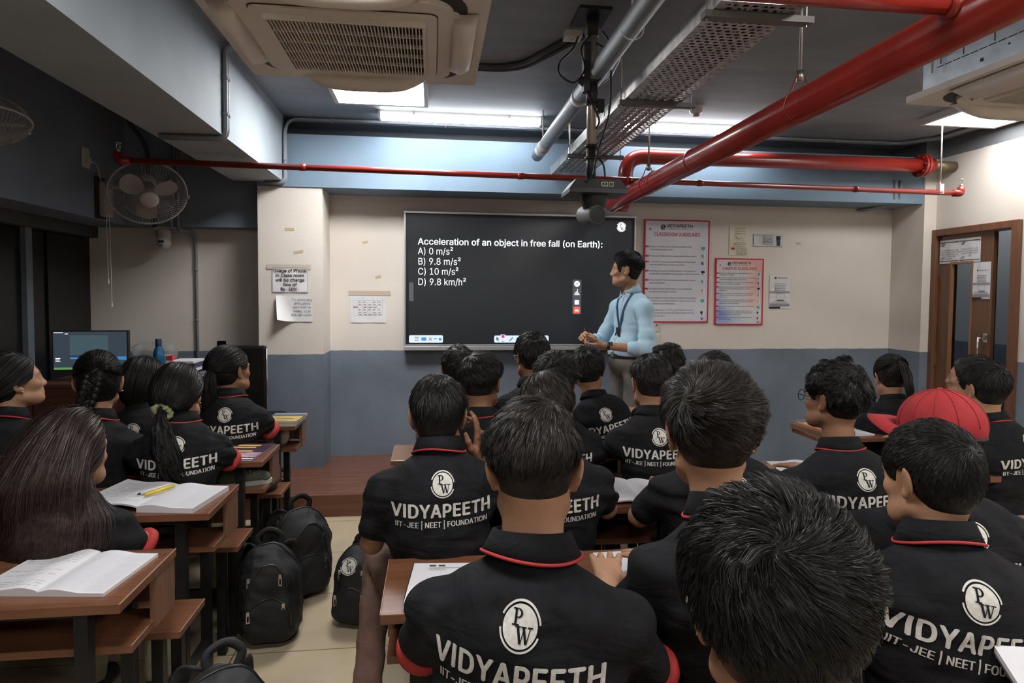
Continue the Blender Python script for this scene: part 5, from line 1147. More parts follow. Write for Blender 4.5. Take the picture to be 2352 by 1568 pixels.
P = plane((-1.264, 5.213, 1.566), (1, 0, 0), (0, 0, 1)); r, s_ = notice('paper_notice', P, 0.276, 0.201, 'white notice in bold black words about phone use on the pillar', G)
mb = MB()
for i, l in enumerate(('Usage of Phone', 'in Class room', 'will be charge', 'fine of', 'Rs- 500/-')): put_text(mb, l, 0.034, at2(P, 0.138, 0.160-i*0.0365), bold=0.02, align='CENTER', lift=0.006, width=(0.252, 0.215, 0.222, 0.105, 0.140)[i])
mb.build('notice_text', M_ink, r)
mb = MB()
for a in ((0.004, 0.004, 0.272, 0.0055), (0.004, 0.1955, 0.272, 0.197), (0.004, 0.004, 0.0055, 0.197), (0.2705, 0.004, 0.272, 0.197)): sheet(mb, P, *a, 0.0055)
mb.build('notice_border', M_inkg, r); mb = MB(); sheet(mb, P, -0.04, 0.185, 0.30, 0.222, 0.0048); mb.build('tape_strip', mat('clear_tape', (0.55, 0.50, 0.44), 0.25), r)
P = plane((-1.238, 5.213, 1.333), (1, 0, 0), (0, 0, 1)); r, s_ = notice('paper_notice', P, 0.282, 0.205, 'white notice with curled lower left corner, below the phone notice', G, curl=0.09)
mb = MB()
for i, l in enumerate(('To solve any', 'difficulties', 'with PDF or', 'video, scan', 'this QR code..')): put_text(mb, l, 0.0265, at2(P, 0.203, 0.165-i*0.030), align='CENTER', lift=0.006)
mb.build('notice_text', M_inkg, r)
P = plane((-0.702, 5.575, 1.311), (1, 0, 0), (0, 0, 1)); r, s_ = notice('paper_notice', P, 0.30, 0.23, 'white timetable sheet taped to the front wall left of the screen', G)
mb = MB()
for i in range(7): sheet(mb, P, 0.02, 0.06+i*0.022, 0.27, 0.0608+i*0.022, 0.0055)
for i in range(7): sheet(mb, P, 0.02+i*0.0417, 0.06, 0.0208+i*0.0417, 0.215, 0.0055)
for i in range(6):
    for j in range(1, 6):
        if (i*j) % 4 != 3: sheet(mb, P, 0.026+j*0.0417, 0.066+i*0.022, 0.053+j*0.0417-(i % 3)*0.006, 0.070+i*0.022, 0.0055)
mb.build('table_lines', M_inkg, r); mb = MB(); put_text(mb, '606', 0.02, at2(P, 0.022, 0.128), bold=0.014, lift=0.006); mb.build('room_number', M_ink, r)
mb = MB(); sheet(mb, P, -0.02, 0.235, 0.34, 0.275, 0.0015); mb.build('tape_strip', M_tape, r)
def lines(P, x0, x1, y0, y1, n, seed, m, r, hgt=0.0035, center=True):
    g = random.Random(seed); mb = MB()
    for i in range(n):
        y = y1-(y1-y0)*i/max(1, n-1); x = x0
        while x < x1-0.004:
            w = min(g.uniform(0.006, 0.022), x1-x); sheet(mb, P, x, y, x+w, y+hgt, 0.0055); x += w+0.004
    return mb.build('small_print', m, r)
P = plane((2.721, 5.575, 1.938), (1, 0, 0), (0, 0, 1)); r, s_ = notice('paper_notice', P, 0.195, 0.29, 'pale yellow notice above the pastel guidelines poster', G, mat('yellow_washed_paper', (0.68, 0.62, 0.40), 0.7, col2=(0.70, 0.68, 0.60), vscale=7))
lines(P, 0.05, 0.16, 0.20, 0.245, 3, 1, M_inkg, r); lines(P, 0.04, 0.165, 0.085, 0.115, 3, 2, M_inkg, r); lines(P, 0.065, 0.175, 0.01, 0.07, 7, 3, M_inkg, r, 0.003)
mb = MB(); sheet(mb, P, 0.015, 0.055, 0.055, 0.075, 0.0058); mb.build('red_label', M_inkr, r)
mb = MB(); mb.add([P@Vector((0.055+x, 0.13+y, 0.0056)) for x, y in ((0, 0.05), (0.03, 0.02), (0.06, 0.028), (0.09, 0.0), (0.09, 0.003), (0.06, 0.031), (0.032, 0.024), (0.002, 0.052))], [tuple(range(8))]); mb.build('line_drawing', M_inkg, r)
P = plane((2.958, 5.575, 2.028), (1, 0, 0), (0, 0, 1)); r, s_ = notice('paper_notice', P, 0.285, 0.112, 'wide landscape notice in grey with rays, right of the yellow notice', G, mat('grey_white_paper', (0.60, 0.61, 0.63), 0.7))
mb = MB()
for i in range(12): a = rad(15+12.5*i); c = (0.14, 0.12); d = (math.cos(a), -math.sin(a)); n_ = (-d[1], d[0]); mb.add([P@Vector((c[0]+d[0]*q+n_[0]*s2, max(0.004, c[1]+d[1]*q+n_[1]*s2), 0.0055)) for q, s2 in ((0.05, -0.0006), (0.125, -0.0006), (0.125, 0.0006), (0.05, 0.0006))], [(0, 1, 2, 3)])
for a in ((0, 0, 0.285, 0.0015), (0, 0.1105, 0.285, 0.112), (0, 0, 0.0015, 0.112), (0.2835, 0, 0.285, 0.112)): sheet(mb, P, *a, 0.0055)
mb.build('ray_lines', M_inkg, r); lines(P, 0.09, 0.19, 0.02, 0.098, 8, 5, M_inkg, r, 0.004); mb = MB(); put_text(mb, 'VIDYAPEETH', 0.011, at2(P, 0.022, 0.094), bold=0.014, lift=0.006); sheet(mb, P, 0.225, 0.062, 0.265, 0.098, 0.006); mb.build('heading', M_ink, r)
mb = MB(); sheet(mb, P, 0.228, 0.008, 0.263, 0.060, 0.006); mb.build('phone_picture', M_inkg, r)
def qr_notice(P, label, w=0.205, h=0.309, pp=None):
    r, s_ = notice('paper_notice', P, w, h, label, G); k = w/0.205; at = lambda x, y: at2(P, x*k, y*k)
    mb = MB(); put_text(mb, 'VIDYAPEETH', 0.017*k, at(0.075, 0.280), bold=0.014, lift=0.006); mb.add([P@Vector((0.058*k+x, 0.286*k+y, 0.006)) for x, y in disc(14, 0.009*k)], [tuple(range(14))]); sheet(mb, P, 0.0, 0.0, 0.11*k, 0.016*k, 0.006); sheet(mb, P, 0.075*k, 0.074*k, 0.145*k, 0.080*k, 0.006); mb.build('heading', M_ink, r)
    mb = MB(); sheet(mb, P, 0.003, 0.145*k, w-0.003, 0.162*k, 0.0055); sheet(mb, P, 0.003, 0.020*k, w-0.003, 0.048*k, 0.0055)
    for a in ((0.070, 0.086, 0.150, 0.088), (0.070, 0.137, 0.150, 0.139), (0.070, 0.086, 0.072, 0.139), (0.148, 0.086, 0.150, 0.139), (0.01, 0.108, 0.065, 0.1095), (0.155, 0.108, 0.195, 0.1095)): sheet(mb, P, *[q*k for q in a], 0.0055)
    mb.build('grey_bands', mat('print_band_grey', (0.28, 0.28, 0.31), 0.8), r); lines(P, 0.05*k, 0.16*k, 0.17*k, 0.23*k, 5, 9, M_inkg, r, 0.0035); lines(P, 0.03*k, 0.18*k, 0.055*k, 0.066*k, 2, 4, M_inkg, r, 0.003)
    mb = MB(); put_text(mb, 'Help Desk', 0.026*k, at(0.055, 0.243), lift=0.006, shear=0.4) if False else None
    return r
qr_notice(plane((3.127, 5.575, 1.450), (1, 0, 0), (0, 0, 1)), 'white notice with grey bands, lowest of the sheets on the front wall')
for x, z, w, a, lab in ((-1.165, 2.055, 0.075, 0, 'yellow tape scrap high on the pillar'), (-1.095, 1.87, 0.075, 0.2, 'beige tape scrap on the pillar above the phone notice'), (-0.60, 1.985, 0.05, 0.25, 'upper tape scrap on the front wall left of the screen'), (-0.49, 1.69, 0.05, 0.3, 'lower tape scrap on the front wall left of the screen'), (3.38, 2.05, 0.05, 0, 'tape scrap on the front wall right of the landscape notice')):
    y = 5.214 if x < -0.9 else 5.576; mb = MB(); P = plane((x, y-0.001, z), (math.cos(a), 0, math.sin(a)), (-math.sin(a), 0, math.cos(a))); sheet(mb, P, 0, 0, w, 0.022, 0.0005, 0.003)
    tag(mb.build('tape_scrap', mat('old_tape', (0.50, 0.42, 0.27), 0.5)), lab, 'tape', 'scraps of old tape on the walls')
Px = plane((4.473, 5.115, 1.86), (0, -1, 0), (0, 0, 1))
for i, (d, lab, ls) in enumerate(((0.0, 'left of the two bordered notices at the top of the door', ('Please, always Connect Lights', 'Turn Center Equipment (Smart board,', 'PC, Etc.) to be also turned off,', 'Always Turn on in the', 'of the class.')), (0.212, 'right of the two bordered notices at the top of the door', ('Please Switch OFF Lights,', 'AC, PC and Other Electric', 'Equipments when not in', 'used.')))):
    P = at2(Px, d, 0.0); r, s_ = notice('paper_notice', P, 0.208, 0.205, lab, G); mb = MB()
    for k, l in enumerate(ls): put_text(mb, l, 0.0145, at2(P, 0.104, 0.11-k*0.0185), align='CENTER', lift=0.006, bold=0.01)
    mb.build('notice_text', M_ink, r); mb = MB(); sheet(mb, P, 0.005, 0.018, 0.203, 0.024, 0.0055); sheet(mb, P, 0.005, 0.180, 0.203, 0.186, 0.0055)
    for q in range(3): mb.add([P@Vector((x, y, 0.0055)) for x, y in ((0.012+q*0.012, 0.15), (0.016+q*0.012, 0.15), (0.038+q*0.012, 0.178), (0.034+q*0.012, 0.178))], [(0, 1, 2, 3)]); mb.add([P@Vector((x, y, 0.0055)) for x, y in ((0.012+q*0.012, 0.03), (0.016+q*0.012, 0.03), (0.034+q*0.012, 0.055), (0.030+q*0.012, 0.055))], [(0, 1, 2, 3)])
    mb.build('notice_border', M_inkg, r); mb = MB(); put_logo(mb, 0.019, at2(P, 0.104, 0.150), light=1, dark=0, lift=0.0065); mb.build('emblem', [M_iconw, M_ink], r)
qr_notice(plane((4.473, 4.758, 1.553), (0, -1, 0), (0, 0, 1)), 'narrow white notice with grey bands on the door', 0.168, 0.302)
P = plane((5.995, 5.62, 1.32), (0, -1, 0), (0, 0, 1)); r, s_ = notice('paper_notice', P, 0.36, 0.58, 'pinkish poster on the corridor wall seen through the door side glass', G, mat('pink_paper', (0.58, 0.50, 0.52), 0.7))
mb = MB(); put_text(mb, 'VIDYAPEETH', 0.035, at2(P, 0.06, 0.53), bold=0.02, lift=0.006); mb.build('heading', M_ink, r); mb = MB()
for a in ((0.06, 0.15, 0.21, 0.16), (0.06, 0.36, 0.21, 0.37), (0.06, 0.15, 0.07, 0.37), (0.20, 0.15, 0.21, 0.37), (0.04, 0.43, 0.06, 0.50), (0.02, 0.05, 0.34, 0.07)): sheet(mb, P, *a, 0.0055)
mb.build('red_print', M_inkr, r); lines(P, 0.09, 0.33, 0.43, 0.49, 3, 6, M_inkg, r, 0.008)
ct = tag(empty('tube_light_batten', (5.3, 6.0, 2.9)), 'tube light of the corridor seen at the top of the door side glass', 'tube light', 'linear tube lights on the ceiling')
B('housing', M_lamp, (5.28, 5.4, 2.875, 5.34, 6.6, 2.9), parent=ct); mb = MB(); mb.tube([(5.31, 5.4, 2.86), (5.31, 6.6, 2.86)], 0.02, 12); mb.build('diffuser', mat('corridor_tube_glow', (0.9, 0.9, 0.9), 0.5, emit=(0.95, 0.98, 1.0), estr=14.0), ct, True)
sw_ = tag(empty('switch_plate', (2.02, 5.577, 1.29)), 'white switch plate on the front wall behind the teacher', 'switch'); B('plate', M_white, (1.96, 5.567, 1.235, 2.06, 5.577, 1.335), parent=sw_, bev=0.003); B('rocker', M_inkg, (2.03, 5.562, 1.285, 2.042, 5.569, 1.30), parent=sw_)
sw_ = tag(empty('switch_plate', (2.02, 5.577, 1.16)), 'white socket plate low on the front wall behind the teacher', 'switch'); B('plate', M_white, (1.97, 5.567, 1.105, 2.07, 5.577, 1.205), parent=sw_, bev=0.003); B('rocker', M_white, (2.0, 5.562, 1.14, 2.04, 5.569, 1.17), parent=sw_)
# ------------------------------------------------------------------ desks and benches
M_desk = mat_wood('desk_laminate', (0.115, 0.044, 0.022), (0.19, 0.078, 0.040), 0, 0.32); M_edge = mat('edge_band', (0.40, 0.24, 0.15), 0.45); M_deskd = mat_wood('desk_side_laminate', (0.13, 0.06, 0.035), (0.20, 0.10, 0.06), 2, 0.4)
M_bsteel = mat('black_steel_tube', (0.012, 0.012, 0.013), 0.45, spec=0.4)
def desk(x0, x1, y, label, d=0.365, inset=0.0):
    r = tag(empty('school_desk', ((x0+x1)/2, y+d/2, 0)), label, 'desk', 'school desks in rows')
    B('tabletop', M_desk, (x0, y, 0.724, x1, y+d, 0.75), parent=r, bev=0.002)
    B('edge_band', M_edge, (x1-0.0005, y+0.002, 0.7475, x1+0.001, y+d-0.002, 0.7505), parent=r); B('edge_band', M_edge, (x0-0.001, y+0.002, 0.7475, x0+0.0005, y+d-0.002, 0.7505), parent=r)
    top0 = x0; x0 = x0+inset
    B('book_shelf', M_desk, (x0+0.01, y+0.085, 0.572, x1-0.01, y+0.30, 0.594), parent=r, bev=0.002)
    for x in (x0+0.004, x1-0.022): B('side_panel', M_deskd, (x, y+0.225, 0.572, x+0.018, y+d-0.005, 0.724), parent=r)
    B('modesty_panel', M_deskd, (x0+0.022, y+d-0.022, 0.594, x1-0.022, y+d-0.006, 0.724), parent=r)
    for x in (x0+0.10, x1-0.135):
        for yy in (y+0.045, y+d-0.075): B('leg', M_bsteel, (x, yy, 0, x+0.035, yy+0.035, 0.724), parent=r)
        B('foot_rail', M_bsteel, (x+0.004, y+0.08, 0.10, x+0.031, y+d-0.075, 0.128), parent=r)
    B('cross_rail', M_bsteel, (x0+0.135, y+d-0.070, 0.30, x1-0.135, y+d-0.045, 0.33), parent=r); B('cross_rail', M_bsteel, (x0+0.135, y+0.05, 0.695, x1-0.135, y+0.075, 0.72), parent=r)
    return r
def bench(x0, x1, y, label, d=0.225):
    r = tag(empty('school_bench', ((x0+x1)/2, y+d/2, 0)), label, 'bench', 'school benches in rows')
    B('seat_plank', M_desk, (x0, y, 0.455, x1, y+d, 0.478), parent=r, bev=0.002); B('edge_band', M_edge, (x1-0.0005, y+0.002, 0.476, x1+0.001, y+d-0.002, 0.4785), parent=r)
    for x in (x0+0.06, x1-0.095):
        for yy in (y+0.02, y+d-0.055): B('leg', M_bsteel, (x, yy, 0, x+0.035, yy+0.035, 0.455), parent=r)
    B('cross_rail', M_bsteel, (x0+0.095, y+0.10, 0.18, x1-0.095, y+0.125, 0.205), parent=r); return r
desk(-2.35, -0.80, 1.706, 'desk nearest the camera on the left, open notebook on it'); bench(-2.35, -0.795, 2.075, 'bench of the long-haired girl, nearest on the left')
desk(-2.35, -0.81, 2.39, 'second desk on the left, thick open book with yellow pen on it'); bench(-2.35, -0.82, 2.76, 'bench of the girl with the green scrunchie on the left')
desk(-2.35, -0.81, 3.11, 'third desk on the left, dark magazine on it'); bench(-2.35, -0.81, 3.48, 'bench of the ponytailed girl in the left front row')
desk(-2.35, -0.83, 3.94, 'front desk on the left beside the pillar, yellow book on it')
desk(-0.13, 1.00, 1.574, 'desk in front of the boy with the broad back, papers at its left end', 0.34); bench(-0.13, 1.00, 1.945, 'bench of the boy in brown trousers on the aisle')
desk(-0.13, 1.02, 2.30, 'second desk of the boys, open notebook on it', 0.33); bench(-0.13, 1.02, 2.67, 'bench in the second boys row')
desk(-0.20, 1.02, 3.07, 'third desk of the boys beyond the hand-raising boy', 0.33); bench(-0.20, 1.02, 3.46, 'bench in the front boys row')
desk(-0.10, 1.02, 3.86, 'front desk of the boys near the podium')
desk(1.12, 2.35, 1.80, 'desk in front of the boy with the red cap', 0.26); bench(1.12, 2.35, 2.065, 'bench of the boy with glasses')
desk(1.25, 2.55, 2.52, 'second desk of the right block, white pages on it'); bench(1.25, 3.2, 2.86, 'bench in the second row of the right block')
desk(2.2, 3.4, 3.32, 'front desk of the right block with a plastic covered box on its corner', 0.30, 0.40); bench(2.2, 3.3, 3.64, 'bench in the front row of the right block')
desk(-0.05, 1.25, 0.80, 'nearest desk of the boys, below the photo'); bench(-0.10, 1.30, 1.13, 'bench of the boy with the broad back, nearest row'); bench(1.30, 2.2, 1.45, 'bench of the boy with the red cap'); bench(-0.1, 0.9, 0.42, 'bench of the boy closest to the camera')

# ------------------------------------------------------------------ books and papers
M_page = mat('page_white', (0.62, 0.61, 0.64), 0.8, var=0.02, vscale=30); M_pedge = mat('page_edges', (0.55, 0.53, 0.50), 0.85, stretch=(1, 1, 40), var=0.15, vscale=12); M_rule = mat('page_rule_blue', (0.38, 0.40, 0.50), 0.8)
def leafy(P, w, h, t0, t1, rise=0.0, n=12):
    """Half of an open book: page block from the spine (x=0) to the edge (x=w)."""
    vs = []; fs = []
    for j in range(2):
        for i in range(n+1): u = i/n; z = t0+(t1-t0)*u+0.012*math.sin(PI*min(1, u*1.6))*(1-u)+rise*u*u; vs += [P@Vector((w*u, h*j, z)), P@Vector((w*u, h*j, 0.0 if rise == 0 else max(0.0, z-0.006)))]
    k = 2*(n+1)
    for i in range(n): a = 2*i; fs += [(a, a+2, a+2+k, a+k), (a+1, a+1+k, a+3+k, a+3), (a, a+1, a+3, a+2), (a+k, a+2+k, a+3+k, a+1+k)]
    fs.append((2*n, 2*n+1, 2*n+1+k, 2*n+k)); fs.append((0, k, k+1, 1)); return vs, fs
def open_book(loc, rz, w, h, label, lt=0.010, rt_=0.008, rise=0.0, ruled='R', printed='L', cat='notebook', name='open_notebook', group='notebooks and books on the desks'):
    r = tag(empty(name, loc), label, cat, group); P = Matrix.Translation(loc)@Matrix.Rotation(rz, 4, 'Z'); PL = P@Matrix.Scale(-1, 4, (1, 0, 0))
    mb = MB(); mb.add(*leafy(P, w, h, rt_, rt_*0.9)); a = mb.build('right_pages', M_page, r, False); mb = MB(); vs, fs = leafy(PL, w, h, lt, lt*0.9, rise); mb.add(vs, [f[::-1] for f in fs]); b = mb.build('left_pages', M_page, r, False)
    def lift(u, t): return t*(1-0.1*u)+0.012*math.sin(PI*min(1, u*1.6))*(1-u)+0.0006
    mb = MB(); nl = 24
    for i in range(nl):
        y = h*(0.06+0.88*i/nl)
        for k in range(6): u0, u1 = 0.06+0.15*k, 0.06+0.15*(k+1)-(0.0 if ruled == 'R' else 0.03); mb.add([P@Vector((w*u, yy, lift(u, rt_))) for u, yy in ((u0, y), (u1, y), (u1, y+0.0007), (u0, y+0.0007))], [(0, 1, 2, 3)])
    mb.build('page_lines', M_rule, a)
    if rise == 0 or printed:
        mb = MB(); g = random.Random(len(label))
        for i in range(16):
            y = h*(0.08+0.84*i/16)
            if g.random() < 0.2: continue
            for k in range(5):
                u0, u1 = 0.08+0.17*k, 0.08+0.17*(k+1)-g.uniform(0, 0.06); mb.add([PL@Vector((w*u, yy, lift(u, lt)+rise*u*u)) for u, yy in ((u0, y), (u1, y), (u1, y+0.0012), (u0, y+0.0012))], [(0, 3, 2, 1)])
        mb.build('printed_lines', M_inkg if printed == 'L' else M_rule, b)
    return r
open_book((-1.035, 1.775, 0.75), rad(-7), 0.175, 0.26, 'open ruled notebook with a printed left page on the nearest left desk', 0.014, 0.010)
open_book((-1.075, 2.43, 0.75), rad(-9), 0.21, 0.275, 'thick open workbook with raised left pages on the second left desk', 0.022, 0.020, rise=0.02)
mk = tag(empty('yellow_highlighter', (-1.055, 2.58, 0.785)), 'yellow highlighter lying on the thick open workbook', 'pen'); mb = MB(); mb.tube([(-1.075, 2.53, 0.787), (-1.02, 2.63, 0.787)], 0.0065, 8); mb.build('barrel', mat('highlighter_yellow', (0.72, 0.52, 0.02), 0.4), mk, True); mb = MB(); mb.tube([(-1.082, 2.517, 0.787), (-1.075, 2.53, 0.787)], [0.004, 0.0068], 8); mb.build('cap', mat('highlighter_cap', (0.65, 0.42, 0.02), 0.4), mk, True)
mk = tag(empty('white_pen', (-1.08, 2.58, 0.787)), 'pale pen beside the yellow highlighter on the workbook', 'pen'); mb = MB(); mb.tube([(-1.105, 2.53, 0.789), (-1.04, 2.64, 0.789)], 0.005, 8); mb.build('barrel', M_white, mk, True); mb = MB(); mb.tube([(-1.111, 2.52, 0.789), (-1.105, 2.53, 0.789)], [0.001, 0.005], 8); mb.build('tip', M_ink, mk, True)
def closed_book(loc, rz, w, h, t, cover, label, bands=(), name='closed_book', cat='book'):
    r = tag(empty(name, loc), label, cat, 'notebooks and books on the desks'); P = Matrix.Translation(loc)@Matrix.Rotation(rz, 4, 'Z')
    mb = MB(); mb.box(0.003, 0.003, 0.0015, w-0.003, h-0.003, t-0.0015, P); mb.build('pages', M_pedge, r)
    mb = MB(); mb.box(0, 0, t-0.0015, w, h, t, P); mb.box(0, 0, 0, w, h, 0.0015, P); mb.box(0, 0, 0, 0.002, h, t, P); c = mb.build('cover', cover, r)
    for k, (x0, y0, x1, y1, m) in enumerate(bands): mb = MB(); sheet(mb, P, x0*w, y0*h, x1*w, y1*h, t+0.0004); mb.build('cover_print', m, c)
    return r
M_cvd = mat('cover_dark_purple', (0.025, 0.015, 0.045), 0.35, col2=(0.06, 0.03, 0.05), vscale=9); M_cvo = mat('cover_print_orange', (0.75, 0.42, 0.08), 0.4); M_cvp = mat('cover_print_violet', (0.22, 0.10, 0.28), 0.4, col2=(0.60, 0.40, 0.35), vscale=14)
closed_book((-1.09, 3.145, 0.75), rad(-6), 0.235, 0.32, 0.012, M_cvd, 'dark glossy magazine with orange title on the third left desk', ((0.25, 0.83, 0.75, 0.90, M_cvo), (0.15, 0.70, 0.7, 0.76, M_cvo), (0.0, 0.05, 1, 0.40, M_cvp), (0.1, 0.45, 0.75, 0.52, M_cvo), (0.0, 0.0, 1, 0.10, M_page)), name='magazine', cat='magazine')
closed_book((-1.03, 3.955, 0.75), rad(-4), 0.20, 0.27, 0.018, M_page, 'lower white book of the pair on the front left desk')
M_cvy = mat('cover_ochre', (0.42, 0.30, 0.08), 0.35, col2=(0.60, 0.42, 0.12), vscale=8)
closed_book((-1.03, 3.955, 0.768), rad(-4), 0.205, 0.275, 0.012, M_cvy, 'ochre and blue covered book on top of a white one, front left desk', ((0, 0.62, 1, 0.82, mat('cover_print_slate', (0.05, 0.08, 0.13), 0.4)), (0, 0.86, 1, 0.98, mat('cover_print_blue', (0.16, 0.20, 0.45), 0.4)), (0.3, 0.3, 0.8, 0.36, M_inkg), (0.2, 0.1, 0.7, 0.14, M_inkg)))
open_book((0.80, 2.32, 0.75), rad(-6), 0.165, 0.30, 'open handwritten notebook on the second boys desk', 0.010, 0.008, 0.012, printed='w')
closed_book((-0.075, 1.60, 0.75), rad(-5), 0.24, 0.24, 0.016, M_page, 'white question booklet at the left end of the near boys desk', ((0.2, 0.90, 0.28, 0.94, M_ink), (0.31, 0.90, 0.39, 0.94, M_ink), (0.2, 0.85, 0.8, 0.86, M_inkg), (0.2, 0.82, 0.4, 0.825, M_inkg), (0.2, 0.80, 0.4, 0.805, M_inkg)), name='question_booklet', cat='booklet')
closed_book((0.50, 1.62, 0.75), rad(2), 0.20, 0.26, 0.006, M_page, 'loose white sheets on the near boys desk beside the collar of the crew-cut boy', name='loose_sheets', cat='paper')
open_book((2.42, 3.36, 0.75), rad(4), 0.15, 0.2, 'open notebook on the front desk of the right block', 0.02, 0.008, 0.03)
open_book((1.75, 2.55, 0.75), rad(-8), 0.19, 0.27, 'open notebook between the red cap and the profile boy on the right', 0.012, 0.010)
open_book((2.16, 2.54, 0.75), rad(-3), 0.19, 0.26, 'open notebook with white pages at the right edge of the photo', 0.012, 0.010)
pb = tag(empty('plastic_covered_box', (2.26, 3.45, 0.75)), 'shallow orange and brown box in clear plastic at a desk corner', 'box'); P = Matrix.Translation((2.215, 3.335, 0.75))@Matrix.Rotation(rad(6), 4, 'Z')
mb = MB(); mb.box(0, 0, 0.0, 0.22, 0.28, 0.03, P); mb.build('tray_base', mat('cardboard_brown', (0.22, 0.12, 0.07), 0.6), pb)
for k in range(6): mb = MB(); mb.box(0.012+0.034*k, 0.02, 0.03, 0.040+0.034*k, 0.25-0.02*(k % 3), 0.042, P); mb.build('packet', mat(('packet_orange', 'packet_white', 'packet_dark')[k % 3], ((0.50, 0.20, 0.08), (0.6, 0.58, 0.56), (0.10, 0.06, 0.05))[k % 3], 0.4), pb)
mb = MB(); mb.box(-0.004, -0.004, 0.0, 0.224, 0.284, 0.048, P); mb.build('plastic_cover', mat('clear_plastic', (0.95, 0.95, 0.95), 0.08, trans=1.0, ior=1.15, alpha=0.25), pb)
P = Matrix.Translation((1.02, 0.82, 0.752))@Matrix.Rotation(rad(-14), 4, 'Z')@Matrix.Rotation(rad(24), 4, 'X'); r = tag(empty('propped_notebook', (1.04, 1.0, 0.75)), 'white notebook propped up at the bottom right corner of the photo', 'notebook', 'notebooks and books on the desks'); mb = MB(); mb.box(0, 0, 0, 0.22, 0.29, 0.01, P); mb.build('pages', M_page, r); mb = MB(); mb.box(-0.002, -0.002, -0.0025, 0.222, 0.292, 0.0, P); mb.build('cover', M_inkg, r)

# ------------------------------------------------------------------ things on the shelves: shoes-like pouch, pouches
def pouch(name, loc, r_, m, label, cat, rz=0, strap=None):
    rt_ = tag(empty(name, loc), label, cat); F = Field(np.array((-r_[0]-.05, -r_[1]-.05, -0.02)), np.array((r_[0]+.05, r_[1]+.05, r_[2]*2+.05)), 0.008)
    F.rbox((0, 0, r_[2]), r_, min(r_)*0.8, np.array(Matrix.Rotation(rz, 3, 'Z')), 0.01); F.warp(lambda P: 0.008*sines(P, 28, 4)[:, 0]); V, Q = F.surface(); V[:, 2] = np.maximum(V[:, 2], 0.001)
    link('pouch_body', mesh_np('pouch_body', V, Q, m), rt_); mb = MB(); c, s_ = math.cos(rz), math.sin(rz); mb.tube([Vector((c*u*r_[0], s_*u*r_[0], r_[2]*2.0-0.004)) for u in (-0.7, 0, 0.7)], 0.004, 6); mb.build('zipper', strap or M_steel, rt_, True, org=True); return rt_
M_olive = mat('olive_canvas', (0.10, 0.11, 0.075), 0.8, bump=0.3, bscale=150); M_sole = mat('pale_rubber', (0.45, 0.47, 0.42), 0.6)
def sneaker(loc, rz, label):
    r = tag(empty('canvas_shoe', loc, rz), label, 'shoe', 'pair of shoes on the desk shelf'); F = Field((-0.08, -0.17, -0.02), (0.08, 0.17, 0.14), 0.006); F.cap((0, -0.09, 0.045), (0, 0.09, 0.032), 0.038, 0.030, k=0.02); F.cap((0, -0.09, 0.05), (0, -0.05, 0.08), 0.036, 0.034, k=0.03); F.ell((0, -0.07, 0.11), (0.024, 0.045, 0.05), None, 0.01, sub=True)
    V, Q = F.surface(); V[:, 2] = np.maximum(V[:, 2], 0.012); link('upper', mesh_np('upper', V, Q, M_olive), r); mb = MB(); mb.prism([(0.042*math.cos(a)*(1.0 if math.sin(a) < 0 else 0.9), 0.128*math.sin(a)) for a in [2*PI*i/28 for i in range(28)]], 0, 0.022); mb.build('sole', M_sole, r, org=True)
    mb = MB()
    for q in range(4): y = 0.0+q*0.022; mb.tube([Vector((-0.024, y, 0.070-q*0.006)), Vector((0, y, 0.078-q*0.007)), Vector((0.024, y, 0.070-q*0.006))], 0.003, 5)
    mb.build('laces', M_sole, r, True, org=True)
sneaker((-0.935, 3.28, 0.594), rad(-75), 'olive canvas shoe with pale sole on the third left desk shelf')
pouch('pencil_case', (-1.06, 2.60, 0.594), (0.11, 0.055, 0.035), mat('black_vinyl', (0.01, 0.01, 0.011), 0.3), 'black zipped pencil case on the second left desk shelf', 'pencil case', 0.15)
pouch('cloth_bag', (-0.98, 4.13, 0.594), (0.075, 0.07, 0.055), mat('beige_cloth', (0.30, 0.24, 0.19), 0.8), 'crumpled beige cloth bag on the front left desk shelf', 'bag')
pouch('cloth_bag', (-0.90, 3.58, 0.478), (0.06, 0.075, 0.08), mat('grey_brown_cloth', (0.10, 0.085, 0.075), 0.8), 'grey brown cloth bag on the left front bench', 'bag')

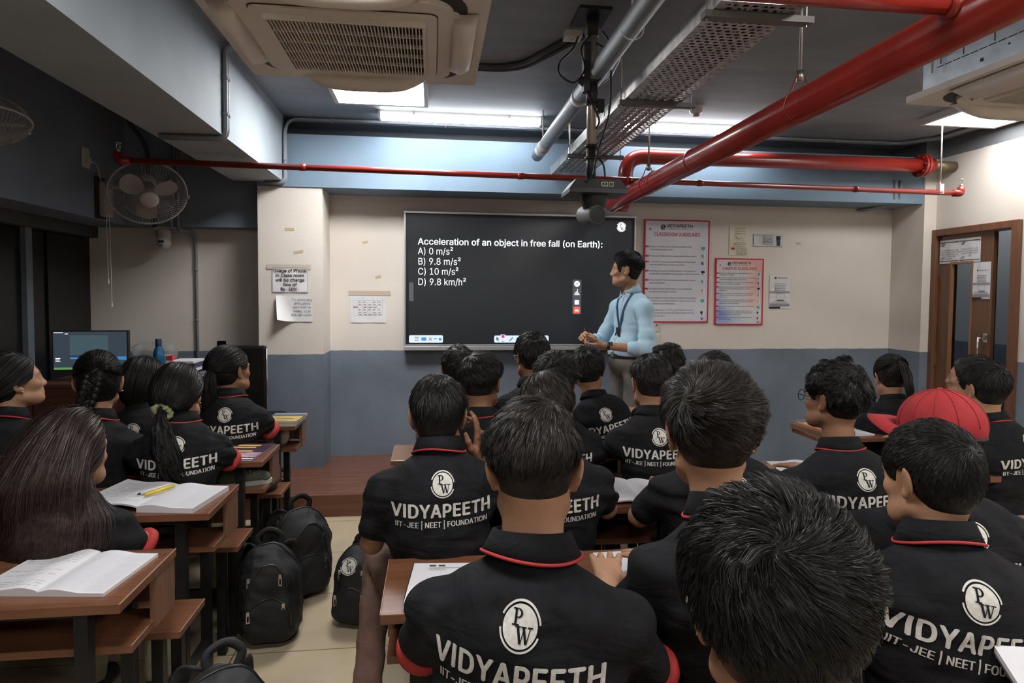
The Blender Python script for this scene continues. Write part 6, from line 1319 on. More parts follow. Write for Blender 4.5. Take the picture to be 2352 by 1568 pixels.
# ------------------------------------------------------------------ backpacks
M_bag = mat('black_nylon', (0.014, 0.014, 0.015), 0.6, spec=0.4, var=0.25, vscale=20, bump=0.35, bscale=420); M_bag2 = mat('charcoal_nylon', (0.032, 0.033, 0.036), 0.62, spec=0.4, var=0.2, vscale=20, bump=0.3, bscale=420)
M_zip = mat('zip_black', (0.02, 0.02, 0.021), 0.35); M_pull = mat('zip_pull_nickel', (0.62, 0.58, 0.52), 0.3, metal=1.0)
def backpack(loc, rz, sx, sz, m, label, tilt=0.0, tiltx=0.0, seed=1, depth=0.10, badge=False):
    r = tag(empty('backpack', loc, rz), label, 'backpack', 'school backpacks on the floor'); R = np.array(Matrix.Rotation(tilt, 3, 'X')@Matrix.Rotation(tiltx, 3, 'Y')); W_ = sx; H = sz
    T = lambda p: R@np.array(p, float); F = Field((-0.30, -0.30, -0.04), (0.30, 0.34, H+0.16), 0.009)
    F.rbox(T((0, 0, H*0.38)), (W_, depth, H*0.37), 0.07, R, 0.02); F.ell(T((0, 0.0, H*0.70)), (W_*0.86, depth*0.95, H*0.30), R, 0.06); F.rbox(T((0, -depth*0.9, H*0.27)), (W_*0.82, depth*0.62, H*0.24), 0.05, R, 0.025)
    F.ell(T((0, -depth*0.95, H*0.62)), (W_*0.66, depth*0.45, H*0.24), R, 0.04)
    F.warp(lambda P: 0.010*sines(P, 20, seed)[:, 0]+0.005*sines(P, 45, seed+3)[:, 1]); V, Q = F.surface(); V[:, 2] = np.maximum(V[:, 2], 0.002); b = link('bag_body', mesh_np('bag_body', V, Q, m), r)
    bv = BVHTree.FromPolygons(V.tolist(), Q.tolist())
    def on(p, off=0.002):
        q = bv.find_nearest(Vector(T(p))); return q[0]+q[1]*off if q[0] is not None else Vector(T(p))
    mb = MB()                                                    # zip tracks over the pockets
    arch = lambda w, z0, z1, y: [on((w*math.cos(a), y, z0+(z1-z0)*math.sin(a))) for a in [PI*i/24 for i in range(25)]]
    mb.tube(arch(W_*0.80, H*0.20, H*0.52, -depth*1.6), 0.0045, 6); mb.tube(arch(W_*0.62, H*0.42, H*0.88, -depth*1.3), 0.0045, 6); mb.tube(arch(W_*0.95, H*0.30, H*0.98, -0.01), 0.005, 6); mb.pieces('zip_track', M_zip, r, True, org=True)
    for (x, y, z) in ((-W_*0.62, -depth*1.6, H*0.40), (W_*0.45, -depth*1.6, H*0.44), (W_*0.35, -depth*1.3, H*0.72), (-W_*0.55, -depth*1.2, H*0.70)):
        p = on((x, y, z), 0.006); mb = MB(); mb.box(p.x-0.006, p.y-0.003, p.z-0.012, p.x+0.006, p.y+0.003, p.z+0.006); mb.box(p.x-0.007, p.y-0.0025, p.z-0.042, p.x-0.004, p.y+0.0005, p.z-0.012); mb.box(p.x+0.004, p.y-0.0025, p.z-0.042, p.x+0.007, p.y+0.0005, p.z-0.012); mb.box(p.x-0.007, p.y-0.0025, p.z-0.045, p.x+0.007, p.y+0.0005, p.z-0.038); mb.build('zip_pull', M_pull, r, org=True)
    def strap(pts, w, name):
        pts = spl([T(p) for p in pts], 6); mb = MB(); vs = []; fs = []
        for i, p in enumerate(pts):
            t = (pts[min(i+1, len(pts)-1)]-pts[max(i-1, 0)]).normalized(); s_ = t.cross(Vector((0, 1, 0.3))); s_ = s_.normalized() if s_.length > 0.01 else Vector((1, 0, 0)); nrm = s_.cross(t)
            vs += [p+s_*w+nrm*0.005, p-s_*w+nrm*0.005, p-s_*w-nrm*0.005, p+s_*w-nrm*0.005]
            if i: k = 4*i; fs += [(k-4+j, k-4+(j+1) % 4, k+(j+1) % 4, k+j) for j in range(4)]
        fs += [(3, 2, 1, 0), tuple(len(vs)-4+j for j in range(4))]; mb.add(vs, fs); mb.build(name, m, r, True, org=True)
    strap([(-0.045, 0.04, H*0.95), (-0.05, 0.035, H*1.06), (0.0, 0.03, H*1.13), (0.05, 0.035, H*1.06), (0.045, 0.04, H*0.95)], 0.013, 'carry_handle')
    for e in (-1, 1): strap([(e*0.06, depth*0.8, H*0.93), (e*0.09, depth*1.45, H*0.86), (e*0.11, depth*1.75, H*0.60), (e*0.12, depth*1.45, H*0.32), (e*W_*0.85, depth*0.8, H*0.10)], 0.028, 'shoulder_strap')
    if badge: mb = MB(); p = on((-W_*0.2, -depth*1.4, H*0.80), 0.004); q = bv.find_nearest(p)[1]; Pm = q.to_track_quat('Z', 'Y').to_matrix().to_4x4(); Pm.translation = p; put_logo(mb, 0.04, Pm); mb.build('emblem', [PRINT, M_bag], r, org=True)
    return r
backpack((-0.655, 1.90, 0), rad(28), 0.150, 0.43, M_bag2, 'charcoal backpack cut by the bottom edge, beside the nearest left bench', tilt=rad(-6), tiltx=rad(8), seed=2)
backpack((-0.735, 2.93, 0), rad(12), 0.135, 0.41, M_bag, 'black backpack with bright zip pulls standing in the aisle, front one', tilt=rad(-6), seed=5)
backpack((-0.695, 3.36, 0), rad(34), 0.15, 0.43, M_bag, 'black backpack in the aisle behind the one with bright zip pulls', tilt=rad(-4), tiltx=rad(5), seed=8)
backpack((-0.34, 3.05, 0), rad(-15), 0.12, 0.34, M_bag, 'black backpack with round emblem beside the boy in brown trousers', tilt=rad(-8), seed=11, badge=True)

# ------------------------------------------------------------------ teacher's computer corner
M_cdesk = mat_wood('dark_red_laminate', (0.06, 0.022, 0.014), (0.10, 0.038, 0.024), 0, 0.4)
cdk = tag(empty('computer_desk', (-2.05, 4.75, 0)), 'dark red brown computer desk in the left corner under the monitor', 'desk')
B('desk_top', M_cdesk, (-2.60, 4.42, 0.93, -1.62, 4.98, 0.955), parent=cdk, bev=0.002); B('front_panel', M_cdesk, (-2.58, 4.43, 0.152, -1.64, 4.45, 0.93), parent=cdk)
for x in (-2.60, -1.645): B('side_panel', M_cdesk, (x, 4.43, 0.152, x+0.025, 4.96, 0.93), parent=cdk)
mo = tag(empty('computer_monitor', (-2.31, 4.62, 0.955)), 'wide computer monitor showing a dark video window, left corner', 'monitor')
Pm = Matrix.Translation((-2.312, 4.62, 1.155))@Matrix.Rotation(rad(3), 4, 'Z'); mb = MB(); mb.box(-0.235, -0.012, -0.140, 0.235, 0.025, 0.140, Pm); bz = mb.build('bezel', M_bplastic, mo)
Pq = plane(Pm@Vector((-0.235, -0.0128, -0.140)), Pm.to_3x3()@Vector((1, 0, 0)), (0, 0, 1)); E_mon = mat('monitor_glow_slate', (0.02, 0.02, 0.02), 0.3, emit=(0.06, 0.085, 0.115), estr=0.25); mb = MB(); sheet(mb, Pq, 0.008, 0.016, 0.462, 0.272, 0); mb.build('display', E_mon, mo)
mb = MB(); sheet(mb, Pq, 0.11, 0.115, 0.345, 0.248, 0.0005); mb.build('video_window', mat('monitor_glow_teal', (0.02, 0.02, 0.02), 0.3, emit=(0.09, 0.15, 0.18), estr=0.25, var=0.0), mo)
mb = MB(); sheet(mb, Pq, 0.010, 0.016, 0.462, 0.030, 0.0005); mb.build('task_bar', mat('monitor_glow_green', (0.02, 0.02, 0.02), 0.3, emit=(0.16, 0.42, 0.12), estr=0.3), mo)
mb = MB()
for x0, x1, y in ((0.11, 0.17, 0.088), (0.40, 0.458, 0.092), (0.40, 0.458, 0.08)): sheet(mb, Pq, x0, y, x1, y+0.009, 0.0005)
mb.build('blue_controls', E_blue, mo); mb = MB()
for x0, x1, y in ((0.02, 0.05, 0.09), (0.02, 0.045, 0.08), (0.02, 0.05, 0.07), (0.012, 0.07, 0.264), (0.08, 0.1, 0.256)): sheet(mb, Pq, x0, y, x1, y+0.004, 0.0005)
mb.build('menu_text', E_txt, mo); mb = MB(); mb.box(-0.03, 0.02, -0.19, 0.03, 0.04, 0.0, Pm); mb.box(-0.11, -0.06, -0.20, 0.11, 0.12, -0.19, Pm); mb.build('stand', M_bplastic, mo)
M_bot = mat('blue_bottle', (0.01, 0.10, 0.22), 0.2, coat=0.5); bo = tag(empty('water_bottle', (-1.90, 4.72, 0.955)), 'blue water bottle with dark cap on the computer desk', 'bottle'); mb = MB(); mb.lathe([(0.0001, 0.955), (0.034, 0.955), (0.036, 0.97), (0.036, 1.12), (0.030, 1.15), (0.019, 1.175), (0.018, 1.18)], 24, Matrix.Translation((-1.92, 4.72, 0))); mb.build('bottle_body', M_bot, bo, True); mb = MB(); mb.lathe([(0.020, 1.178), (0.021, 1.225), (0.018, 1.23), (0.0001, 1.23)], 20, Matrix.Translation((-1.92, 4.72, 0))); mb.build('cap', mat('blue_black_cap', (0.01, 0.035, 0.075), 0.35), bo, True)
M_clear = mat('clear_bag_plastic', (0.8, 0.82, 0.8), 0.15, trans=0.7, ior=1.1, alpha=0.55); pbg = tag(empty('clear_plastic_bag', (-2.0, 4.86, 0.955)), 'crumpled clear plastic bag of boxes behind the blue bottle', 'bag'); F = Field((-0.20, -0.12, -0.02), (0.20, 0.12, 0.30), 0.009); F.rbox((0, 0, 0.12), (0.14, 0.07, 0.12), 0.05, None, 0.02); F.warp(lambda P: 0.012*sines(P, 40, 3)[:, 0]); V, Q = F.surface(); link('bag_film', mesh_np('bag_film', V, Q, M_clear), pbg); mb = MB(); mb.box(-0.09, -0.04, 0.005, 0.02, 0.04, 0.10); mb.build('green_packet', mat('packet_olive', (0.14, 0.15, 0.06), 0.5), pbg, org=True); mb = MB(); mb.box(0.03, -0.04, 0.005, 0.09, 0.04, 0.15); mb.build('pale_packet', M_white, pbg, org=True)
st_ = tag(empty('paper_stack', (-1.72, 4.75, 0.955)), 'stack of papers and files with a red corner on the computer desk', 'paper stack')
for k in range(7): mb = MB(); mb.box(-1.83+0.006*(k % 3), 4.64, 0.955+k*0.018, -1.66+0.01*(k % 2), 4.86, 0.970+k*0.018); mb.build('file', (M_page, mat('file_violet', (0.20, 0.17, 0.26), 0.6), M_inkg)[k % 3], st_)
mb = MB(); mb.box(-1.84, 4.64, 1.085, -1.80, 4.70, 1.115); mb.build('red_corner', M_inkr, st_)
stk = tag(B('wall_sticker', M_black, (-1.80, 5.570, 1.09, -1.73, 5.577, 1.155)), 'small dark square sticker on the alcove wall', 'sticker')
ch = tag(empty('office_chair', (-1.35, 4.75, 0.152)), 'black office chair beside the pillar behind the ponytailed girl', 'chair'); Pc = Matrix.Translation((-1.34, 4.72, 0)); mb = MB(); mb.box(-0.16, 0, 0.62, 0.15, 0.05, 1.18, Pc, bev=0.02); mb.build('backrest', mat('black_leatherette', (0.008, 0.008, 0.009), 0.35), ch); mb = MB(); mb.box(-0.20, 0.05, 0.55, 0.20, 0.45, 0.63, Pc, bev=0.03); mb.build('seat', MATS['black_leatherette'], ch); mb = MB(); mb.tube([Pc@Vector((0, 0.25, 0.25)), Pc@Vector((0, 0.25, 0.55))], 0.025, 12); mb.build('gas_column', M_dmetal, ch, True); mb = MB()
for k in range(5): a = 2*PI*k/5; mb.tube([Pc@Vector((0, 0.25, 0.25)), Pc@Vector((0.24*math.cos(a), 0.25+0.24*math.sin(a), 0.20))], 0.018, 8)
mb.build('star_base', M_bplastic, ch, True)
for k in range(5): a = 2*PI*k/5; mb = MB(); mb.tube([Pc@Vector((0.24*math.cos(a)-0.015, 0.25+0.24*math.sin(a), 0.178)), Pc@Vector((0.24*math.cos(a)+0.015, 0.25+0.24*math.sin(a), 0.178))], 0.025, 12); mb.build('caster', M_bplastic, ch, True)
mb = MB(); mb.tube([Pc@Vector((0.155, 0.0, 0.65)), Pc@Vector((0.152, 0.0, 1.16))], 0.004, 6); mb.build('steel_trim', M_steel, ch, True)
# ------------------------------------------------------------------ the class
CROP = dict(kind='short', top=0.015, base=0.003, len_top=0.026, len_side=0.007, lift=0.40, nape=-0.078)
FADE = dict(kind='short', top=0.018, base=0.002, len_top=0.034, len_side=0.004, lift=0.40, nape=-0.085, fade0=-0.02, fade1=0.075, cap0=0.022, edge=0.04, thin=0.06)
THICK = dict(kind='short', top=0.018, base=0.003, len_top=0.030, len_side=0.008, lift=0.35, nape=-0.078, fade0=-0.07, fade1=0.07, wild=0.5, swirl=0.6)
CURLY = dict(kind='short', top=0.018, base=0.004, len_top=0.032, len_side=0.010, lift=0.5, nape=-0.072, curl=0.8, wild=0.8, jitter=0.35, clump=0.75, per=22, segs=5, lump=0.5, fade0=-0.05, fade1=0.06)
TIED = dict(kind='tied', top=0.012, base=0.007, lift=0.0, nape=-0.080, front=0.078, sideburn=0.0, tie=(0, -0.118, 0.0), jitter=0.03, wild=0.04, clump=0.3, follow=0.8, segs=6, lump=0.1, edge=0.012, root_min=0.002)
def H(b, **k): d = dict(b); d.update(k); return d
def tail(path, r, n, cr=0.6, wid=0.0013, **k):
    return lambda g: [core_tail(path, [q*cr for q in r]), bundle(None, path, r, r[-1], n, g, wid=wid, **k)]
G_S = 'students in black uniform polo shirts'
DEPTH = dict(L1=1.035, L2=1.035, L4=1.045, L6=1.04, L5=1.035, L3=1.035, B4=1.03, B6=1.05, B9=1.03, B3=1.03, B5=1.03, B8=1.03, B10=1.03)
def P_(name, head, label, h, **k):
    q = DEPTH.get(name, 1.0); k['s'] = k.get('s', 1.0)*q; k.setdefault('group', G_S)
    return build_person(dict(head=(head[0]*q, head[1]*q, 1.55+(head[2]-1.55)*q), label=label, h=h, **k))
A = {}
# --- boys, from the nearest row to the front
A['B15'] = P_('B15', (0.385, 0.66, 1.195), 'person seated closest to the camera, bushy glossy dark hair, back turned', 0.0065, yaw=12, pitch=10, torso=2, skin='tan', lean=0.07, strands=26000, wid=0.00055, seed=15, cuffs=False, s=0.96,
    hair=H(THICK, top=0.024, len_top=0.040, len_side=0.006, base=0.002, whorl=(-0.005, -0.075, 0.072), lift=0.45, wild=0.9, curl=0.35, segs=6, clump=0.75, per=18, nape=-0.07, lump=0.5, swirl=0.7, nfreq=55))
A['B2'] = P_('B2', (0.203, 1.24, 1.205), 'person with faded crew cut and broad back seated at lower centre', 0.0065, yaw=0, pitch=12, torso=-16, skin='tan', strands=18000, wid=0.0006, seed=2, print_ang=-4, sw=1.1, neck=0.060, lean=0.08,
    hair=H(FADE, top=0.022, len_top=0.034, nape=-0.09, whorl=(0.02, -0.045, 0.105), comb=(-0.3, 0, 0)), hcol='dark')
A['B13'] = P_('B13', (0.617, 1.34, 1.252), 'person with thick tousled brown-black hair seated just behind the closest head, left ear showing', 0.0065, yaw=14, pitch=10, torso=12, skin='tan', strands=18000, wid=0.0006, seed=13, cuffs=False, s=1.06, lean=0.07,
    hair=H(THICK, top=0.026, len_top=0.040, curl=0.2, per=30, whorl=(-0.045, -0.080, 0.058), nape=-0.075, wild=0.6), hcol='dark')
A['B19'] = P_('B19', neck_len=0.135, head=(1.10, 1.27, 1.155), label='person at the right with short dark hair, face turned left in profile, full back print', h=0.0065, yaw=52, pitch=8, torso=-10, skin='tan', strands=18000, wid=0.0006, seed=19, cuffs=False, s=0.95, print_ang=-8, lean=0.07,
    hair=H(CROP, top=0.012, len_top=0.022, len_side=0.012, whorl=(0.0, -0.085, 0.055), nape=-0.085, lift=0.4, front=0.058, fade0=-0.06, fade1=0.03))
A['B18'] = P_('B18', (1.465, 1.66, 1.150), 'person wearing a red baseball cap with the brim pointing left', 0.007, yaw=80, pitch=4, torso=-14, skin='brown', strands=3500, seed=18, cuffs=False, print_ang=-6, sw=1.08, lean=0.08,
    hair=H(CROP, top=0.006, nape=-0.085), armL=dict(elbow=(-0.34, 0.16, 0.83), wrist=(-0.20, 0.40, 0.785)))
A['B1'] = P_('B1', neck_len=0.105, head=(0.018, 2.10, 1.150), label='person in brown trousers at the aisle raising a hand to the right cheek', h=0.007, yaw=-4, pitch=8, torso=4, skin='brown', strands=11000, wid=0.0008, seed=1, cuffs=False, trousers=BROWNC,
    hair=H(CROP, len_top=0.030, whorl=(0.02, -0.05, 0.10), nape=-0.078, lift=0.45), armR=dict(elbow=(0.27, 0.22, 0.80), wrist=(0.135, 0.075, 0.995), dir=(0.03, -0.04, 1.0), palm=(-0.95, 0.25, 0.0), curl=[0.15, 0.25, 0.5, 0.7], hh=0.004, thumb=0.2),
    armL=dict(elbow=(-0.215, 0.03, 0.75), wrist=(-0.17, 0.29, 0.79)), legs=[((-0.09, 0.0, 0.56), (-0.20, 0.40, 0.55), (-0.24, 0.05, 0.14)), ((0.09, 0.0, 0.56), (0.12, 0.43, 0.54), (0.12, 0.40, 0.10))])
A['B7'] = P_('B7', neck_len=0.125, head=(0.398, 2.16, 1.150), label='person with straight brown-black hair behind the crew-cut boy, right ear showing', h=0.007, yaw=-14, pitch=8, torso=-2, skin='tan', strands=11000, wid=0.0008, seed=7, cuffs=False,
    hair=H(THICK, top=0.022, len_top=0.045, whorl=(0.0, -0.03, 0.112), lift=0.15, wild=0.2, nape=-0.075, clump=0.6), hcol='dark')
A['B12'] = P_('B12', (0.965, 2.06, 1.170), 'person with rounded dark hair behind the tousled boy, wide shoulders showing both sides', 0.007, yaw=5, pitch=6, torso=0, skin='brown', strands=6000, seed=12, cuffs=False, collar_trim=False, sw=1.14, hair=H(THICK, wild=0.3), hcol='dark')
A['B16'] = P_('B16', neck_len=0.185, head=(1.50, 2.20, 1.175), label='person with curly hair and thin metal glasses looking left', h=0.007, yaw=58, pitch=-2, torso=0, skin='brown', strands=18000, wid=0.0008, seed=16, cuffs=False, sw=1.06, lean=0.08, hair=H(CURLY, top=0.024, len_top=0.034, curl=0.9, lump=0.3))
A['B4'] = P_('B4', (0.222, 2.86, 1.158), 'person with short swept hair behind the hand-raising boy', 0.0075, yaw=-20, pitch=4, torso=-4, skin='brown', sw=0.93, strands=8000, wid=0.0009, seed=4, cuffs=False, hair=H(FADE, top=0.024, len_top=0.034, whorl=(-0.02, -0.05, 0.10)))
A['B6'] = P_('B6', (0.545, 2.76, 1.162), 'person with wavy black hair, right ear and red collar showing, third row of boys', 0.0075, yaw=-14, pitch=6, torso=-6, skin='brown', sw=0.93, strands=8000, wid=0.0009, seed=6, cuffs=False, hair=H(CURLY, curl=0.4, len_top=0.05))
A['B9'] = P_('B9', neck_len=0.145, head=(1.004, 2.82, 1.152), label='person with short straight dark hair in front of the teacher\'s trousers, left ear showing', h=0.0075, yaw=20, pitch=4, torso=-6, skin='tan', sw=0.93, strands=8000, wid=0.0009, seed=9, cuffs=False, collar_trim=False, hair=H(FADE, top=0.018, len_top=0.032, whorl=(0.0, -0.02, 0.115), lift=0.35), hcol='dark')
A['B11'] = P_('B11', (1.402, 3.02, 1.146), 'person with side-combed black hair seen alone against the grey-blue wall', 0.008, torso=-6, yaw=12, pitch=4, skin='brown', sw=0.93, strands=5000, wid=0.0014, seed=11, cuffs=False, hair=H(THICK, comb=(0.7, 0, 0), wild=0.2, whorl=(-0.05, -0.04, 0.09)))
A['B20'] = P_('B20', (2.62, 2.72, 1.122), 'person in profile at the right edge with short dark hair, front of the red cap', 0.0075, yaw=56, pitch=2, torso=22, skin='tan', strands=8000, wid=0.0009, seed=20, cuffs=False, print_ang=6, hair=H(CROP, top=0.020, len_top=0.03, len_side=0.012, front=0.055, whorl=(0, -0.08, 0.07)))
A['B3'] = P_('B3', (0.137, 3.50, 1.145), 'person with curly crop in the front boys row, leftmost below the screen', 0.008, yaw=8, skin='brown', sw=0.93, strands=4000, wid=0.0015, seed=3, cuffs=False, hair=H(CURLY, len_top=0.025, top=0.016))
A['B5'] = P_('B5', (0.545, 3.46, 1.215), 'tall person with swept black hair and pale glasses below the screen tool bar', 0.008, yaw=25, pitch=2, torso=-4, skin='brown', sw=0.93, strands=4500, wid=0.0015, seed=5, cuffs=False, collar_trim=False, hair=H(THICK, top=0.022, wild=0.4, whorl=(0.02, -0.07, 0.08)))
A['B8'] = P_('B8', (0.885, 3.52, 1.130), 'person leaning to the right in front of the teacher, tilted back print', 0.008, yaw=-6, pitch=10, roll=-6, torso=10, skin='brown', sw=0.93, strands=4500, wid=0.0015, seed=8, cuffs=False, collar_trim=False, side=-0.14, lean=0.10, print_ang=12, hair=H(THICK, len_top=0.045))
A['B10'] = P_('B10', (1.345, 3.50, 1.146), 'person with wavy hair beside the teacher\'s hip in the front boys row', 0.008, yaw=10, skin='brown', sw=0.93, strands=4000, wid=0.0015, seed=10, cuffs=False, hair=H(CURLY, curl=0.4, len_top=0.04))
# --- girls at the right
def pony_path(z0=0.055, y0=-0.10, L=0.24, out=0.06, side=0.0): return [(side*0.3, y0+0.01, z0), (side*0.6, y0-0.025, z0+0.01), (side, y0-out, z0-0.04), (side*1.2, y0-out-0.005, z0-L*0.55), (side*1.3, y0-out+0.01, z0-L)]
A['B17'] = P_('B17', (2.765, 3.52, 1.072), 'person with a dark ponytail bowed over the desk by the right wall', 0.008, torso=-5, yaw=28, pitch=20, skin='tan', strands=4500, wid=0.0014, seed=17, cuffs=False, s=0.95, sw=0.88, print=False,
    hair=H(TIED, tie=(0.0, -0.11, 0.05), extra=tail(pony_path(0.05, -0.105, 0.22, 0.05, 0.02), [0.012, 0.022, 0.028, 0.028, 0.016], 900)), hcol='dark')
A['B21'] = P_('B21', (2.93, 3.12, 1.118), 'person in profile with long dark hair in front of the door', 0.008, yaw=82, pitch=-4, torso=10, skin='tan', strands=3500, wid=0.0014, seed=21, cuffs=False, s=0.95, sw=0.88,
    hair=H(TIED, tie=(0, -0.115, -0.02), extra=tail([(0, -0.10, -0.01), (0, -0.125, -0.06), (0.0, -0.13, -0.14), (0.0, -0.12, -0.26), (0, -0.11, -0.36)], [0.02, 0.034, 0.042, 0.042, 0.02], 1200)), hcol='dark')
# --- girls at the left
def braid(g):
    path = np.array([(0.0, -0.098, 0.075), (0.0, -0.125, 0.035), (-0.012, -0.128, -0.01), (-0.03, -0.122, -0.07), (-0.042, -0.118, -0.13), (-0.05, -0.12, -0.20), (-0.052, -0.115, -0.26)]); t = np.linspace(0, len(path)-1, 90); i = np.minimum(t.astype(int), len(path)-2); f = (t-i)[:, None]; c = path[i]*(1-f)+path[i+1]*f; out = []
    for ph in (0, 2*PI/3, 4*PI/3):
        th = t*4.6+ph; r = np.interp(t, [0, 1, 5, 6], [0.013, 0.019, 0.017, 0.008]); mb = MB(); q = c+np.stack([np.sin(th)*r*1.35, np.cos(2*th)*r*0.75, 0*th], -1)
        mb.tube([tuple(p) for p in q], [float(v)*(0.86+0.14*math.cos(2*a)) for v, a in zip(r, th)], 8, caps=False); out.append((np.array(mb.v), np.array(mb.f)))
        b = bundle(None, q[::6], [float(v)*1.12 for v in r[::15]], 0.005, 260, g, wid=0.0012, segs=24, wave=0.001); out.append(b)
    return out
A['L2'] = P_('L2', (-1.403, 2.86, 1.172), 'person with a thick dark braid down the back, left group', 0.0075, yaw=-8, pitch=2, torso=8, skin='tan', strands=9000, wid=0.0008, seed=32, s=0.97, sw=0.85, bust=True, trousers=KHAKI, print=False,
    hair=H(TIED, tie=(0, -0.115, 0.055), extra=braid))
A['L1'] = P_('L1', (-1.755, 2.90, 1.176), 'person cut by the left edge, face in profile looking right and up', 0.0075, yaw=-76, pitch=-10, torso=0, skin='tan', strands=8000, wid=0.0008, seed=31, s=0.97, sw=0.85, bust=True, trousers=KHAKI, hair=H(TIED, tie=(0, -0.118, -0.04)))
A['L4'] = P_('L4', neck_len=0.120, head=(-1.062, 2.82, 1.128), label='person with a ponytail in an olive green scrunchie, left group', h=0.0075, yaw=-26, pitch=4, torso=14, skin='tan', strands=10000, wid=0.0008, seed=34, s=0.97, sw=0.85, bust=True, trousers=KHAKI, knee_out=0.04,
    hair=H(TIED, tie=(-0.01, -0.118, -0.045), extra=tail([(-0.01, -0.120, -0.055), (-0.005, -0.150, -0.095), (0.015, -0.170, -0.17), (0.04, -0.170, -0.25), (0.065, -0.160, -0.34)], [0.018, 0.028, 0.050, 0.056, 0.034], 4500, wave=0.014, ragged=0.35)))
A['L5'] = P_('L5', neck_len=0.145, head=(-1.060, 3.50, 1.148), label='person with a ponytail in the left front row, looking right in profile', h=0.0075, yaw=-52, pitch=-2, torso=6, skin='brown', strands=8000, wid=0.0009, seed=35, s=0.96, sw=0.85, bust=True, trousers=DKTR,
    hair=H(TIED, tie=(0, -0.118, 0.015), extra=tail([(0.004, -0.112, 0.015), (0.01, -0.135, 0.008), (0.014, -0.152, -0.04), (0.012, -0.155, -0.13), (0.004, -0.14, -0.23)], [0.014, 0.024, 0.038, 0.045, 0.026], 3000, wave=0.008)))
A['L3'] = P_('L3', (-1.488, 3.50, 1.090), 'person with smooth tucked-in hair facing right, beside the girl with the braid', 0.0075, yaw=-42, pitch=8, torso=4, skin='brown', strands=8000, wid=0.0009, seed=33, s=0.98, sw=0.95, collar_trim=False, collar_k=1.15, trousers=DKTR,
    hair=H(TIED, kind='tied', tie=(0, -0.10, -0.16), nape=-0.12, top=0.016, base=0.016))
A['L6'] = P_('L6', armR=dict(elbow=(0.20, 0.06, 0.72), wrist=(0.08, 0.22, 0.66)), armL=dict(elbow=(-0.20, 0.06, 0.72), wrist=(-0.08, 0.22, 0.66)), neck_len=0.130, head=(-1.120, 2.12, 1.055), label='person with long loose dark brown hair hiding the back, nearest on the left', h=0.007, yaw=-54, pitch=2, torso=0, skin='tan', strands=16000, wid=0.0008, seed=36, s=0.97, sw=0.85, bust=True, trousers=KHAKI, print=False,
    hair=dict(kind='long', top=0.016, base=0.012, nape=-0.09, front=0.075, sideburn=-0.02, lift=0.06, length=0.46, segs=16, follow=0.5, gravity=0.12, jitter=0.14, wild=0.15, clump=0.6, per=24, curl=0.16, part=(0.0, 0.02, 0.12), lump=0.1), hcol='brown')
# --- the teacher
M_blue = mat('pale_blue_cotton', (0.40, 0.58, 0.70), 0.75, var=0.06, vscale=12, bump=0.12, bscale=500); M_lan = mat('lanyard_blue', (0.015, 0.06, 0.16), 0.6); M_belt = mat('brown_leather', (0.045, 0.025, 0.02), 0.45)
T = P_('T', (1.440, 4.62, 1.752), 'person teaching, pale blue shirt and grey trousers, standing sideways and looking at the screen', 0.0065, group=None, stand=True, floor=0.152, yaw=86, pitch=-2, torso=108, hip=0.93, skin='tan', strands=8000, wid=0.0009, seed=50, s=1.04, sw=1.02,
    lean=0.02, shirt=M_blue, shirt_name='shirt', print=False, cuff_mat=M_blue, cuffs=False, collar_trim=False, trousers=GREYTR, long=True, sleeve=0.7, loose=0.004, collar_open=165, collar_tilt=20, hem=0.955, tuck=True, folds=0.003, arm=1.02, hipw=0.95, shoes=SHOE,
    armL=dict(elbow=(-0.285, 0.02, 1.02), wrist=(-0.115, 0.285, 1.045), dir=(0.55, 0.75, -0.10), palm=(0.5, -0.2, 0.8), curl=0.75, hh=0.0036, thumb=0.35), armR=dict(elbow=(0.27, 0.05, 1.04), wrist=(0.12, 0.31, 1.10), dir=(-0.75, 0.55, 0.10), palm=(-0.3, -0.6, -0.6), curl=1.1, hh=0.0036, thumb=0.5),
    hair=H(THICK, top=0.022, len_top=0.030, len_side=0.004, base=0.0015, nape=-0.085, fade0=0.0, fade1=0.09, whorl=(0, -0.09, 0.07), lift=0.55, front=0.066, wild=0.5, sideburn=-0.035))

# ------------------------------------------------------------------ things worn, held and carried
def local(o, mb, name, m, parent, smooth=True): return mb.build(name, m, parent, smooth, org=True)
def ring(X, pts, r, n=6): mb = MB(); mb.tube([X(q) for q in pts], r, n); return mb
d = A['B18']; X = d['X']; M_cap = mat('red_cap_cotton', (0.31, 0.018, 0.022), 0.8, var=0.08, vscale=30, bump=0.2, bscale=300)
cp = tag(empty('baseball_cap', d['root'].location, d['root'].rotation_euler.z), 'red baseball cap worn by the person at the right', 'cap')
Rc = Frame(X.R, X((0, -0.010, 0.030)), X.s); F = Field(Rc.c-0.17, Rc.c+0.17, 0.005); F.ell(Rc((0, 0, 0.005)), np.array((0.090, 0.113, 0.102))*X.s, X.R, 0.01)
Gx = np.stack(np.meshgrid(*F.ax, indexing='ij'), -1); zl_ = ((Gx-Rc.c)@X.R); F.F = np.maximum(F.F, (-0.018-zl_[..., 2]+0.10*np.minimum(0, zl_[..., 1])).astype(np.float32)); V, Q = F.surface(); dome = link('crown', mesh_np('crown', V, Q, M_cap), cp)
mb = MB()
for a in range(6): t = PI*a/6; mb.tube([Rc((0.0908*math.cos(t)*math.cos(q), 0.1138*math.sin(t)*math.cos(q), 0.005+0.1028*math.sin(q))) for q in [PI*i/20 for i in range(21)]], 0.0013, 5)
mb.build('crown_seam', mat('red_cap_seam', (0.28, 0.012, 0.015), 0.8), cp, True, org=True)
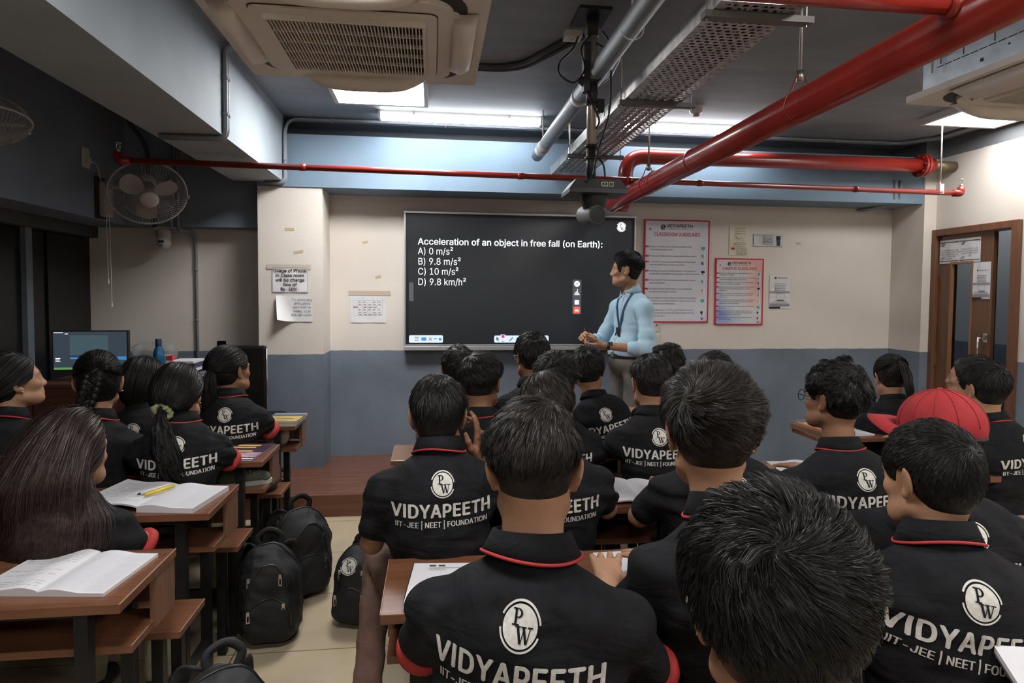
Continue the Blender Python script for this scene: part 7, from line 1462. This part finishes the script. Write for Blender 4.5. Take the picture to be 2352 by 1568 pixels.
mb = MB(); mb.lathe([(0.0001, 0.006), (0.006, 0.005), (0.009, 0.0)], 12, Matrix.Translation(Rc((0, 0, 0.107))) @ Matrix(X.R.tolist()).to_4x4()); mb.build('top_button', M_cap, cp, True, org=True)
n = 22; vs = []; fs = []
for i in range(n+1):
    a = rad(16+148*i/n); e = math.sin(PI*i/n)**0.4
    for k, (q, z) in enumerate(((0.0, 0.0), (0.5, 0.010), (1.0, -0.004), (1.0, -0.009), (0.5, 0.005), (0.0, -0.005))):
        x0, y0 = 0.089*math.cos(a), 0.112*math.sin(a); x1, y1 = 0.098*math.cos(a)*1.0, 0.112*math.sin(a)+0.080*e
        vs.append(Rc((x0*(1-q)+x1*q, y0*(1-q)+y1*q, -0.002+z+0.030*q*e-0.050*q*(abs(x0)/0.089)**2)))
    if i: b = 6*(i-1); fs += [(b+k, b+(k+1) % 6, b+6+(k+1) % 6, b+6+k) for k in range(6)]
mb = MB(); mb.add(vs, fs); mb.build('brim', M_cap, cp, True, org=True)
mb = MB(); mb.tube([Rc((0.084*math.cos(a), 0.106*math.sin(a), -0.017+0.11*min(0, math.sin(a)*0.112))) for a in [rad(200+140*i/16) for i in range(17)]], 0.005, 6); mb.build('back_strap', mat('black_strap', (0.015, 0.014, 0.014), 0.6), cp, True, org=True)
def glasses(d, label, m, r=0.022, wire=0.0012):
    X = d['X']; g = tag(empty('spectacles', d['root'].location, d['root'].rotation_euler.z), label, 'glasses'); mb = MB()
    for e in (-1, 1): mb.tube([X((e*0.033+r*1.12*math.cos(a), 0.112-abs(e*0.033+r*math.cos(a))*0.12, -0.004+r*math.sin(a)*0.95)) for a in [2*PI*i/24 for i in range(24)]], wire, 6, closed=True)
    mb.tube([X((-0.010, 0.113, 0.002)), X((0, 0.115, 0.005)), X((0.010, 0.113, 0.002))], wire, 6); mb.build('rims', m, g, True, org=True)
    for e in (-1, 1): mb = MB(); mb.tube([X(q) for q in ((e*0.058, 0.106, 0.002), (e*0.078, 0.06, 0.004), (e*0.083, 0.0, 0.006), (e*0.084, -0.016, 0.0), (e*0.080, -0.026, -0.018))], wire*1.1, 6); mb.build('temple', m, g, True, org=True)
    for e in (-1, 1): mb = MB(); mb.add([X((e*0.033+r*1.1*math.cos(a), 0.1115-abs(e*0.033+r*math.cos(a))*0.12, -0.004+r*math.sin(a)*0.93)) for a in [2*PI*i/20 for i in range(20)]], [tuple(range(20))]); mb.build('lens', mat('lens_clear', (0.95, 0.95, 0.97), 0.03, trans=1.0, ior=1.05, alpha=0.25), g, org=True)
glasses(A['B16'], 'thin dark metal glasses on the curly-haired person', mat('dark_gunmetal', (0.03, 0.028, 0.028), 0.3, metal=0.6), wire=0.0017)
glasses(A['B5'], 'pale framed glasses on the tall person below the screen', mat('clear_frame', (0.65, 0.65, 0.68), 0.25), wire=0.002)
# scrunchie and hair ties
d = A['L4']; X = d['X']; F = Field(X((-0.012, -0.128, -0.066))-0.11, X((-0.012, -0.128, -0.066))+0.11, 0.0045); g = np.random.default_rng(5)
for i in range(26): a = 2*PI*i/26; c = X((-0.012+0.030*math.cos(a), -0.128+0.014*math.cos(a*3+1), -0.066+0.030*math.sin(a))); F.ell(c+g.normal(size=3)*0.004, (0.016, 0.009, 0.015), rot(*g.uniform(0, 6, 3)), 0.004)
V, Q = F.surface(); sc_ = tag(empty('hair_scrunchie', d['root'].location, d['root'].rotation_euler.z), 'olive green fabric scrunchie around a ponytail', 'scrunchie'); link('gathered_fabric', mesh_np('gathered_fabric', V, Q, mat('olive_scrunchie', (0.24, 0.25, 0.14), 0.8, bump=0.3, bscale=120)), sc_)
for k, q, lab, col in (('L5', (0, -0.120, 0.022), 'brown', (0.10, 0.06, 0.05)), ('B17', (0.006, -0.118, 0.055), 'dark', (0.02, 0.015, 0.015))):
    d = A[k]; X = d['X']; mb = MB(); c = np.array(q); mb.tube([X(c+np.array((0.015*math.cos(a), 0.004*math.sin(a), 0.015*math.sin(a)))) for a in [2*PI*i/16 for i in range(16)]], 0.0055, 6, closed=True); mb.build('hair_tie', mat('hair_tie_'+lab, col, 0.7), d['root'], True, org=True)
M_gold = mat('gold_stud', (0.65, 0.48, 0.22), 0.25, metal=1.0)
for k, e in (('L5', 1), ('L4', 1), ('L1', 1), ('L2', 1), ('B13', 1)):
    d = A[k]; X = d['X']; mb = MB(); mb.lathe([(0.0001, 0.004), (0.003, 0.0025), (0.0036, 0.0), (0.003, -0.0025), (0.0001, -0.004)], 10, Matrix.Translation(X((e*0.088, -0.004, -0.042)))); mb.build('ear_stud', M_gold, d['root'], True, org=True)
# the teacher's things
d = T; X = d['X']; rt_ = d['root']; zb = 0.965
mb = MB(); k = 40; vs = []; fs = []
for i in range(k):
    a = 2*PI*i/k
    for (q, z) in ((1.0, -0.020), (1.03, -0.018), (1.03, 0.018), (1.0, 0.020)): vs.append((0.158*q*math.cos(a), 0.124*q*math.sin(a), zb+z))
    b = 4*i; c = 4*((i+1) % k); fs += [(b+j, c+j, c+(j+1) % 4, b+(j+1) % 4) for j in range(4)]
mb.add(vs, fs); bl = mb.build('belt', M_belt, rt_, True, org=True)
mb = MB(); mb.box(-0.022, 0.124, zb-0.020, 0.022, 0.134, zb+0.020, bev=0.003); mb.build('buckle', M_steel, bl, org=True)
bvS = BVHTree.FromPolygons(d['VQ'][0].tolist(), d['VQ'][1].tolist()); zc = d['zc']; yn = d['yn']
def onS(x, z, off=0.004):
    h_ = bvS.ray_cast(Vector((x, 1.5, z)), Vector((0, -1, 0))); return h_[0]+Vector((0, off, 0)) if h_[0] is not None else Vector((x, yn+0.12, z))
mb = MB(); vs = []; fs = []
for i in range(15):
    z = zc-0.035-0.44*i/14
    for x in (-0.016, 0.016): q = onS(x, z, 0.0025); vs += [q, q+Vector((0, -0.004, 0))]
    if i: b = 4*i; fs += [(b-4, b-2, b+2, b), (b-4, b, b+1, b-3), (b-2, b-1, b+3, b+2)]
mb.add(vs, fs); pk = mb.build('button_placket', M_blue, d['shirt'], True, org=True)
for i in range(6): q = onS(0, zc-0.05-0.078*i, 0.003); mb = MB(); mb.lathe([(0.0055, 0.0), (0.0055, 0.002), (0.0001, 0.0025)], 10, Matrix.Translation(q)@Matrix.Rotation(rad(-90), 4, 'X')); mb.build('button', M_white, pk, org=True)
mb = MB(); vs = []; fs = []
for i in range(7):
    for j in range(7): vs.append(onS(-0.045-0.09*i/6, zc-0.13-0.10*j/6-0.012*(1-abs(i-3)/3)*(j == 6), 0.003))
for i in range(6):
    for j in range(6): a = i*7+j; fs.append((a, a+1, a+8, a+7))
mb.add(vs, fs); mb.build('chest_pocket', M_blue, d['shirt'], True, org=True)
for e in (-1, 1):
    c = [Vector((e*0.030, yn+0.085, zc-0.004)), Vector((e*0.066, yn+0.045, zc+0.010)), onS(e*0.060, zc-0.060, 0.006), onS(e*0.018, zc-0.030, 0.006)]; mb = MB(); mb.add(c+[q+Vector((0, -0.004, -0.001)) for q in c], [(0, 1, 2, 3), (7, 6, 5, 4), (0, 4, 5, 1), (1, 5, 6, 2), (2, 6, 7, 3), (3, 7, 4, 0)]); mb.build('collar_point', M_blue, d['shirt'], org=True)
ly = tag(empty('lanyard', rt_.location, rt_.rotation_euler.z), 'blue lanyard with a round black badge round the teacher\'s neck', 'lanyard')
for e in (-1, 1):
    pts = [Vector((e*0.055, yn+0.00, zc+0.02)), Vector((e*0.066, yn+0.055, zc-0.01))]+[onS(e*0.062*(1-t)+0.0*t-0.01*t, zc-0.06-0.22*t, 0.006) for t in (0, 0.25, 0.5, 0.75, 1)]; vs = []; fs = []
    for i, q in enumerate(pts):
        t_ = (pts[min(i+1, len(pts)-1)]-pts[max(0, i-1)]).normalized(); w_ = t_.cross(Vector((0, 1, 0.1))).normalized()*0.009; vs += [q-w_, q+w_, q+w_+Vector((0, 0.002, 0)), q-w_+Vector((0, 0.002, 0))]
        if i: b = 4*i; fs += [(b-4+j, b-4+(j+1) % 4, b+(j+1) % 4, b+j) for j in range(4)]
    mb = MB(); mb.add(vs, fs); mb.build('ribbon', M_lan, ly, org=True)
q = onS(-0.01, zc-0.30, 0.010); mb = MB(); mb.box(q.x-0.02, q.y-0.003, q.z-0.005, q.x+0.02, q.y+0.006, q.z+0.03); mb.build('clip', M_bplastic, ly, org=True)
Pb = plane(q+Vector((0, 0.006, -0.045)), (-1, 0, 0), (0, 0, 1)); mb = MB(); mb.add([Pb@Vector((x*0.75, y, z)) for z in (-0.004, 0) for x, y in disc(28, 0.046)], [tuple(range(27, -1, -1)), tuple(range(28, 56))]+[(i, (i+1) % 28, 28+(i+1) % 28, 28+i) for i in range(28)]); bd_ = mb.build('badge', M_ink, ly, org=True)
mb = MB(); put_logo(mb, 0.040, Pb@Matrix.Diagonal((0.75, 1, 1, 1)), light=1, dark=0, lift=0.0012); mb.build('badge_print', [PRINT, M_ink], bd_, org=True)
e, sh, el, wr, hd, hn, a = d['arms'][0]; ax = nz(wr-el); c = wr-ax*0.035; mb = MB(); mb.tube([c-ax*0.011, c+ax*0.011], 0.0305, 20); wt = tag(empty('wrist_watch', rt_.location, rt_.rotation_euler.z), 'dark wrist watch on the teacher\'s near forearm', 'watch'); mb.build('strap', M_bplastic, wt, True, org=True)
Vv = Vector(c)+Vector((-0.6, -0.5, 0.35)).normalized()*0.030; Mw = Vector((-0.6, -0.5, 0.35)).to_track_quat('Z', 'Y').to_matrix().to_4x4(); Mw.translation = Vv; mb = MB(); mb.lathe([(0.021, -0.004), (0.022, 0.004), (0.019, 0.007), (0.0001, 0.007)], 20, Mw); mb.build('case', M_dmetal, wt, org=True)
e, sh, el, wr, hd, hn, a = d['arms'][1]; ax = nz(wr-el); c = wr-ax*0.03; mb = MB(); mb.tube([c-ax*0.003, c+ax*0.003], 0.0275, 18); br = tag(empty('bracelet', rt_.location, rt_.rotation_euler.z), 'thin golden bracelet on the teacher\'s far wrist', 'bracelet'); mb.build('band', M_gold, br, True, org=True)
mb = MB(); mb.tube([c+ax*0.0+np.array((0.0, 0.0, 0.027)), c+np.array((0, 0, 0.034))], 0.004, 8); mb.build('charm', M_gold, br, True, org=True)
pc_ = wr+hd*0.08+hn*0.03; pn_ = tag(empty('stylus_pen', rt_.location, rt_.rotation_euler.z), 'black stylus pen held upright by the teacher', 'pen'); mb = MB(); mb.tube([pc_+np.array((0.01, 0, -0.05)), pc_+np.array((-0.01, 0.01, 0.075))], 0.0055, 10); mb.build('barrel', M_bplastic, pn_, True, org=True); mb = MB(); mb.tube([pc_+np.array((0.01, 0, -0.05)), pc_+np.array((0.012, 0, -0.062))], [0.0055, 0.0015], 8); mb.build('tip', M_steel, pn_, True, org=True)
mi_ = tag(empty('headset_microphone', rt_.location, rt_.rotation_euler.z), 'thin black headset wire over the teacher\'s ear', 'headset'); mb = MB(); mb.tube([X(q) for q in ((-0.090, 0.02, 0.018), (-0.094, -0.01, 0.028), (-0.092, -0.035, 0.015), (-0.080, -0.075, -0.01), (-0.03, -0.112, -0.02), (0.03, -0.112, -0.02))], 0.0022, 6); mb.build('neck_wire', M_bplastic, mi_, True, org=True); mb = MB(); mb.tube([X(q) for q in ((-0.090, 0.02, 0.018), (-0.086, 0.05, -0.02), (-0.066, 0.075, -0.055))], 0.0016, 6); mb.build('boom', M_bplastic, mi_, True, org=True)
